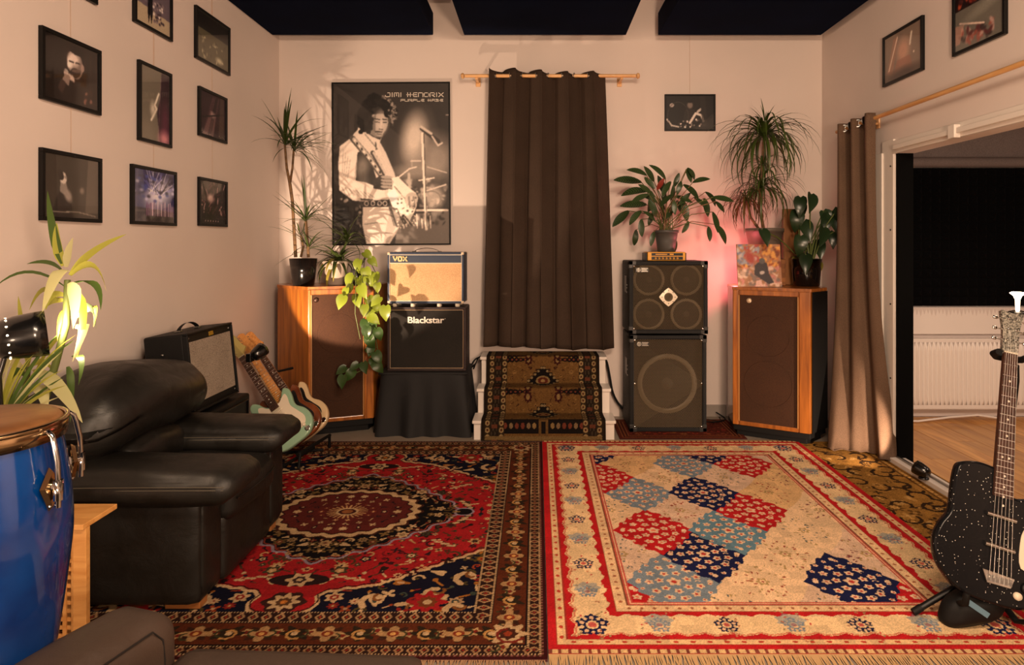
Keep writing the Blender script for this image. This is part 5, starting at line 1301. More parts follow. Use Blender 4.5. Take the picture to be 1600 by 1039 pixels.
# ================================================================== SIDE TABLE with lattice panel, CONGA
tbw = wood('table_wood', (196, 134, 68), (220, 164, 96), (1, 8, 8), 0.35, 0.2, 4)
tb = thing('side_table', 'small light wood side table with square lattice panel between drum and armchair', 'table', (-1.75, 2.27, 0))
MB().box(-1.98, 2.18, 0.482, -1.545, 2.36, 0.5).build('tabletop', tbw, tb, bevel=0.002)
for x0_, x1_ in ((-1.965, -1.965), (-1.59, -1.72)):
    for y, x in ((2.195, x0_), (2.325, x1_)): MB().box(x, y, 0, x+0.045, y+0.022, 0.482).build('leg', tbw, tb, bevel=0.002)
nx_, nz_ = 11, 15; xa, xb, za, zb = -1.92, -1.59, 0.05, 0.482
cw, ch = (xb-xa)/nx_, (zb-za)/nz_
for i in range(nx_+1): MB().box(xa+i*cw-0.006, 2.196, za, xa+i*cw+0.006, 2.202, zb).build('lattice_slat', tbw, tb)
for j in range(nz_+1): MB().box(xa, 2.202, za+j*ch-0.006, xb, 2.208, za+j*ch+0.006).build('lattice_slat', tbw, tb)

CX, CY = -1.254, 1.427; ZT = 1.07; CK = 1.033
blue = M('blue_lacquer', (2, 56, 122), 0.14, coat=0.8, var=(6, (1, 32, 88)))
hidem = M('drum_hide', (150, 106, 62), 0.5, var=(7, (104, 66, 34)), bump=(30, 0.2))
brassy = M('aged_chrome', (176, 148, 112), 0.18, 1.0)
cg = thing('conga_drum', 'tall glossy blue conga drum with hide head at the left edge, on a tripod stand', 'drum', (CX, CY, 0.275))
prof = []
for t in np.linspace(0, 1, 40):
    r = 0.150+0.026*math.sin(PI*min(t/0.62, 1))**0.9 if t < 0.31 else 0.176-0.070*((t-0.31)/0.69)**1.3
    prof.append((r*CK, -0.76*t))
MB().lathe([(r, z) for r, z in prof][::-1], (CX, CY, ZT-0.03), 64).build('shell', blue, cg)
MB().lathe([(r*CK, z) for r, z in ((0.117, -0.794), (0.120, -0.793), (0.122, -0.77), (0.119, -0.77))], (CX, CY, ZT), 48).build('bottom_band', brassy, cg)
MB().lathe([(r*CK, z) for r, z in ((0.151, -0.045), (0.158, -0.03), (0.156, -0.012), (0.148, -0.002), (0.10, 0.0005), (0.0, 0.001))], (CX, CY, ZT-0.004), 64).build('drum_head', hidem, cg)
MB().lathe([(r*CK, z) for r, z in ((0.159, -0.052), (0.165, -0.052), (0.166, -0.022), (0.162, -0.018), (0.158, -0.022), (0.159, -0.052))], (CX, CY, ZT), 64).build('hoop', brassy, cg)
MB().tube([(CX+0.163*CK*math.cos(t), CY+0.163*CK*math.sin(t), ZT-0.016) for t in np.linspace(0, 2*PI, 64, endpoint=False)], 0.006, 8, closed=True).build('hoop_rim', brassy, cg)
for k in range(6):
    a = math.radians(-6+60*k); ca, sa = math.cos(a), math.sin(a); q = lambda r, z, t=0: (CX+(r+0.005)*ca-t*sa, CY+(r+0.005)*sa+t*ca, ZT+z)
    lg = MB(); rr = [(0.024, 0), (0, 0.042), (-0.024, 0), (0, -0.055)]
    lg.add([q(0.178, -0.145+z, t) for t, z in rr]+[q(0.188, -0.145+z*0.8, t*0.8) for t, z in rr], [(4, 5, 6, 7), (0, 4, 7, 3), (3, 7, 6, 2), (2, 6, 5, 1), (1, 5, 4, 0)])
    plate = lg.build('lug_plate', brassy, cg)
    MB().tube([q(0.178, -0.145), q(0.20, -0.143), q(0.20, -0.13), q(0.20, -0.16)], 0.010, 8).build('lug_bracket', chrome, plate)
    MB().tube([q(0.160, -0.030), q(0.176, -0.026), q(0.185, -0.034), q(0.190, -0.05), q(0.198, -0.09), q(0.200, -0.13), q(0.200, -0.19)], 0.0058, 8).build('tension_rod', chrome, plate)
    MB().lathe([(0.010, 0), (0.010, -0.014)], q(0.200, -0.160), 6).build('nut', chrome, plate)
    MB().tube([q(0.172, -0.17), q(0.182, -0.19)], 0.005, 6).build('bolt', chrome, plate)
cs = thing('drum_stand', 'chrome tripod stand carrying the blue conga drum', 'stand', (CX, CY, 0))
MB().tube([(CX+0.150*math.cos(t), CY+0.150*math.sin(t), 0.43) for t in np.linspace(0, 2*PI, 40, endpoint=False)], 0.008, 8, closed=True).build('basket_ring', chrome, cs)
for k in range(3):
    a = math.radians(45+120*k); ca, sa = math.cos(a), math.sin(a)
    MB().tube([(CX+0.150*ca, CY+0.150*sa, 0.43), (CX+0.150*ca, CY+0.150*sa, 0.20), (CX+0.158*ca, CY+0.158*sa, 0.013)], 0.009, 8).build('leg', chrome, cs)
    MB().tube([(CX+0.150*ca, CY+0.150*sa, 0.22), (CX, CY, 0.225)], 0.007, 8).build('spoke', chrome, cs)
MB().lathe([(0.0, 0), (0.03, 0.002), (0.03, 0.03), (0, 0.032)], (CX, CY, 0.215), 20).build('hub', chrome, cs)

# ================================================================== PLANTS
def leafmesh(L, W, a0, droop, fold=0.25, kind='blade', n=7, twist=0.0):
    """a leaf along +x: starts at pitch a0, bends down by droop; three vertices across"""
    me_v = []; me_f = []; x = z = 0.0; ds = L/n
    for i in range(n+1):
        t = i/n
        if kind == 'blade': w = W*min(1, 0.45+2.2*t)*(1-t**2.2)**0.8
        elif kind == 'oval': w = W*max(0.02, math.sin(PI*min(1, t*0.94+0.05)))**0.75
        else: w = W*(max(0.02, math.sin(PI*(t*0.97+0.03)**0.6)))
        w = max(w, W*0.03); a = a0-droop*t
        if i: x += math.cos(a)*ds; z += math.sin(a)*ds
        tw = twist*t; c, s = math.cos(tw), math.sin(tw)
        back = -0.12*W if kind == 'heart' and i <= 1 else 0
        for k in (-1, 0, 1):
            yy = w*0.5*k; zz = fold*abs(yy)
            me_v.append((x-math.sin(a)*zz*0.6+(back if k else 0), yy*c, z+math.cos(a)*zz+yy*s))
    for i in range(n):
        for k in range(2): q = i*3+k; me_f.append((q, q+3, q+4, q+1))
    me = bpy.data.meshes.new('leaf'); me.from_pydata(me_v, [], me_f)
    me.polygons.foreach_set('use_smooth', [True]*len(me_f)); me.update(); return me
def leaf_mat(name, c, vein=None, rough=0.4, objvar=0.25, trans=0.12):
    m = M(name, c, rough, objvar=objvar, trans=trans); return m
def put_leaf(parent, me, mat, base, d, nrm, s=1.0):
    """base in world coordinates, d along the leaf, nrm roughly the upper face"""
    d = Vector(d).normalized(); nrm = Vector(nrm); y = nrm.cross(d)
    y = y.normalized() if y.length > 1e-5 else d.orthogonal().normalized(); z = d.cross(y)
    if not me.materials: me.materials.append(mat)
    o = bpy.data.objects.new('leaf', me); COL.objects.link(o); o.parent = parent
    m = frame_matrix(Vector(base)-root_loc(parent), d*s, y*s, z*s); o.matrix_local = m; return o
def bez_leaf(parent, mat, p0, p1, p2, W, side, n=9, kind='blade', fold=0.2):
    """leaf of its own along a quadratic curve; side = direction across"""
    p0, p1, p2, side = Vector(p0), Vector(p1), Vector(p2), Vector(side)
    mb = MB(); vs = []; fs = []
    for i in range(n+1):
        t = i/n; p = p0*(1-t)**2+p1*2*t*(1-t)+p2*t*t; d = ((p1-p0)*(1-t)+(p2-p1)*t).normalized()
        s = (side-d*side.dot(d)); s = s.normalized() if s.length > 1e-4 else d.orthogonal().normalized(); nn = s.cross(d)
        w = W*min(1, 0.4+2.0*t)*(1-t**2.6)**0.8; w = max(w, W*0.03)
        for k in (-1, 0, 1): vs.append(p+s*(w*0.5*k)+nn*(fold*abs(w*0.5*k)))
    for i in range(n):
        for k in range(2): q = i*3+k; fs.append((q, q+3, q+4, q+1))
    mb.add(vs, fs, True); return mb.build('leaf', mat, parent)
def pot(parent, c, r0, r1, h, mat, rim=0.0, soil=True):
    c = Vector(c); t = 0.006
    pr = [(0, 0.0), (r0*0.92, 0.0), (r0, 0.004), (r0+(r1-r0)*0.5, h*0.5), (r1, h-rim)]
    if rim: pr += [(r1+0.006, h-rim), (r1+0.007, h-0.002), (r1+0.004, h)]
    else: pr += [(r1, h-0.002), (r1-0.002, h)]
    pr += [(r1-t, h-0.002), (r1-t-0.004, h*0.7)]
    p = MB().lathe(pr, c, 36).build('pot', mat, parent)
    if soil: MB().lathe([(0, h*0.86), (r1*0.5, h*0.87), (r1-t-0.001, h*0.85)], c, 24).build('soil', M('potting_soil', (44, 32, 24), 0.95, bump=(60, 0.6)), parent)
    return p
def rosette(parent, mat, meshes, c, n, pitch, yaw0=0.0, yaw_rng=2*PI, s=(0.8, 1.1), axis_up=(0, 0, 1)):
    for i in range(n):
        ya = yaw0+yaw_rng*((i*0.618) % 1)+random.uniform(-.15, .15); pi_ = pitch[0]+(pitch[1]-pitch[0])*(i/n)+random.uniform(-.12, .12)
        for _ in range(12):
            if Vector(c).x+0.45*math.cos(ya)*math.cos(pi_) > XL+0.03 and Vector(c).y+0.45*math.sin(ya)*max(0.75, math.cos(pi_)) < YB-0.02: break
            ya = random.uniform(0, 2*PI)
        d = Vector((math.cos(ya)*math.cos(pi_), math.sin(ya)*math.cos(pi_), math.sin(pi_))); u = Vector((-math.cos(ya)*math.sin(pi_), -math.sin(ya)*math.sin(pi_), math.cos(pi_)))
        put_leaf(parent, random.choice(meshes), mat, Vector(c)+d*0.008+Vector((0, 0, -0.03*random.random())), d, u, random.uniform(*s))
black_gl = M('black_glaze', (14, 13, 13), 0.16, coat=0.6); grey_pot = M('grey_pot', (70, 68, 66), 0.5); light_pot = M('light_grey_pot', (176, 160, 146), 0.6, bump=(50, 0.1))
bark = M('bark', (128, 98, 66), 0.85, bump=(60, 0.6), var=(30, (84, 62, 42))); stem_g = M('green_stem', (84, 96, 44), 0.5); stem_p = M('pinkish_stem', (128, 96, 66), 0.5)

# tall dracaena, two stems, black pot, left loudspeaker
ZC1 = 1.1315
b0 = P(474, 445, 4.99); b0.z = ZC1
p1 = thing('dracaena_plant', 'tall spiky dracaena with two bare stems in a black pot, left loudspeaker', 'plant', b0)
pot(p1, b0, 0.082, 0.105, 0.21, black_gl)
dg = leaf_mat('dracaena_leaf', (58, 76, 30)); D = 4.99
trunk = [P(462, 402, D), P(459, 350, D), P(457, 315, D), P(453, 287, D)]
MB().tube(trunk, [0.014, 0.013, 0.013, 0.013], 8).build('stem', bark, p1)
MB().tube([trunk[-1], P(448, 262, D-.02), P(445, 226, D-.03)], [0.012, 0.010, 0.009], 8).build('stem', bark, p1)
MB().tube([trunk[-1], P(457, 262, D+.02), P(459, 234, D+.02)], [0.011, 0.009, 0.009], 8).build('stem', bark, p1)
MB().tube([P(482, 402, D-.03), P(480, 370, D-.03), P(478, 345, D-.03)], [0.012, 0.011, 0.011], 8).build('stem', bark, p1)
MB().tube([P(470, 402, D+.03), P(474, 385, D+.04), P(470, 368, D+.05)], [0.010, 0.009, 0.008], 8).build('stem', bark, p1)
dl = [leafmesh(0.40, 0.021, 0.1, q, 0.35) for q in (0.15, 0.5, 0.9, 1.3)]
rosette(p1, dg, dl, P(445, 222, D-.03), 30, (-0.1, 1.35), s=(0.6, 1.08)); rosette(p1, dg, dl, P(460, 232, D+.02), 26, (-0.15, 1.2), s=(0.5, 0.95))
rosette(p1, dg, dl, P(478, 342, D-.03), 34, (-0.1, 1.4), s=(0.45, 0.9)); rosette(p1, dg, dl, P(482, 385, D-.02), 22, (-0.2, 1.3), s=(0.4, 0.75)); rosette(p1, dg, dl, P(468, 366, D+.05), 14, (-0.1, 1.2), s=(0.4, 0.7))
# bushy plant in light pot
b0 = P(525, 445, 5.08); b0.z = ZC1
p2 = thing('bushy_plant', 'bushy strap leaved plant in a light grey pot next to the black pot', 'plant', b0)
pot(p2, b0, 0.072, 0.098, 0.19, light_pot, 0.02)
bl = [leafmesh(0.27, 0.036, 0.25, q, 0.3) for q in (0.6, 1.2, 1.8)]
bm_ = leaf_mat('bushy_leaf', (66, 80, 38)); b1 = b0+Vector((0.02, 0, 0.2))
rosette(p2, bm_, bl, b1, 30, (-0.2, 1.2), s=(0.7, 1.1)); rosette(p2, bm_, bl, b1+Vector((0.06, 0.03, 0.16)), 22, (-0.1, 1.2), s=(0.6, 0.95))
rosette(p2, leaf_mat('bushy_leaf_yellow', (140, 128, 50)), [leafmesh(0.24, 0.034, 0.2, 1.7, 0.3)], b1, 7, (-0.3, 0.3), yaw0=2.6, yaw_rng=2.6)
MB().tube([b1-Vector((0, 0, 0.05)), b1+Vector((0.06, 0.03, 0.16))], 0.009, 7).build('stem', stem_g, p2)
# trailing pothos
b0 = P(560, 440, 5.08); b0.z = ZC1
p3 = thing('pothos_plant', 'trailing yellow green pothos hanging down the front of the left loudspeaker', 'plant', b0)
pot(p3, b0, 0.045, 0.06, 0.12, grey_pot)
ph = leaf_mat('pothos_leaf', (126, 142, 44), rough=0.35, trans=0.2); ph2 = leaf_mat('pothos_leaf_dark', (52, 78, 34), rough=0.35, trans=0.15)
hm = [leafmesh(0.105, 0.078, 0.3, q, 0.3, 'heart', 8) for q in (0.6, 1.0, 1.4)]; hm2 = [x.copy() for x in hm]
top = b0+Vector((0, 0, 0.12)); Dp = 4.78
vines = [[top, P(570, 402, 4.97), P(566, 438, 4.82), P(577, 480, Dp), P(583, 520, Dp+.02), P(580, 560, Dp+.02), P(566, 578, Dp), P(548, 587, Dp)],
         [top, P(556, 418, 4.92), P(556, 445, 4.76), P(555, 490, Dp), P(563, 530, Dp)], [top, P(560, 412, 4.9), P(548, 450, 4.76), P(540, 470, 4.74)],
         [top, P(578, 425, 4.95), P(590, 450, 4.86), P(594, 480, 4.80), P(604, 486, 4.8)], [top, P(574, 400, 5.0), P(590, 432, 4.9), P(582, 500, 4.8), P(590, 545, 4.82)]]
for v in vines: MB().tube(v, 0.0035, 6).build('vine', stem_g, p3)
spots = [(569, 400), (562, 412), (578, 410), (586, 432), (580, 440), (560, 440), (552, 436), (564, 452), (542, 456), (537, 468), (548, 450), (575, 470), (570, 482), (580, 488), (603, 484), (594, 470), (586, 478), (578, 500), (572, 505), (585, 510), (580, 518), (576, 530), (586, 532), (581, 545), (574, 550), (586, 556), (582, 566), (568, 572), (560, 574), (541, 580), (553, 584), (537, 592), (590, 448), (570, 425), (558, 466), (588, 520), (574, 516), (585, 572)]
for i, (px, py) in enumerate(spots):
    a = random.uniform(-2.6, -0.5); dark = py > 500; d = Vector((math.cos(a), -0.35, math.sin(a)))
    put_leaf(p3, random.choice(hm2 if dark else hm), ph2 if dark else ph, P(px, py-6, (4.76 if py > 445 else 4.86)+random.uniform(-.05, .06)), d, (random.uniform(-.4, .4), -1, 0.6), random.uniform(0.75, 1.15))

def veined(name):
    m = M(name, (62, 84, 44), 0.35, objvar=0.25); nt = m.node_tree; N = nt.nodes; L = nt.links; b = N['Principled BSDF']
    tc = [q for q in N if q.type == 'TEX_COORD'][0]; sp_ = N.new('ShaderNodeSeparateXYZ'); L.new(tc.outputs['Object'], sp_.inputs[0])
    ab = N.new('ShaderNodeMath'); ab.operation = 'ABSOLUTE'; L.new(sp_.outputs[1], ab.inputs[0])
    sb = N.new('ShaderNodeMath'); sb.operation = 'MULTIPLY_ADD'; sb.inputs[1].default_value = -0.8; L.new(ab.outputs[0], sb.inputs[0]); L.new(sp_.outputs[0], sb.inputs[2])
    k = N.new('ShaderNodeMath'); k.operation = 'MULTIPLY'; k.inputs[1].default_value = 62.0; L.new(sb.outputs[0], k.inputs[0])
    fr = N.new('ShaderNodeMath'); fr.operation = 'FRACT'; L.new(k.outputs[0], fr.inputs[0])
    gt = N.new('ShaderNodeMath'); gt.operation = 'GREATER_THAN'; gt.inputs[1].default_value = 0.55; L.new(fr.outputs[0], gt.inputs[0])
    lk = b.inputs['Base Color'].links[0].from_socket
    mx = N.new('ShaderNodeMix'); mx.data_type = 'RGBA'; mx.inputs[7].default_value = rgb(26, 34, 20); L.new(gt.outputs[0], mx.inputs[0]); L.new(lk, mx.inputs[6]); L.new(mx.outputs[2], b.inputs['Base Color']); return m
# prayer plant on the bass head
b0 = P(1041, 395, 5.04); b0.z = ztop+0.0005
p4 = thing('prayer_plant', 'spreading prayer plant with long leaves in a grey pot on the yellow bass head', 'plant', b0)
pot(p4, b0, 0.068, 0.09, 0.17, grey_pot, 0.02)
cal = veined('prayer_leaf'); cal_r = leaf_mat('prayer_leaf_red', (150, 50, 34), rough=0.4); lm = [leafmesh(0.185, 0.066, 0.2, q, 0.2, 'oval', 8) for q in (0.3, 0.7, 1.1)]; lmr = [lm[0].copy()]
K7 = lambda x, y: (940+x*0.3273, 120+y*0.3273)
tips = [(150, 600, 225, 560), (200, 560, 265, 600), (180, 520, 240, 560), (330, 560, 280, 620), (360, 620, 305, 660), (270, 480, 300, 560), (210, 640, 255, 690), (420, 560, 370, 610), (340, 520, 330, 590), (300, 680, 340, 640), (380, 500, 360, 560), (135, 435, 215, 470), (70, 497, 190, 503), (105, 535, 215, 548), (205, 435, 250, 500), (245, 418, 305, 490), (60, 710, 130, 640), (100, 620, 215, 610), (190, 755, 190, 680), (160, 800, 165, 730), (245, 640, 235, 545), (290, 560, 330, 500), (370, 465, 345, 525), (425, 500, 405, 440), (445, 470, 410, 435), (510, 480, 435, 505), (465, 570, 390, 515), (500, 630, 440, 575), (505, 660, 490, 580), (425, 600, 350, 570), (410, 680, 385, 590), (575, 635, 545, 595), (620, 595, 530, 575), (560, 600, 495, 550), (550, 735, 530, 645), (600, 785, 545, 705), (515, 780, 510, 715), (395, 740, 415, 690), (345, 840, 355, 780), (235, 800, 250, 740), (270, 660, 225, 590), (300, 640, 270, 580), (350, 650, 345, 590), (250, 530, 205, 480), (290, 500, 265, 540), (230, 690, 245, 650), (380, 640, 360, 590), (130, 690, 190, 640), (310, 600, 290, 545)]
hub = b0+Vector((0, 0, 0.16))
for i, (tx, ty, bx, by) in enumerate(tips):
    dd = 5.04+random.uniform(-.22, .2); A = P(*K7(bx, by), dd); B = P(*K7(tx, ty), dd-0.03); v = B-A
    red = i == 44; ms = random.choice(lmr if red else lm); put_leaf(p4, ms, cal_r if red else cal, A, v, (random.uniform(-.5, .5), -0.9, 0.7), max(0.6, v.length/0.165))
    h0 = hub+Vector((random.uniform(-.05, .05), random.uniform(-.05, .05), 0)); mid = h0.lerp(A, 0.55)+Vector((0, 0, 0.05))
    MB().tube([h0, mid, A], 0.0032, 5).build('stem', stem_p if i % 2 else stem_g, p4)

# weeping thin-leaved dracaena behind the record, on a crate
ZC2 = 1.1315
cr = thing('plant_crate', 'small wooden crate behind the record sleeve, carrying the grey pot', 'crate', (1.80, 5.06, ZC2))
oakd = wood('crate_wood', (104, 64, 30), (146, 94, 48), (9, 9, 1), 0.5, 0.1, 3)
MB().box(1.68, 4.95, ZC2+0.001, 1.93, 5.17, ZC2+0.205).build('crate_body', oakd, cr, bevel=0.004)
for z in (0.03, 0.10, 0.17): MB().box(1.675, 4.945, ZC2+z, 1.935, 4.95, ZC2+z+0.03).build('slat', oakd, cr)
bd = thing('wooden_board', 'upright brown wooden board leaning behind the weeping plant and the glossy dark plant', 'board', (1.98, 5.14, ZC2))
MB().box(1.955, 5.06, ZC2+0.001, 2.085, 5.10, ZC2+0.60).build('board', oakd, bd, bevel=0.003)
MB().box(1.955, 5.055, ZC2+0.26, 2.085, 5.06, ZC2+0.275).build('cross_strip', oakd, bd)
b0 = Vector((1.80, 5.05, ZC2+0.206))
p5 = thing('weeping_dracaena', 'weeping plant with many thin arching leaves in a grey pot behind the record sleeve', 'plant', b0)
pot(p5, b0, 0.105, 0.14, 0.24, M('taupe_pot', (98, 88, 78), 0.55), 0.03)
wl = [leafmesh(0.46, 0.019, q0, q, 0.3, n=8) for q0, q in ((0.0, 1.9), (0.1, 2.4), (0.2, 2.9), (0.0, 2.2))]; wm = leaf_mat('weeping_leaf', (62, 78, 30))
wl2 = [x.copy() for x in wl]; wm2 = leaf_mat('weeping_leaf_red', (92, 66, 34))
q0 = b0+Vector((0, 0, 0.2))
MB().tube([q0, P(1186, 320, 4.97), P(1190, 280, 4.94), P(1193, 222, 4.93)], [0.013, 0.012, 0.011, 0.010], 8).build('stem', bark, p5)
MB().tube([q0+Vector((-.03, -.03, 0)), P(1173, 340, 4.94), P(1167, 315, 4.90)], 0.010, 8).build('stem', bark, p5)
rosette(p5, wm, wl, P(1193, 212, 4.93), 105, (0.1, 1.45), s=(0.75, 1.2)); rosette(p5, wm, wl, P(1190, 292, 4.93), 80, (0.0, 1.4), s=(0.5, 0.95)); rosette(p5, wm, wl, P(1192, 255, 4.93), 32, (0.0, 1.2), s=(0.45, 0.8)); rosette(p5, wm2, wl2, P(1166, 312, 4.90), 60, (0.0, 1.3), s=(0.45, 0.8))
MB().tube([P(1193, 225, 4.93), P(1195, 190, 4.93)], [0.010, 0.006], 8).build('stem', stem_g, p5)
rosette(p5, wm, [leafmesh(0.2, 0.011, 0.1, 0.5, 0.3)], P(1195, 192, 4.93), 16, (0.3, 1.4), s=(0.6, 1.0))

# glossy dark plant in black pot
b0 = P(1260, 447, 4.92); b0.z = ZC2
p6 = thing('philodendron_plant', 'dark glossy broad leaved plant in a shiny black pot beside the taupe curtain', 'plant', b0)
pot(p6, b0, 0.095, 0.112, 0.21, black_gl)
fl = leaf_mat('philodendron_leaf', (34, 52, 30), rough=0.28, objvar=0.3, trans=0.05); fm = [leafmesh(0.18, 0.105, 0.2, q, 0.35, 'heart', 8) for q in (0.6, 1.0, 1.5)]; fy = leaf_mat('philodendron_leaf_yellow', (112, 104, 44), rough=0.35); fmy = [leafmesh(0.13, 0.07, 0.2, 0.9, 0.3, 'heart', 8)]
fsp = [(950, 575, 945, 650, 0), (1000, 560, 1000, 625, 0), (935, 640, 930, 720, 0), (965, 690, 990, 760, 0), (1060, 640, 1090, 700, 0), (1130, 625, 1160, 700, 0), (1100, 640, 1120, 730, 0), (1060, 720, 1050, 800, 0), (1030, 780, 1045, 850, 0), (1110, 740, 1105, 810, 0), (950, 760, 950, 840, 0), (1000, 800, 1000, 880, 0), (930, 860, 920, 930, 1), (1035, 880, 1045, 940, 1), (765, 730, 790, 790, 0), (975, 850, 975, 930, 0), (1085, 660, 1060, 730, 0), (940, 590, 970, 640, 0)]
for i, (ax, ay, tx, ty, y_) in enumerate(fsp):
    dd = 4.92+random.uniform(-.14, .10)-(0.10 if i == 14 else 0)
    A = P(*K7(ax, ay), dd); B = P(*K7(tx, ty), dd-0.06); put_leaf(p6, random.choice(fmy if y_ else fm), fy if y_ else fl, A, B-A, (random.uniform(-.5, .5), -0.8, 0.8), random.uniform(0.8, 1.05))
    h0 = b0+Vector((random.uniform(-.04, .04), random.uniform(-.04, .04), 0.18)); MB().tube([h0, h0.lerp(A, 0.6)+Vector((0, 0.02, 0.04)), A], 0.005, 6).build('stem', stem_g, p6)

# record sleeve leaning against the crate
rec = thing('record_sleeve', 'square record sleeve with orange and grey collage print, standing on the right loudspeaker', 'record', (1.67, 4.87, ZC2))
def d_record(c, w, h):
    c.C[:] = np.array((170, 120, 86))/255
    for k in range(220):
        x, y = w*random.random(), h*random.random(); tl_ = (x < w*.5 and y > h*.5)
        pal = ((150, 150, 160), (196, 176, 170), (170, 70, 60), (120, 120, 140)) if tl_ else (((204, 122, 50), (226, 160, 80), (160, 80, 40), (120, 60, 36)) if y > h*.45 else ((196, 160, 140), (226, 190, 170), (130, 110, 100), (200, 130, 120)))
        c.ell(x, y, w*random.uniform(.02, .08), h*random.uniform(.01, .05), random.choice(pal), random.uniform(0, 3), soft=0.3)
    c.poly([(w*.40, h*.5), (w*.55, h*.62), (w*.68, h*.55), (w*.72, h*.3), (w*.82, h*.1), (w*.70, h*.06), (w*.5, h*.2), (w*.38, h*.28)], (58, 50, 54)); c.ell(w*.57, h*.60, w*.07, h*.07, (90, 84, 84)); c.ell(w*.3, h*.68, w*.10, h*.16, (160, 60, 50), 0.4, soft=0.4)
    c.ell(w*.56, h*.33, w*.06, h*.04, (196, 180, 172), 0.3); c.poly([(w*.40, 0), (w*.58, 0), (w*.52, h*.16), (w*.42, h*.14)], (226, 180, 166)); c.blur(1)
sr = 0.325; tl = math.radians(10); U = Vector((0.92, -0.38, 0)).normalized(); U = Vector((1, -0.06, 0)).normalized()
n0 = Vector((U.y, -U.x, 0)); Vv = Vector((0, 0, 1))*math.cos(tl)-n0*math.sin(tl); nn = n0*math.cos(tl)+Vector((0, 0, 1))*math.sin(tl)
o4 = P(1153.5, 447, 4.83); o4.z = ZC2+0.001; m = frame_matrix(o4, U, Vv, nn)
MB(m).box(0, 0, -0.014, sr, sr, -0.001).build('sleeve_edge', M('sleeve_board', (196, 164, 132), 0.6), rec)
cv = Cv(sr, sr, 0.0045, (180, 130, 90)); d_record(cv, cv.w, cv.h); cv.noise(0.06); print_mesh('cover_print', cv, o4, U, Vv, print_m, rec)

# ---- front left: striped dracaena lit by the lamp, grassy plant under it
yg = leaf_mat('striped_leaf', (176, 178, 74), rough=0.4, objvar=0.15, trans=0.35); dkg = leaf_mat('green_leaf', (70, 96, 36), rough=0.4, trans=0.25); pale = leaf_mat('pale_glare_leaf', (206, 204, 150), rough=0.45, objvar=0.1, trans=0.35)  # pale: lamp glare painted into leaves, also the spider plant's own tone
DF = 2.24; K3 = lambda x, y, d=DF: P(x*0.3656, 280+y*0.3656, d)
b0 = Vector((-1.80, 2.272, 0.501))
p7 = thing('corn_plant', 'lamp lit yellow green striped plant with strap leaves behind the blue drum', 'plant', b0)
pot(p7, b0, 0.075, 0.085, 0.16, M('terracotta', (150, 84, 54), 0.8))
MB().tube([b0+Vector((0.01, 0, 0.13)), K3(190, 950), K3(240, 780), K3(283, 620), K3(288, 430)], [0.014, 0.013, 0.012, 0.012, 0.010], 8).build('stem', stem_g, p7)
MB().tube([b0+Vector((-.02, 0, 0.13)), K3(105, 920, 2.3), K3(120, 800, 2.3)], [0.012, 0.011, 0.009], 8).build('stem', stem_g, p7)
LF = [((268, 360), (225, 250), (203, 50), 42, dkg, 0), ((272, 370), (235, 290), (243, 185), 44, yg, 0), ((284, 375), (285, 320), (312, 250), 36, pale, 0), ((298, 410), (370, 300), (540, 235), 30, yg, 0),
      ((300, 410), (410, 290), (455, 480), 30, yg, -.05), ((320, 440), (440, 400), (430, 560), 30, dkg, -.08), ((275, 400), (230, 330), (115, 362), 24, dkg, .05), ((285, 395), (240, 340), (180, 570), 62, pale, -.10),
      ((280, 460), (120, 330), (-20, 460), 16, dkg, .06), ((300, 440), (330, 470), (312, 640), 54, pale, -.10), ((300, 480), (390, 500), (330, 760), 40, yg, -.06), ((310, 600), (400, 480), (410, 640), 44, dkg, -.02), ((330, 640), (390, 560), (310, 780), 46, pale, -.08),
      ((290, 500), (210, 460), (195, 560), 30, yg, 0), ((285, 520), (220, 500), (180, 560), 26, yg, .04), ((285, 560), (250, 560), (245, 690), 26, yg, -.02), ((310, 760), (370, 720), (335, 880), 30, dkg, -.05), ((380, 560), (420, 500), (400, 630), 24, yg, .05), ((150, 810), (240, 840), (352, 1040), 60, pale, -.16), ((140, 880), (190, 860), (195, 1010), 54, pale, -.12), ((290, 800), (310, 840), (300, 1040), 30, dkg, -.14),
      ((120, 800), (140, 700), (115, 580), 26, yg, .05), ((120, 800), (90, 600), (78, 500), 26, yg, .05), ((110, 840), (60, 780), (30, 900), 40, dkg, -.02), ((130, 800), (200, 740), (240, 860), 30, yg, 0), ((110, 820), (30, 700), (-30, 900), 50, pale, 0), ((250, 520), (190, 400), (125, 560), 22, yg, 0.08), ((270, 660), (200, 700), (130, 880), 18, yg, 0.04)]
for (a, b, c_, w, mt, dz) in LF:
    sd = Vector((1, 0.1, 0)) if abs(a[0]-c_[0]) < abs(a[1]-c_[1]) else Vector((0, -0.3, 1))
    bez_leaf(p7, mt, K3(*a), K3(*b, DF+dz*0.5), K3(*c_, DF+dz), w*0.3656*DF/1000, sd)
b1 = Vector((-1.895, 2.245, 0.501))
p8 = thing('spider_plant', 'grassy plant with thin arching white green leaves low behind the drum', 'plant', b1)
pot(p8, b1, 0.050, 0.058, 0.13, light_pot)
hb = b1+Vector((0, 0, 0.12)); MB().tube([hb, hb+Vector((0.05, -0.06, 0.18))], 0.008, 6).build('stem', stem_g, p8); hb2 = hb+Vector((0.05, -0.06, 0.18))
for k in range(34):
    tx, ty = random.uniform(-60, 330), random.uniform(640, 980); d_ = 2.12+random.uniform(-.06, .1)
    T = K3(tx, ty, d_); mid = hb2.lerp(T, 0.5)+Vector((0, -0.02, random.uniform(0.03, 0.10))); bez_leaf(p8, random.choice((pale, dkg, yg)), hb2, mid, T, random.uniform(0.006, 0.013), (0, -0.3, 1), 8)

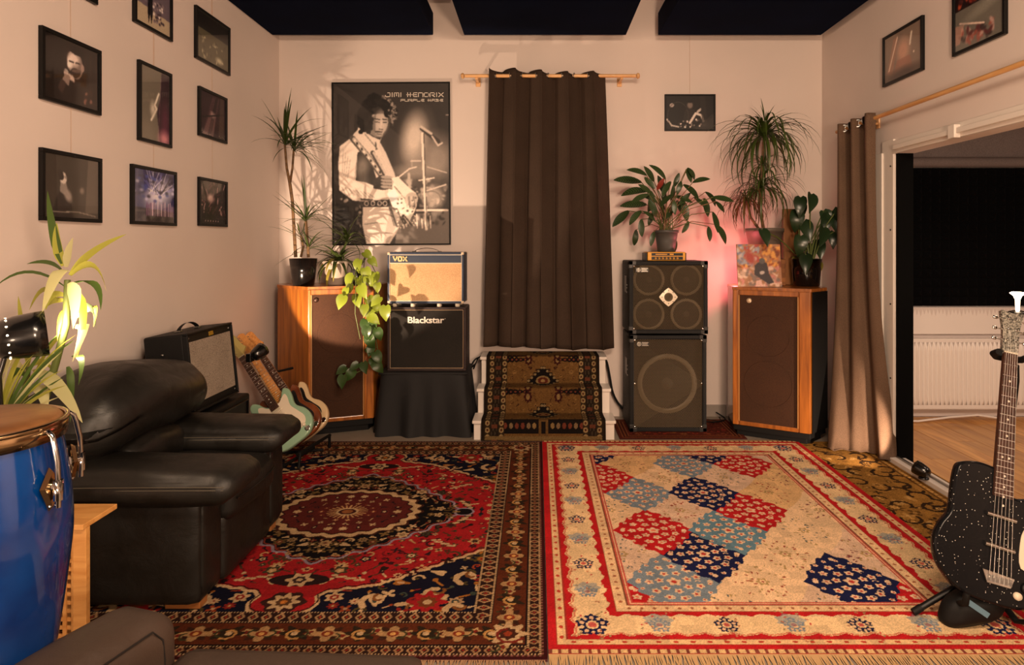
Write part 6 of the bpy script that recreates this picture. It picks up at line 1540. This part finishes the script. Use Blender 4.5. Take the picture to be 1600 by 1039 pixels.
# ================================================================== LAMPS
lamp_black = M('lamp_enamel', (12, 12, 12), 0.25, coat=0.5); refl = M('lamp_reflector', (230, 224, 210), 0.25, 0.6); bulb_m = emit('lamp_bulb', (255, 222, 180), 14.0)
def spot_lamp(label, pos, d, size, power, angle=2.2, holes=True, color=WARM, blend=0.35, bulb=None, group='black clip spot lamps', name='spot_lamp'):
    """bullet shaped lamp head: pos = mouth centre, d = where it shines, size = mouth diameter"""
    pos, d = Vector(pos), Vector(d).normalized(); r = size/2
    t = thing(name, label, 'lamp', pos, group)
    pr = [(0.0, -2.05*r), (0.35*r, -2.03*r), (0.62*r, -1.9*r), (0.82*r, -1.62*r), (0.94*r, -1.1*r), (1.0*r, -0.5*r), (1.02*r, 0.0), (0.98*r, 0.0), (0.95*r, -0.5*r), (0.86*r, -1.1*r), (0.70*r, -1.55*r), (0.3*r, -1.8*r), (0, -1.82*r)]
    MB().lathe(pr, pos, 40, d).build('lamp_shade', lamp_black, t)
    MB().lathe([(0.93*r, -0.45*r), (0.84*r, -1.1*r), (0.66*r, -1.5*r), (0.2*r, -1.74*r)], pos, 32, d).build('reflector', refl, t)
    MB().lathe([(0.0, -1.7*r), (0.2*r, -1.6*r), (0.25*r, -1.2*r), (0.42*r, -0.8*r), (0.46*r, -0.55*r), (0.34*r, -0.28*r), (0, -0.2*r)], pos, 20, d).build('bulb', bulb or bulb_m, t)
    if holes:
        x = d.orthogonal().normalized()
        mb = MB()
        for k in range(14):
            q = Matrix.Rotation(2*PI*k/14, 3, d) @ x; mb.lathe([(0.042*r, 0), (0.035*r, 0.008*r), (0, 0.01*r)], pos-d*1.35*r+q*0.905*r, 8, q)
        mb.build('vent_hole', bulb_m, t)['kind'] = 'stuff'
    L = light('spot_light', 'SPOT', (0, 0, 0), power, color, spot_size=angle, spot_blend=blend, shadow_soft_size=r*0.35)
    L.parent = t; L.location = d*(0.02); L.rotation_euler = d.to_track_quat('-Z', 'Y').to_euler()
    return t
# lamp 1, front left
LP1 = P(73, 520, 2.16); d1 = Vector((0.75, 0.62, 0.10))
l1 = spot_lamp('large black spot lamp shining into the striped plant at the left edge', LP1, d1, 0.15, 15.0, 2.6)
back = LP1-d1.normalized()*0.11
MB().tube([back+Vector((0, 0, -0.06)), back+Vector((-0.01, -0.01, -0.12)), (back.x-0.01, 2.10, 0.7), (back.x-0.01, 2.09, 0.02)], 0.008, 8).build('pole', lamp_black, l1)
MB().lathe([(0.0, 0.02), (0.09, 0.02), (0.11, 0.008), (0.11, 0)], (back.x-0.01, 2.09, 0.0135), 24).build('base', lamp_black, l1)
# lamp 2, clipped to the guitars
LP2 = P(411, 545, 4.10); d2 = Vector((0.38, 0.88, 0.50))
l2 = spot_lamp('small black clip lamp on the guitar necks, shining at the left loudspeaker', LP2, d2, 0.09, 110.0, 1.30, holes=False, blend=0.2)
bk2 = LP2-d2.normalized()*0.09
MB().box(bk2.x-0.04, bk2.y-0.02, bk2.z-0.03, bk2.x-0.005, bk2.y+0.04, bk2.z+0.025).build('clamp', lamp_black, l2, bevel=0.006)
MB().tube([bk2, bk2+Vector((-0.04, 0.04, -0.01)), bk2+Vector((-0.07, 0.14, -0.02))], 0.007, 8).build('clamp_arm', lamp_black, l2)
# lamp 3, on the sliding rail, shining at the curtain
LP3 = Vector((2.33, 3.93, 0.088)); d3 = Vector((-0.42, 0.80, 0.26))
l3 = spot_lamp('small black spot lamp lying on the white sliding rail, shining at the curtain', LP3, d3, 0.085, 42.0, 1.3, holes=False, blend=0.3)
MB().lathe([(0.0, 0.012), (0.026, 0.012), (0.03, 0.006), (0.03, 0)], LP3-d3.normalized()*0.05+Vector((0.0, 0, -0.044)), 20).build('base', lamp_black, l3)
# lamp 4, small bulb above the dark guitar
LP4 = P(1590, 458, 2.85)
l4 = thing('bulb_lamp', 'bright small bulb on a black disc holder above the black guitar headstock', 'lamp', LP4)
MB().lathe([(0.008, -0.075), (0.009, -0.03), (0.016, -0.012), (0.030, 0.0), (0.024, 0.004), (0, 0.005)], LP4, 20).build('bulb', bulb_m, l4)
MB().lathe([(0, -0.10), (0.034, -0.095), (0.046, -0.088), (0.034, -0.082), (0.010, -0.075), (0, -0.075)], LP4, 24).build('holder', lamp_black, l4)
L = light('bulb_light', 'POINT', (0, 0, 0.03), 3.0, WARM, shadow_soft_size=0.03); L.parent = l4; L.location = (0, 0, 0.045)
# red lamp glowing behind the plants
LPR = Vector((1.60, 5.24, 1.19))
lr = thing('red_lamp', 'small red lamp glowing on the wall behind the record sleeve', 'lamp', (1.622, 5.02, ZC2))
MB().lathe([(0, 0.001), (0.035, 0.001), (0.035, 0.012), (0.012, 0.02), (0.012, 0.035)], (1.622, 5.02, ZC2), 20).build('base', lamp_black, lr)
MB().lathe([(0.012, 0.035), (0.026, 0.055), (0.026, 0.075), (0.012, 0.095), (0, 0.098)], (1.622, 5.02, ZC2), 20).build('bulb', emit('red_bulb', (255, 60, 60), 3.0), lr)
L = light('red_light', 'POINT', (0, 0, 0), 8.0, (1.0, 0.16, 0.18), shadow_soft_size=0.02); L.parent = lr; L.location = (-0.045, 0.05, 0.10)

# ================================================================== GUITARS
def spline(pts, k=5):
    n = len(pts); out = []
    for i in range(n):
        p0, p1, p2, p3 = [Vector(pts[(i+j-1) % n]) for j in range(4)]
        for q in range(k):
            t = q/k; out.append(tuple(0.5*((2*p1)+(-p0+p2)*t+(2*p0-5*p1+4*p2-p3)*t*t+(-p0+3*p1-3*p2+p3)*t**3)))
    return out
rosewood = wood('rosewood', (52, 30, 22), (78, 46, 32), (20, 2, 20), 0.45, 0.0, 4); maple = wood('maple_neck', (190, 122, 58), (222, 160, 90), (20, 2, 20), 0.3, 0.4, 4)
strings_m = M('string_steel', (176, 172, 164), 0.3, 1.0)
def neck_taper(y, y0, y1, w0, w1): return w0+(w1-w0)*(y-y0)/(y1-y0)
def guitar_neck(g, m, y0, yn, wb, wn, board, neckm, nfr, scale_y, dots, z0):
    """fretted neck from the body end y0 to the nut yn; scale_y = bridge position"""
    mb = MB(m); mb.add([(-wb/2, y0, z0-0.022), (wb/2, y0, z0-0.022), (wn/2, yn, z0-0.016), (-wn/2, yn, z0-0.016), (-wb/2, y0, z0), (wb/2, y0, z0), (wn/2, yn, z0), (-wn/2, yn, z0)], [(0, 3, 2, 1), (4, 5, 6, 7), (0, 1, 5, 4), (1, 2, 6, 5), (2, 3, 7, 6), (3, 0, 4, 7)])
    nk = mb.build('neck', neckm, g, bevel=0.004)
    mb = MB(m); mb.add([(-wb/2, y0, z0), (wb/2, y0, z0), (wn/2, yn, z0), (-wn/2, yn, z0), (-wb/2, y0, z0+0.006), (wb/2, y0, z0+0.006), (wn/2, yn, z0+0.006), (-wn/2, yn, z0+0.006)], [(0, 3, 2, 1), (4, 5, 6, 7), (0, 1, 5, 4), (1, 2, 6, 5), (2, 3, 7, 6), (3, 0, 4, 7)])
    fb = mb.build('fretboard', board, g); sc_ = yn-scale_y; fy = [yn-sc_*(1-2**(-k/12)) for k in range(nfr+1)]
    for k in range(1, nfr+1):
        w = neck_taper(fy[k], y0, yn, wb, wn)
        if fy[k] > y0+0.004: MB(m).box(-w/2, fy[k]-0.0013, z0+0.006, w/2, fy[k]+0.0013, z0+0.0075).build('fret', chrome, fb)
    MB(m).box(-wn/2, yn, z0, wn/2, yn+0.005, z0+0.009).build('nut', cream_pl, g)
    for k in dots:
        if k > nfr: continue
        y = (fy[k]+fy[k-1])/2
        for x in ((-0.012, 0.012) if k == 12 else (0,)): MB(m).lathe([(0.0045 if True else 0, 0.0), (0.0045, 0.0006), (0, 0.0007)], (x, y, z0+0.006), 10, (0, 0, 1)).build('fret_dot', M('dot_white', (222, 214, 200), 0.4), fb)
    return nk
def strat(name, label, m, bodym, board, neckm, guardm, base):
    g = thing(name, label, 'guitar', base, 'guitars on the rack')
    out = spline([(0, 0), (.085, .006), (.140, .045), (.162, .105), (.152, .165), (.122, .212), (.116, .25), (.128, .30), (.132, .345), (.108, .374), (.084, .357), (.06, .325), (.03, .305), (-.03, .320), (-.055, .345), (-.075, .385), (-.105, .410), (-.135, .388), (-.138, .33), (-.122, .265), (-.124, .215), (-.150, .165), (-.163, .105), (-.145, .045), (-.085, .006)])
    MB(m).prism(out, -0.044, 0.0, True, 0.010).build('body', bodym, g)
    pg = spline([(.045, .06), (.105, .075), (.125, .12), (.105, .185), (.088, .24), (.100, .30), (.095, .33), (.07, .32), (.035, .30), (-.035, .31), (-.065, .345), (-.09, .35), (-.10, .30), (-.085, .25), (-.06, .20), (-.04, .13), (-.01, .085)], 4)
    MB(m).prism(pg, 0.0002, 0.0028).build('pickguard', guardm, g)
    for k, (y, a) in enumerate(((0.155, 0.18), (0.205, 0), (0.255, 0))):
        mm = m @ Matrix.Translation((0, y, 0.0028)) @ Matrix.Rotation(a, 4, 'Z'); MB(mm).rbox((0, 0, 0.004), (0.082, 0.018, 0.010), 0.005, 6).build('pickup', cream_pl, g)
    for x, y in ((0.060, 0.115), (0.078, 0.092), (0.092, 0.068)): MB(m).lathe([(0.012, 0), (0.011, 0.006), (0.008, 0.013), (0, 0.0135)], (x, y, 0.0028), 16, (0, 0, 1)).build('knob', cream_pl, g)
    MB(m).box(-0.036, 0.098, 0.0005, 0.036, 0.135, 0.012).build('bridge', chrome, g, bevel=0.003)
    mj = m @ Matrix.Translation((0.098, 0.035, 0)) @ Matrix.Rotation(0.9, 4, 'Z'); MB(mj).lathe([(0.018, 0.0), (0.017, 0.003), (0.008, 0.0), (0, -0.002)], (0, 0, 0.001), 20, (0, 0, 1)).build('jack_plate', chrome, g)
    guitar_neck(g, m, 0.275, 0.745, 0.056, 0.043, board, neckm, 21, 0.117, (3, 5, 7, 9, 12, 15, 17, 19), 0.006)
    hs = spline([(-.021, .748), (.021, .748), (.024, .765), (.040, .785), (.055, .80), (.046, .825), (.040, .86), (.036, .90), (.030, .925), (.006, .935), (-.016, .925), (-.012, .90), (-.024, .86), (-.028, .80), (-.024, .77)], 4)
    # the peg side of the head lies to the left, the curl to the right
    MB(m).prism(hs, -0.010, 0.004, False).build('headstock', neckm, g, bevel=0.002)
    for k in range(6):
        y = 0.785+k*0.024; x = -0.030+0.003*k; MB(m).tube([(x+0.008, y, -0.004), (x-0.016, y, -0.004)], 0.0025, 6).build('peg', chrome, g)
        MB(m).rbox((x-0.022, y, -0.004), (0.016, 0.012, 0.007), 0.003, 4).build('tuner_button', chrome, g); MB(m).lathe([(0.0035, 0), (0.003, 0.008), (0, 0.0085)], (x+0.010, y, 0.004), 10, (0, 0, 1)).build('post', chrome, g)
    mb = MB(m)
    for k in range(6): mb.tube([(-0.025+0.010*k, 0.117, 0.016), (-0.0175+0.007*k, 0.747, 0.0165), (-0.020+0.003*k, 0.79+0.024*k, 0.011)], 0.0006, 4)
    mb.build('strings', strings_m, g)['kind'] = 'stuff'
    return g
mint = M('mint_lacquer', (142, 176, 148), 0.25, coat=0.6); sunb = M('sunburst_lacquer', (120, 62, 28), 0.25, coat=0.6, var=(8, (70, 28, 16))); crem = M('cream_lacquer', (206, 180, 140), 0.3, coat=0.5)
guard_w = M('pickguard_cream', (222, 208, 186), 0.35); guard_b = M('pickguard_black', (20, 18, 18), 0.3)
def lean(end, nut, side):
    Lv = (nut-end).normalized(); N0 = Vector((0.30, -1, 0.1)); N_ = (N0-Lv*N0.dot(Lv)).normalized(); S = Lv.cross(N_).normalized(); return frame_matrix(end, S, Lv, N_)
E1, N1 = P(464, 691, 4.10), P(379, 559, 4.38)
m1 = lean(E1, N1, 0); off = Vector((0.02, 0.10, 0.0))
strat('electric_guitar', 'mint green electric guitar with cream pickguard, frontmost on the guitar rack', m1, mint, rosewood, M('neck_olive', (176, 160, 96), 0.35), guard_w, (E1.x, E1.y, E1.z))
m2 = Matrix.Translation(off) @ m1; strat('electric_guitar', 'sunburst electric guitar with orange maple neck, second on the rack behind the mint one', m2, sunb, maple, maple, guard_b, tuple(E1+off))
m3 = Matrix.Translation(Vector((0.040, 0.19, 0.0))) @ m1; strat('electric_guitar', 'cream edged electric guitar, rearmost on the rack beside the left loudspeaker', m3, crem, rosewood, maple, guard_b, tuple(E1+Vector((0.04, 0.19, 0))))
gr = thing('guitar_rack', 'low black guitar rack beneath the three leaning guitars', 'stand', (E1.x, E1.y+0.1, 0.0105))
Lv = (N1-E1).normalized(); Sx = Vector(m1.col[0][:3]); Nn = Vector(m1.col[2][:3])
for s in (-0.15, -0.02):
    a = E1+Sx*s-Nn*0.06; MB().tube([a+Vector((0.02, -0.06, -0.035)), a+Vector((0.10, 0.34, -0.03))], 0.011, 8).build('cradle_bar', black_rub, gr)
    MB().tube([a+Vector((0.03, -0.04, -0.03)), (a.x+0.03, a.y-0.06, 0.022)], 0.010, 8).build('leg', black_mat, gr); MB().tube([a+Vector((0.10, 0.33, -0.03)), (a.x+0.09, a.y+0.36, 0.022)], 0.010, 8).build('leg', black_mat, gr)
MB().tube([(E1.x-0.2, E1.y+0.30, 0.022), (E1.x-0.48, E1.y+0.52, 0.50), (E1.x-0.30, E1.y+0.72, 0.52)], 0.010, 8).build('neck_rest', black_mat, gr)
MB().tube([(E1.x-0.2, E1.y+0.30, 0.022), (E1.x+0.05, E1.y+0.36, 0.022)], 0.010, 8).build('base_bar', black_mat, gr)

# ---- black sparkle guitar on its stand, right foreground
sp = bpy.data.materials.new('black_sparkle'); sp.use_nodes = True; nt = sp.node_tree; b = nt.nodes['Principled BSDF']; b.inputs['Roughness'].default_value = 0.2; b.inputs['Specular IOR Level'].default_value = 0.2
v = nt.nodes.new('ShaderNodeTexVoronoi'); v.inputs['Scale'].default_value = 95; tcn = nt.nodes.new('ShaderNodeTexCoord'); nt.links.new(tcn.outputs['Object'], v.inputs['Vector'])
r_ = nt.nodes.new('ShaderNodeValToRGB'); r_.color_ramp.elements[0].position = 0.12; r_.color_ramp.elements[0].color = (0.75, 0.72, 0.66, 1); r_.color_ramp.elements[1].position = 0.15; r_.color_ramp.elements[1].color = (0.006, 0.006, 0.007, 1)
sepc = nt.nodes.new('ShaderNodeSeparateColor'); nt.links.new(v.outputs['Color'], sepc.inputs[0]); gt = nt.nodes.new('ShaderNodeMath'); gt.operation = 'GREATER_THAN'; gt.inputs[1].default_value = 0.5; nt.links.new(sepc.outputs[0], gt.inputs[0])
mxn = nt.nodes.new('ShaderNodeMix'); mxn.data_type = 'RGBA'; mxn.inputs[6].default_value = (0.006, 0.006, 0.007, 1); nt.links.new(gt.outputs[0], mxn.inputs[0]); nt.links.new(r_.outputs[0], mxn.inputs[7]); nt.links.new(v.outputs['Distance'], r_.inputs[0]); nt.links.new(mxn.outputs[2], b.inputs['Base Color'])
glit = bpy.data.materials.new('silver_glitter'); glit.use_nodes = True; nt = glit.node_tree; b = nt.nodes['Principled BSDF']; b.inputs['Roughness'].default_value = 0.3; b.inputs['Metallic'].default_value = 0.6
v = nt.nodes.new('ShaderNodeTexVoronoi'); v.inputs['Scale'].default_value = 190; tcn = nt.nodes.new('ShaderNodeTexCoord'); nt.links.new(tcn.outputs['Object'], v.inputs['Vector']); r_ = nt.nodes.new('ShaderNodeValToRGB'); r_.color_ramp.elements[0].color = (0.05, 0.05, 0.045, 1); r_.color_ramp.elements[1].color = (0.6, 0.58, 0.5, 1); sepc = nt.nodes.new('ShaderNodeSeparateColor'); nt.links.new(v.outputs['Color'], sepc.inputs[0]); nt.links.new(sepc.outputs[0], r_.inputs[0]); nt.links.new(r_.outputs[0], b.inputs['Base Color'])
E4, N4 = P(1556, 946, 2.36), P(1577.5, 553, 2.63)
Lv = (N4-E4).normalized(); LEN = (N4-E4).length; N0 = Vector((-0.22, -1, 0.0)); Nn = (N0-Lv*N0.dot(Lv)).normalized(); S = Lv.cross(Nn).normalized(); m = frame_matrix(E4, S, Lv, Nn)
dg4 = thing('electric_guitar', 'black sparkle single cutaway electric guitar standing upright at the right edge', 'guitar', E4)
out = spline([(0, 0), (.10, .012), (.185, .075), (.218, .155), (.205, .225), (.172, .275), (.160, .320), (.168, .365), (.150, .402), (.10, .405), (.05, .395), (.034, .42), (.030, .478), (-.03, .492), (-.09, .497), (-.150, .478), (-.166, .44), (-.172, .36), (-.176, .29), (-.205, .235), (-.222, .165), (-.200, .085), (-.12, .015)])
MB(m).prism(out, -0.045, 0.0, True, 0.010).build('body', sp, dg4)
pgd = spline([(.075, .15), (.15, .16), (.19, .20), (.17, .25), (.135, .29), (.13, .33), (.10, .35), (.085, .30), (.07, .25)], 4)
MB(m).prism(pgd, 0.0004, 0.003).build('pickguard', guard_w, dg4)
for y in (0.205, 0.315):
    MB(m).tube([(-0.052, y, 0.009), (0.048, y-0.004, 0.009)], 0.0088, 12).build('pickup', chrome, dg4)
mb = MB(m); mb.add([(-.058, .115, .001), (-.040, .070, .001), (.040, .070, .001), (.052, .108, .001), (-.058, .115, .014), (-.040, .070, .014), (.040, .070, .014), (.052, .108, .014)], [(0, 3, 2, 1), (4, 5, 6, 7), (0, 1, 5, 4), (1, 2, 6, 5), (2, 3, 7, 6), (3, 0, 4, 7)]); mb.build('bridge', chrome, dg4, bevel=0.002)
mb = MB(m)
for k in range(6): mb.box(-0.036+0.0145*k-0.005, 0.078, 0.014, -0.036+0.0145*k+0.005, 0.100, 0.018)
mb.build('saddle', steel, dg4)
for x, y, r in ((0.098, 0.085, 0.021), (0.105, 0.125, 0.012)):
    kb = MB(m).lathe([(r, 0), (r, 0.004), (r*0.92, 0.010), (r*0.6, 0.012), (0, 0.012)], (x, y, 0.0005), 24, (0, 0, 1)).build('knob', black_pl if r > 0.015 else cream_pl, dg4); MB(m).lathe([(r*0.55, 0.012), (r*0.5, 0.020), (0, 0.0205)], (x, y, 0.0005), 20, (0, 0, 1)).build('knob_cap', cream_pl, kb)
MB(m).lathe([(0.014, 0), (0.013, 0.010), (0, 0.011)], (0.068, 0.052, 0.0005), 20, (0, 0, 1)).build('knob', cream_pl, dg4)
guitar_neck(dg4, m, 0.385, LEN, 0.066, 0.050, rosewood, rosewood, 22, 0.09, (3, 5, 7, 9, 12, 15, 17, 19, 21), 0.006)
y0 = LEN+0.006
hs = spline([(-.024, y0), (.024, y0), (.030, y0+.03), (.030, y0+.06), (.033, y0+.11), (.042, y0+.16), (.038, y0+.175), (0, y0+.168), (-.038, y0+.175), (-.042, y0+.16), (-.033, y0+.11), (-.030, y0+.06), (-.030, y0+.03)], 4)
MB(m).prism(hs, -0.014, 0.004).build('headstock', glit, dg4, bevel=0.002, label='silver glitter headstock')
for sd in (-1, 1):
    for k in range(3):
        y = y0+0.05+k*0.045; MB(m).tube([(sd*0.026, y, -0.006), (sd*0.050, y, -0.006)], 0.003, 6).build('peg', chrome, dg4); MB(m).rbox((sd*0.058, y, -0.006), (0.018, 0.014, 0.008), 0.004, 4).build('tuner_button', chrome, dg4); MB(m).lathe([(0.0045, 0), (0.004, 0.010), (0, 0.0105)], (sd*0.015, y, 0.004), 10, (0, 0, 1)).build('post', chrome, dg4)
mb = MB(m)
for k in range(6): mb.tube([(-0.036+0.0145*k, 0.09, 0.019), (-0.020+0.008*k, LEN+0.003, 0.0165), ((-1 if k < 3 else 1)*0.015, y0+0.05+0.045*(2-(k if k < 3 else 5-k)) if False else y0+0.05+0.045*((k if k < 3 else 5-k)), 0.010)], 0.0009, 4)
mb.build('strings', strings_m, dg4)['kind'] = 'stuff'
gs = thing('guitar_stand', 'black tubular guitar stand holding the sparkle guitar on the cream rug', 'stand', (E4.x, E4.y, 0.012))
bk = lambda x, y, z: m @ Vector((x, y, z))
yoke = bk(0.012, LEN-0.01, -0.055); base_c = Vector((E4.x+0.03, E4.y+0.14, 0.20))
MB().tube([yoke, bk(0.055, LEN-0.03, -0.055), bk(0.060, LEN-0.09, -0.06), bk(0.058, 0.5, -0.10)], 0.011, 10).build('upright', black_pl, gs); MB().tube([bk(0.058, 0.53, -0.10), bk(0.056, 0.46, -0.105)], 0.022, 10).build('collar', black_rub, gs)
MB().tube([bk(0.057, 0.5, -0.10), base_c], 0.015, 10).build('lower_tube', black_pl, gs)
MB().tube([bk(-0.048, LEN-0.006, 0.02), bk(-0.050, LEN-0.008, -0.02), bk(-0.03, LEN-0.010, -0.045), bk(0.03, LEN-0.010, -0.045), bk(0.055, LEN-0.008, -0.02), bk(0.055, LEN-0.006, 0.02)], 0.014, 10).build('neck_yoke', black_rub, gs)
for sd in (-1, 1): MB().tube([base_c+Vector((0, 0, -0.02)), bk(sd*0.10, -0.035, -0.06), bk(sd*0.11, -0.022, 0.02), bk(sd*0.11, 0.012, 0.025)], 0.012, 8).build('body_rest', black_rub, gs)
feet = [Vector(P(1428, 962, 2.49)), Vector(P(1552, 972, 2.46)), Vector((E4.x+0.36, E4.y+0.14, 0.02))]
for f in feet:
    f.z = 0.026; a = base_c+Vector((0, 0, -0.03)); q = a.lerp(f, 0.18)
    lgm = MB().tube([a, q, f], 0.012, 10).build('leg', black_pl, gs); MB().tube([f.lerp(q, 0.14), f+(f-q).normalized()*0.004], 0.014, 10).build('foot_cap', black_rub, lgm)
pk = thing('cable_pouch', 'black fabric pouch with pale blue tab under the sparkle guitar', 'pouch', (E4.x-0.09, E4.y+0.09, 0.0118))
pc = P(1520, 952, 2.44); MB().rbox((pc.x, pc.y, 0.078), (0.22, 0.10, 0.125), 0.045, 10, (0.01, 0.01, 0.01), lambda q, p: (q.x+0.02*p[2], q.y, q.z+0.02*math.sin(9*q.x))).build('pouch_body', black_rub, pk)
MB(frame_matrix(Vector((pc.x-0.02, pc.y-0.058, 0.10)), Vector((0.8, 0, -0.55)).normalized(), Vector((0.55, 0, 0.8)).normalized(), (0, -1, 0))).box(-0.045, -0.010, 0, 0.045, 0.010, 0.004).build('tab', M('blue_tab', (96, 130, 150), 0.6), pk)

# ================================================================== CABLES
def cable(label, pts, r=0.006, mat=black_rub, group=None):
    pts = [Vector(p) for p in pts]; out = []
    for i in range(len(pts)-1):
        p0, p1, p2, p3 = pts[max(i-1, 0)], pts[i], pts[i+1], pts[min(i+2, len(pts)-1)]
        for q in range(6):
            t = q/6; out.append(0.5*((2*p1)+(-p0+p2)*t+(2*p0-5*p1+4*p2-p3)*t*t+(-p0+3*p1-3*p2+p3)*t**3))
    out.append(pts[-1]); o = MB().tube(out, r, 7).build('cable', mat); tag(o, label, 'cable', group); return o
cable('black cable curving down from the stairs to the bass cabinets', [P(941, 556, 5.33), P(948, 566, 5.33), P(953, 590, 5.33), P(958, 615, 5.33), P(970, 635, 5.33), P(990, 648, 5.30)], 0.010)
cable('black cable looping from the draped box to the top stair', [(-0.50, 5.20, 0.474), P(735, 575, 5.22), P(742, 562, 5.25), P(753, 557, 5.30)], 0.007)
cable('second thin black cable beside the draped box and stairs', [(-0.50, 5.24, 0.470), P(740, 576, 5.27), P(747, 560, 5.30), P(753, 556, 5.34)], 0.006)
cable('black cable lying on the floor between bass cabinets and right loudspeaker', [(1.30, 5.24, 0.008), (1.40, 5.20, 0.008), (1.45, 5.16, 0.02), (1.56, 5.28, 0.008), (1.50, 5.34, 0.05)], 0.006)
cable('thin second floor cable by the right loudspeaker base', [(1.33, 5.30, 0.006), (1.43, 5.27, 0.006), (1.50, 5.22, 0.006), (1.53, 5.35, 0.006)], 0.004)
MB  # end
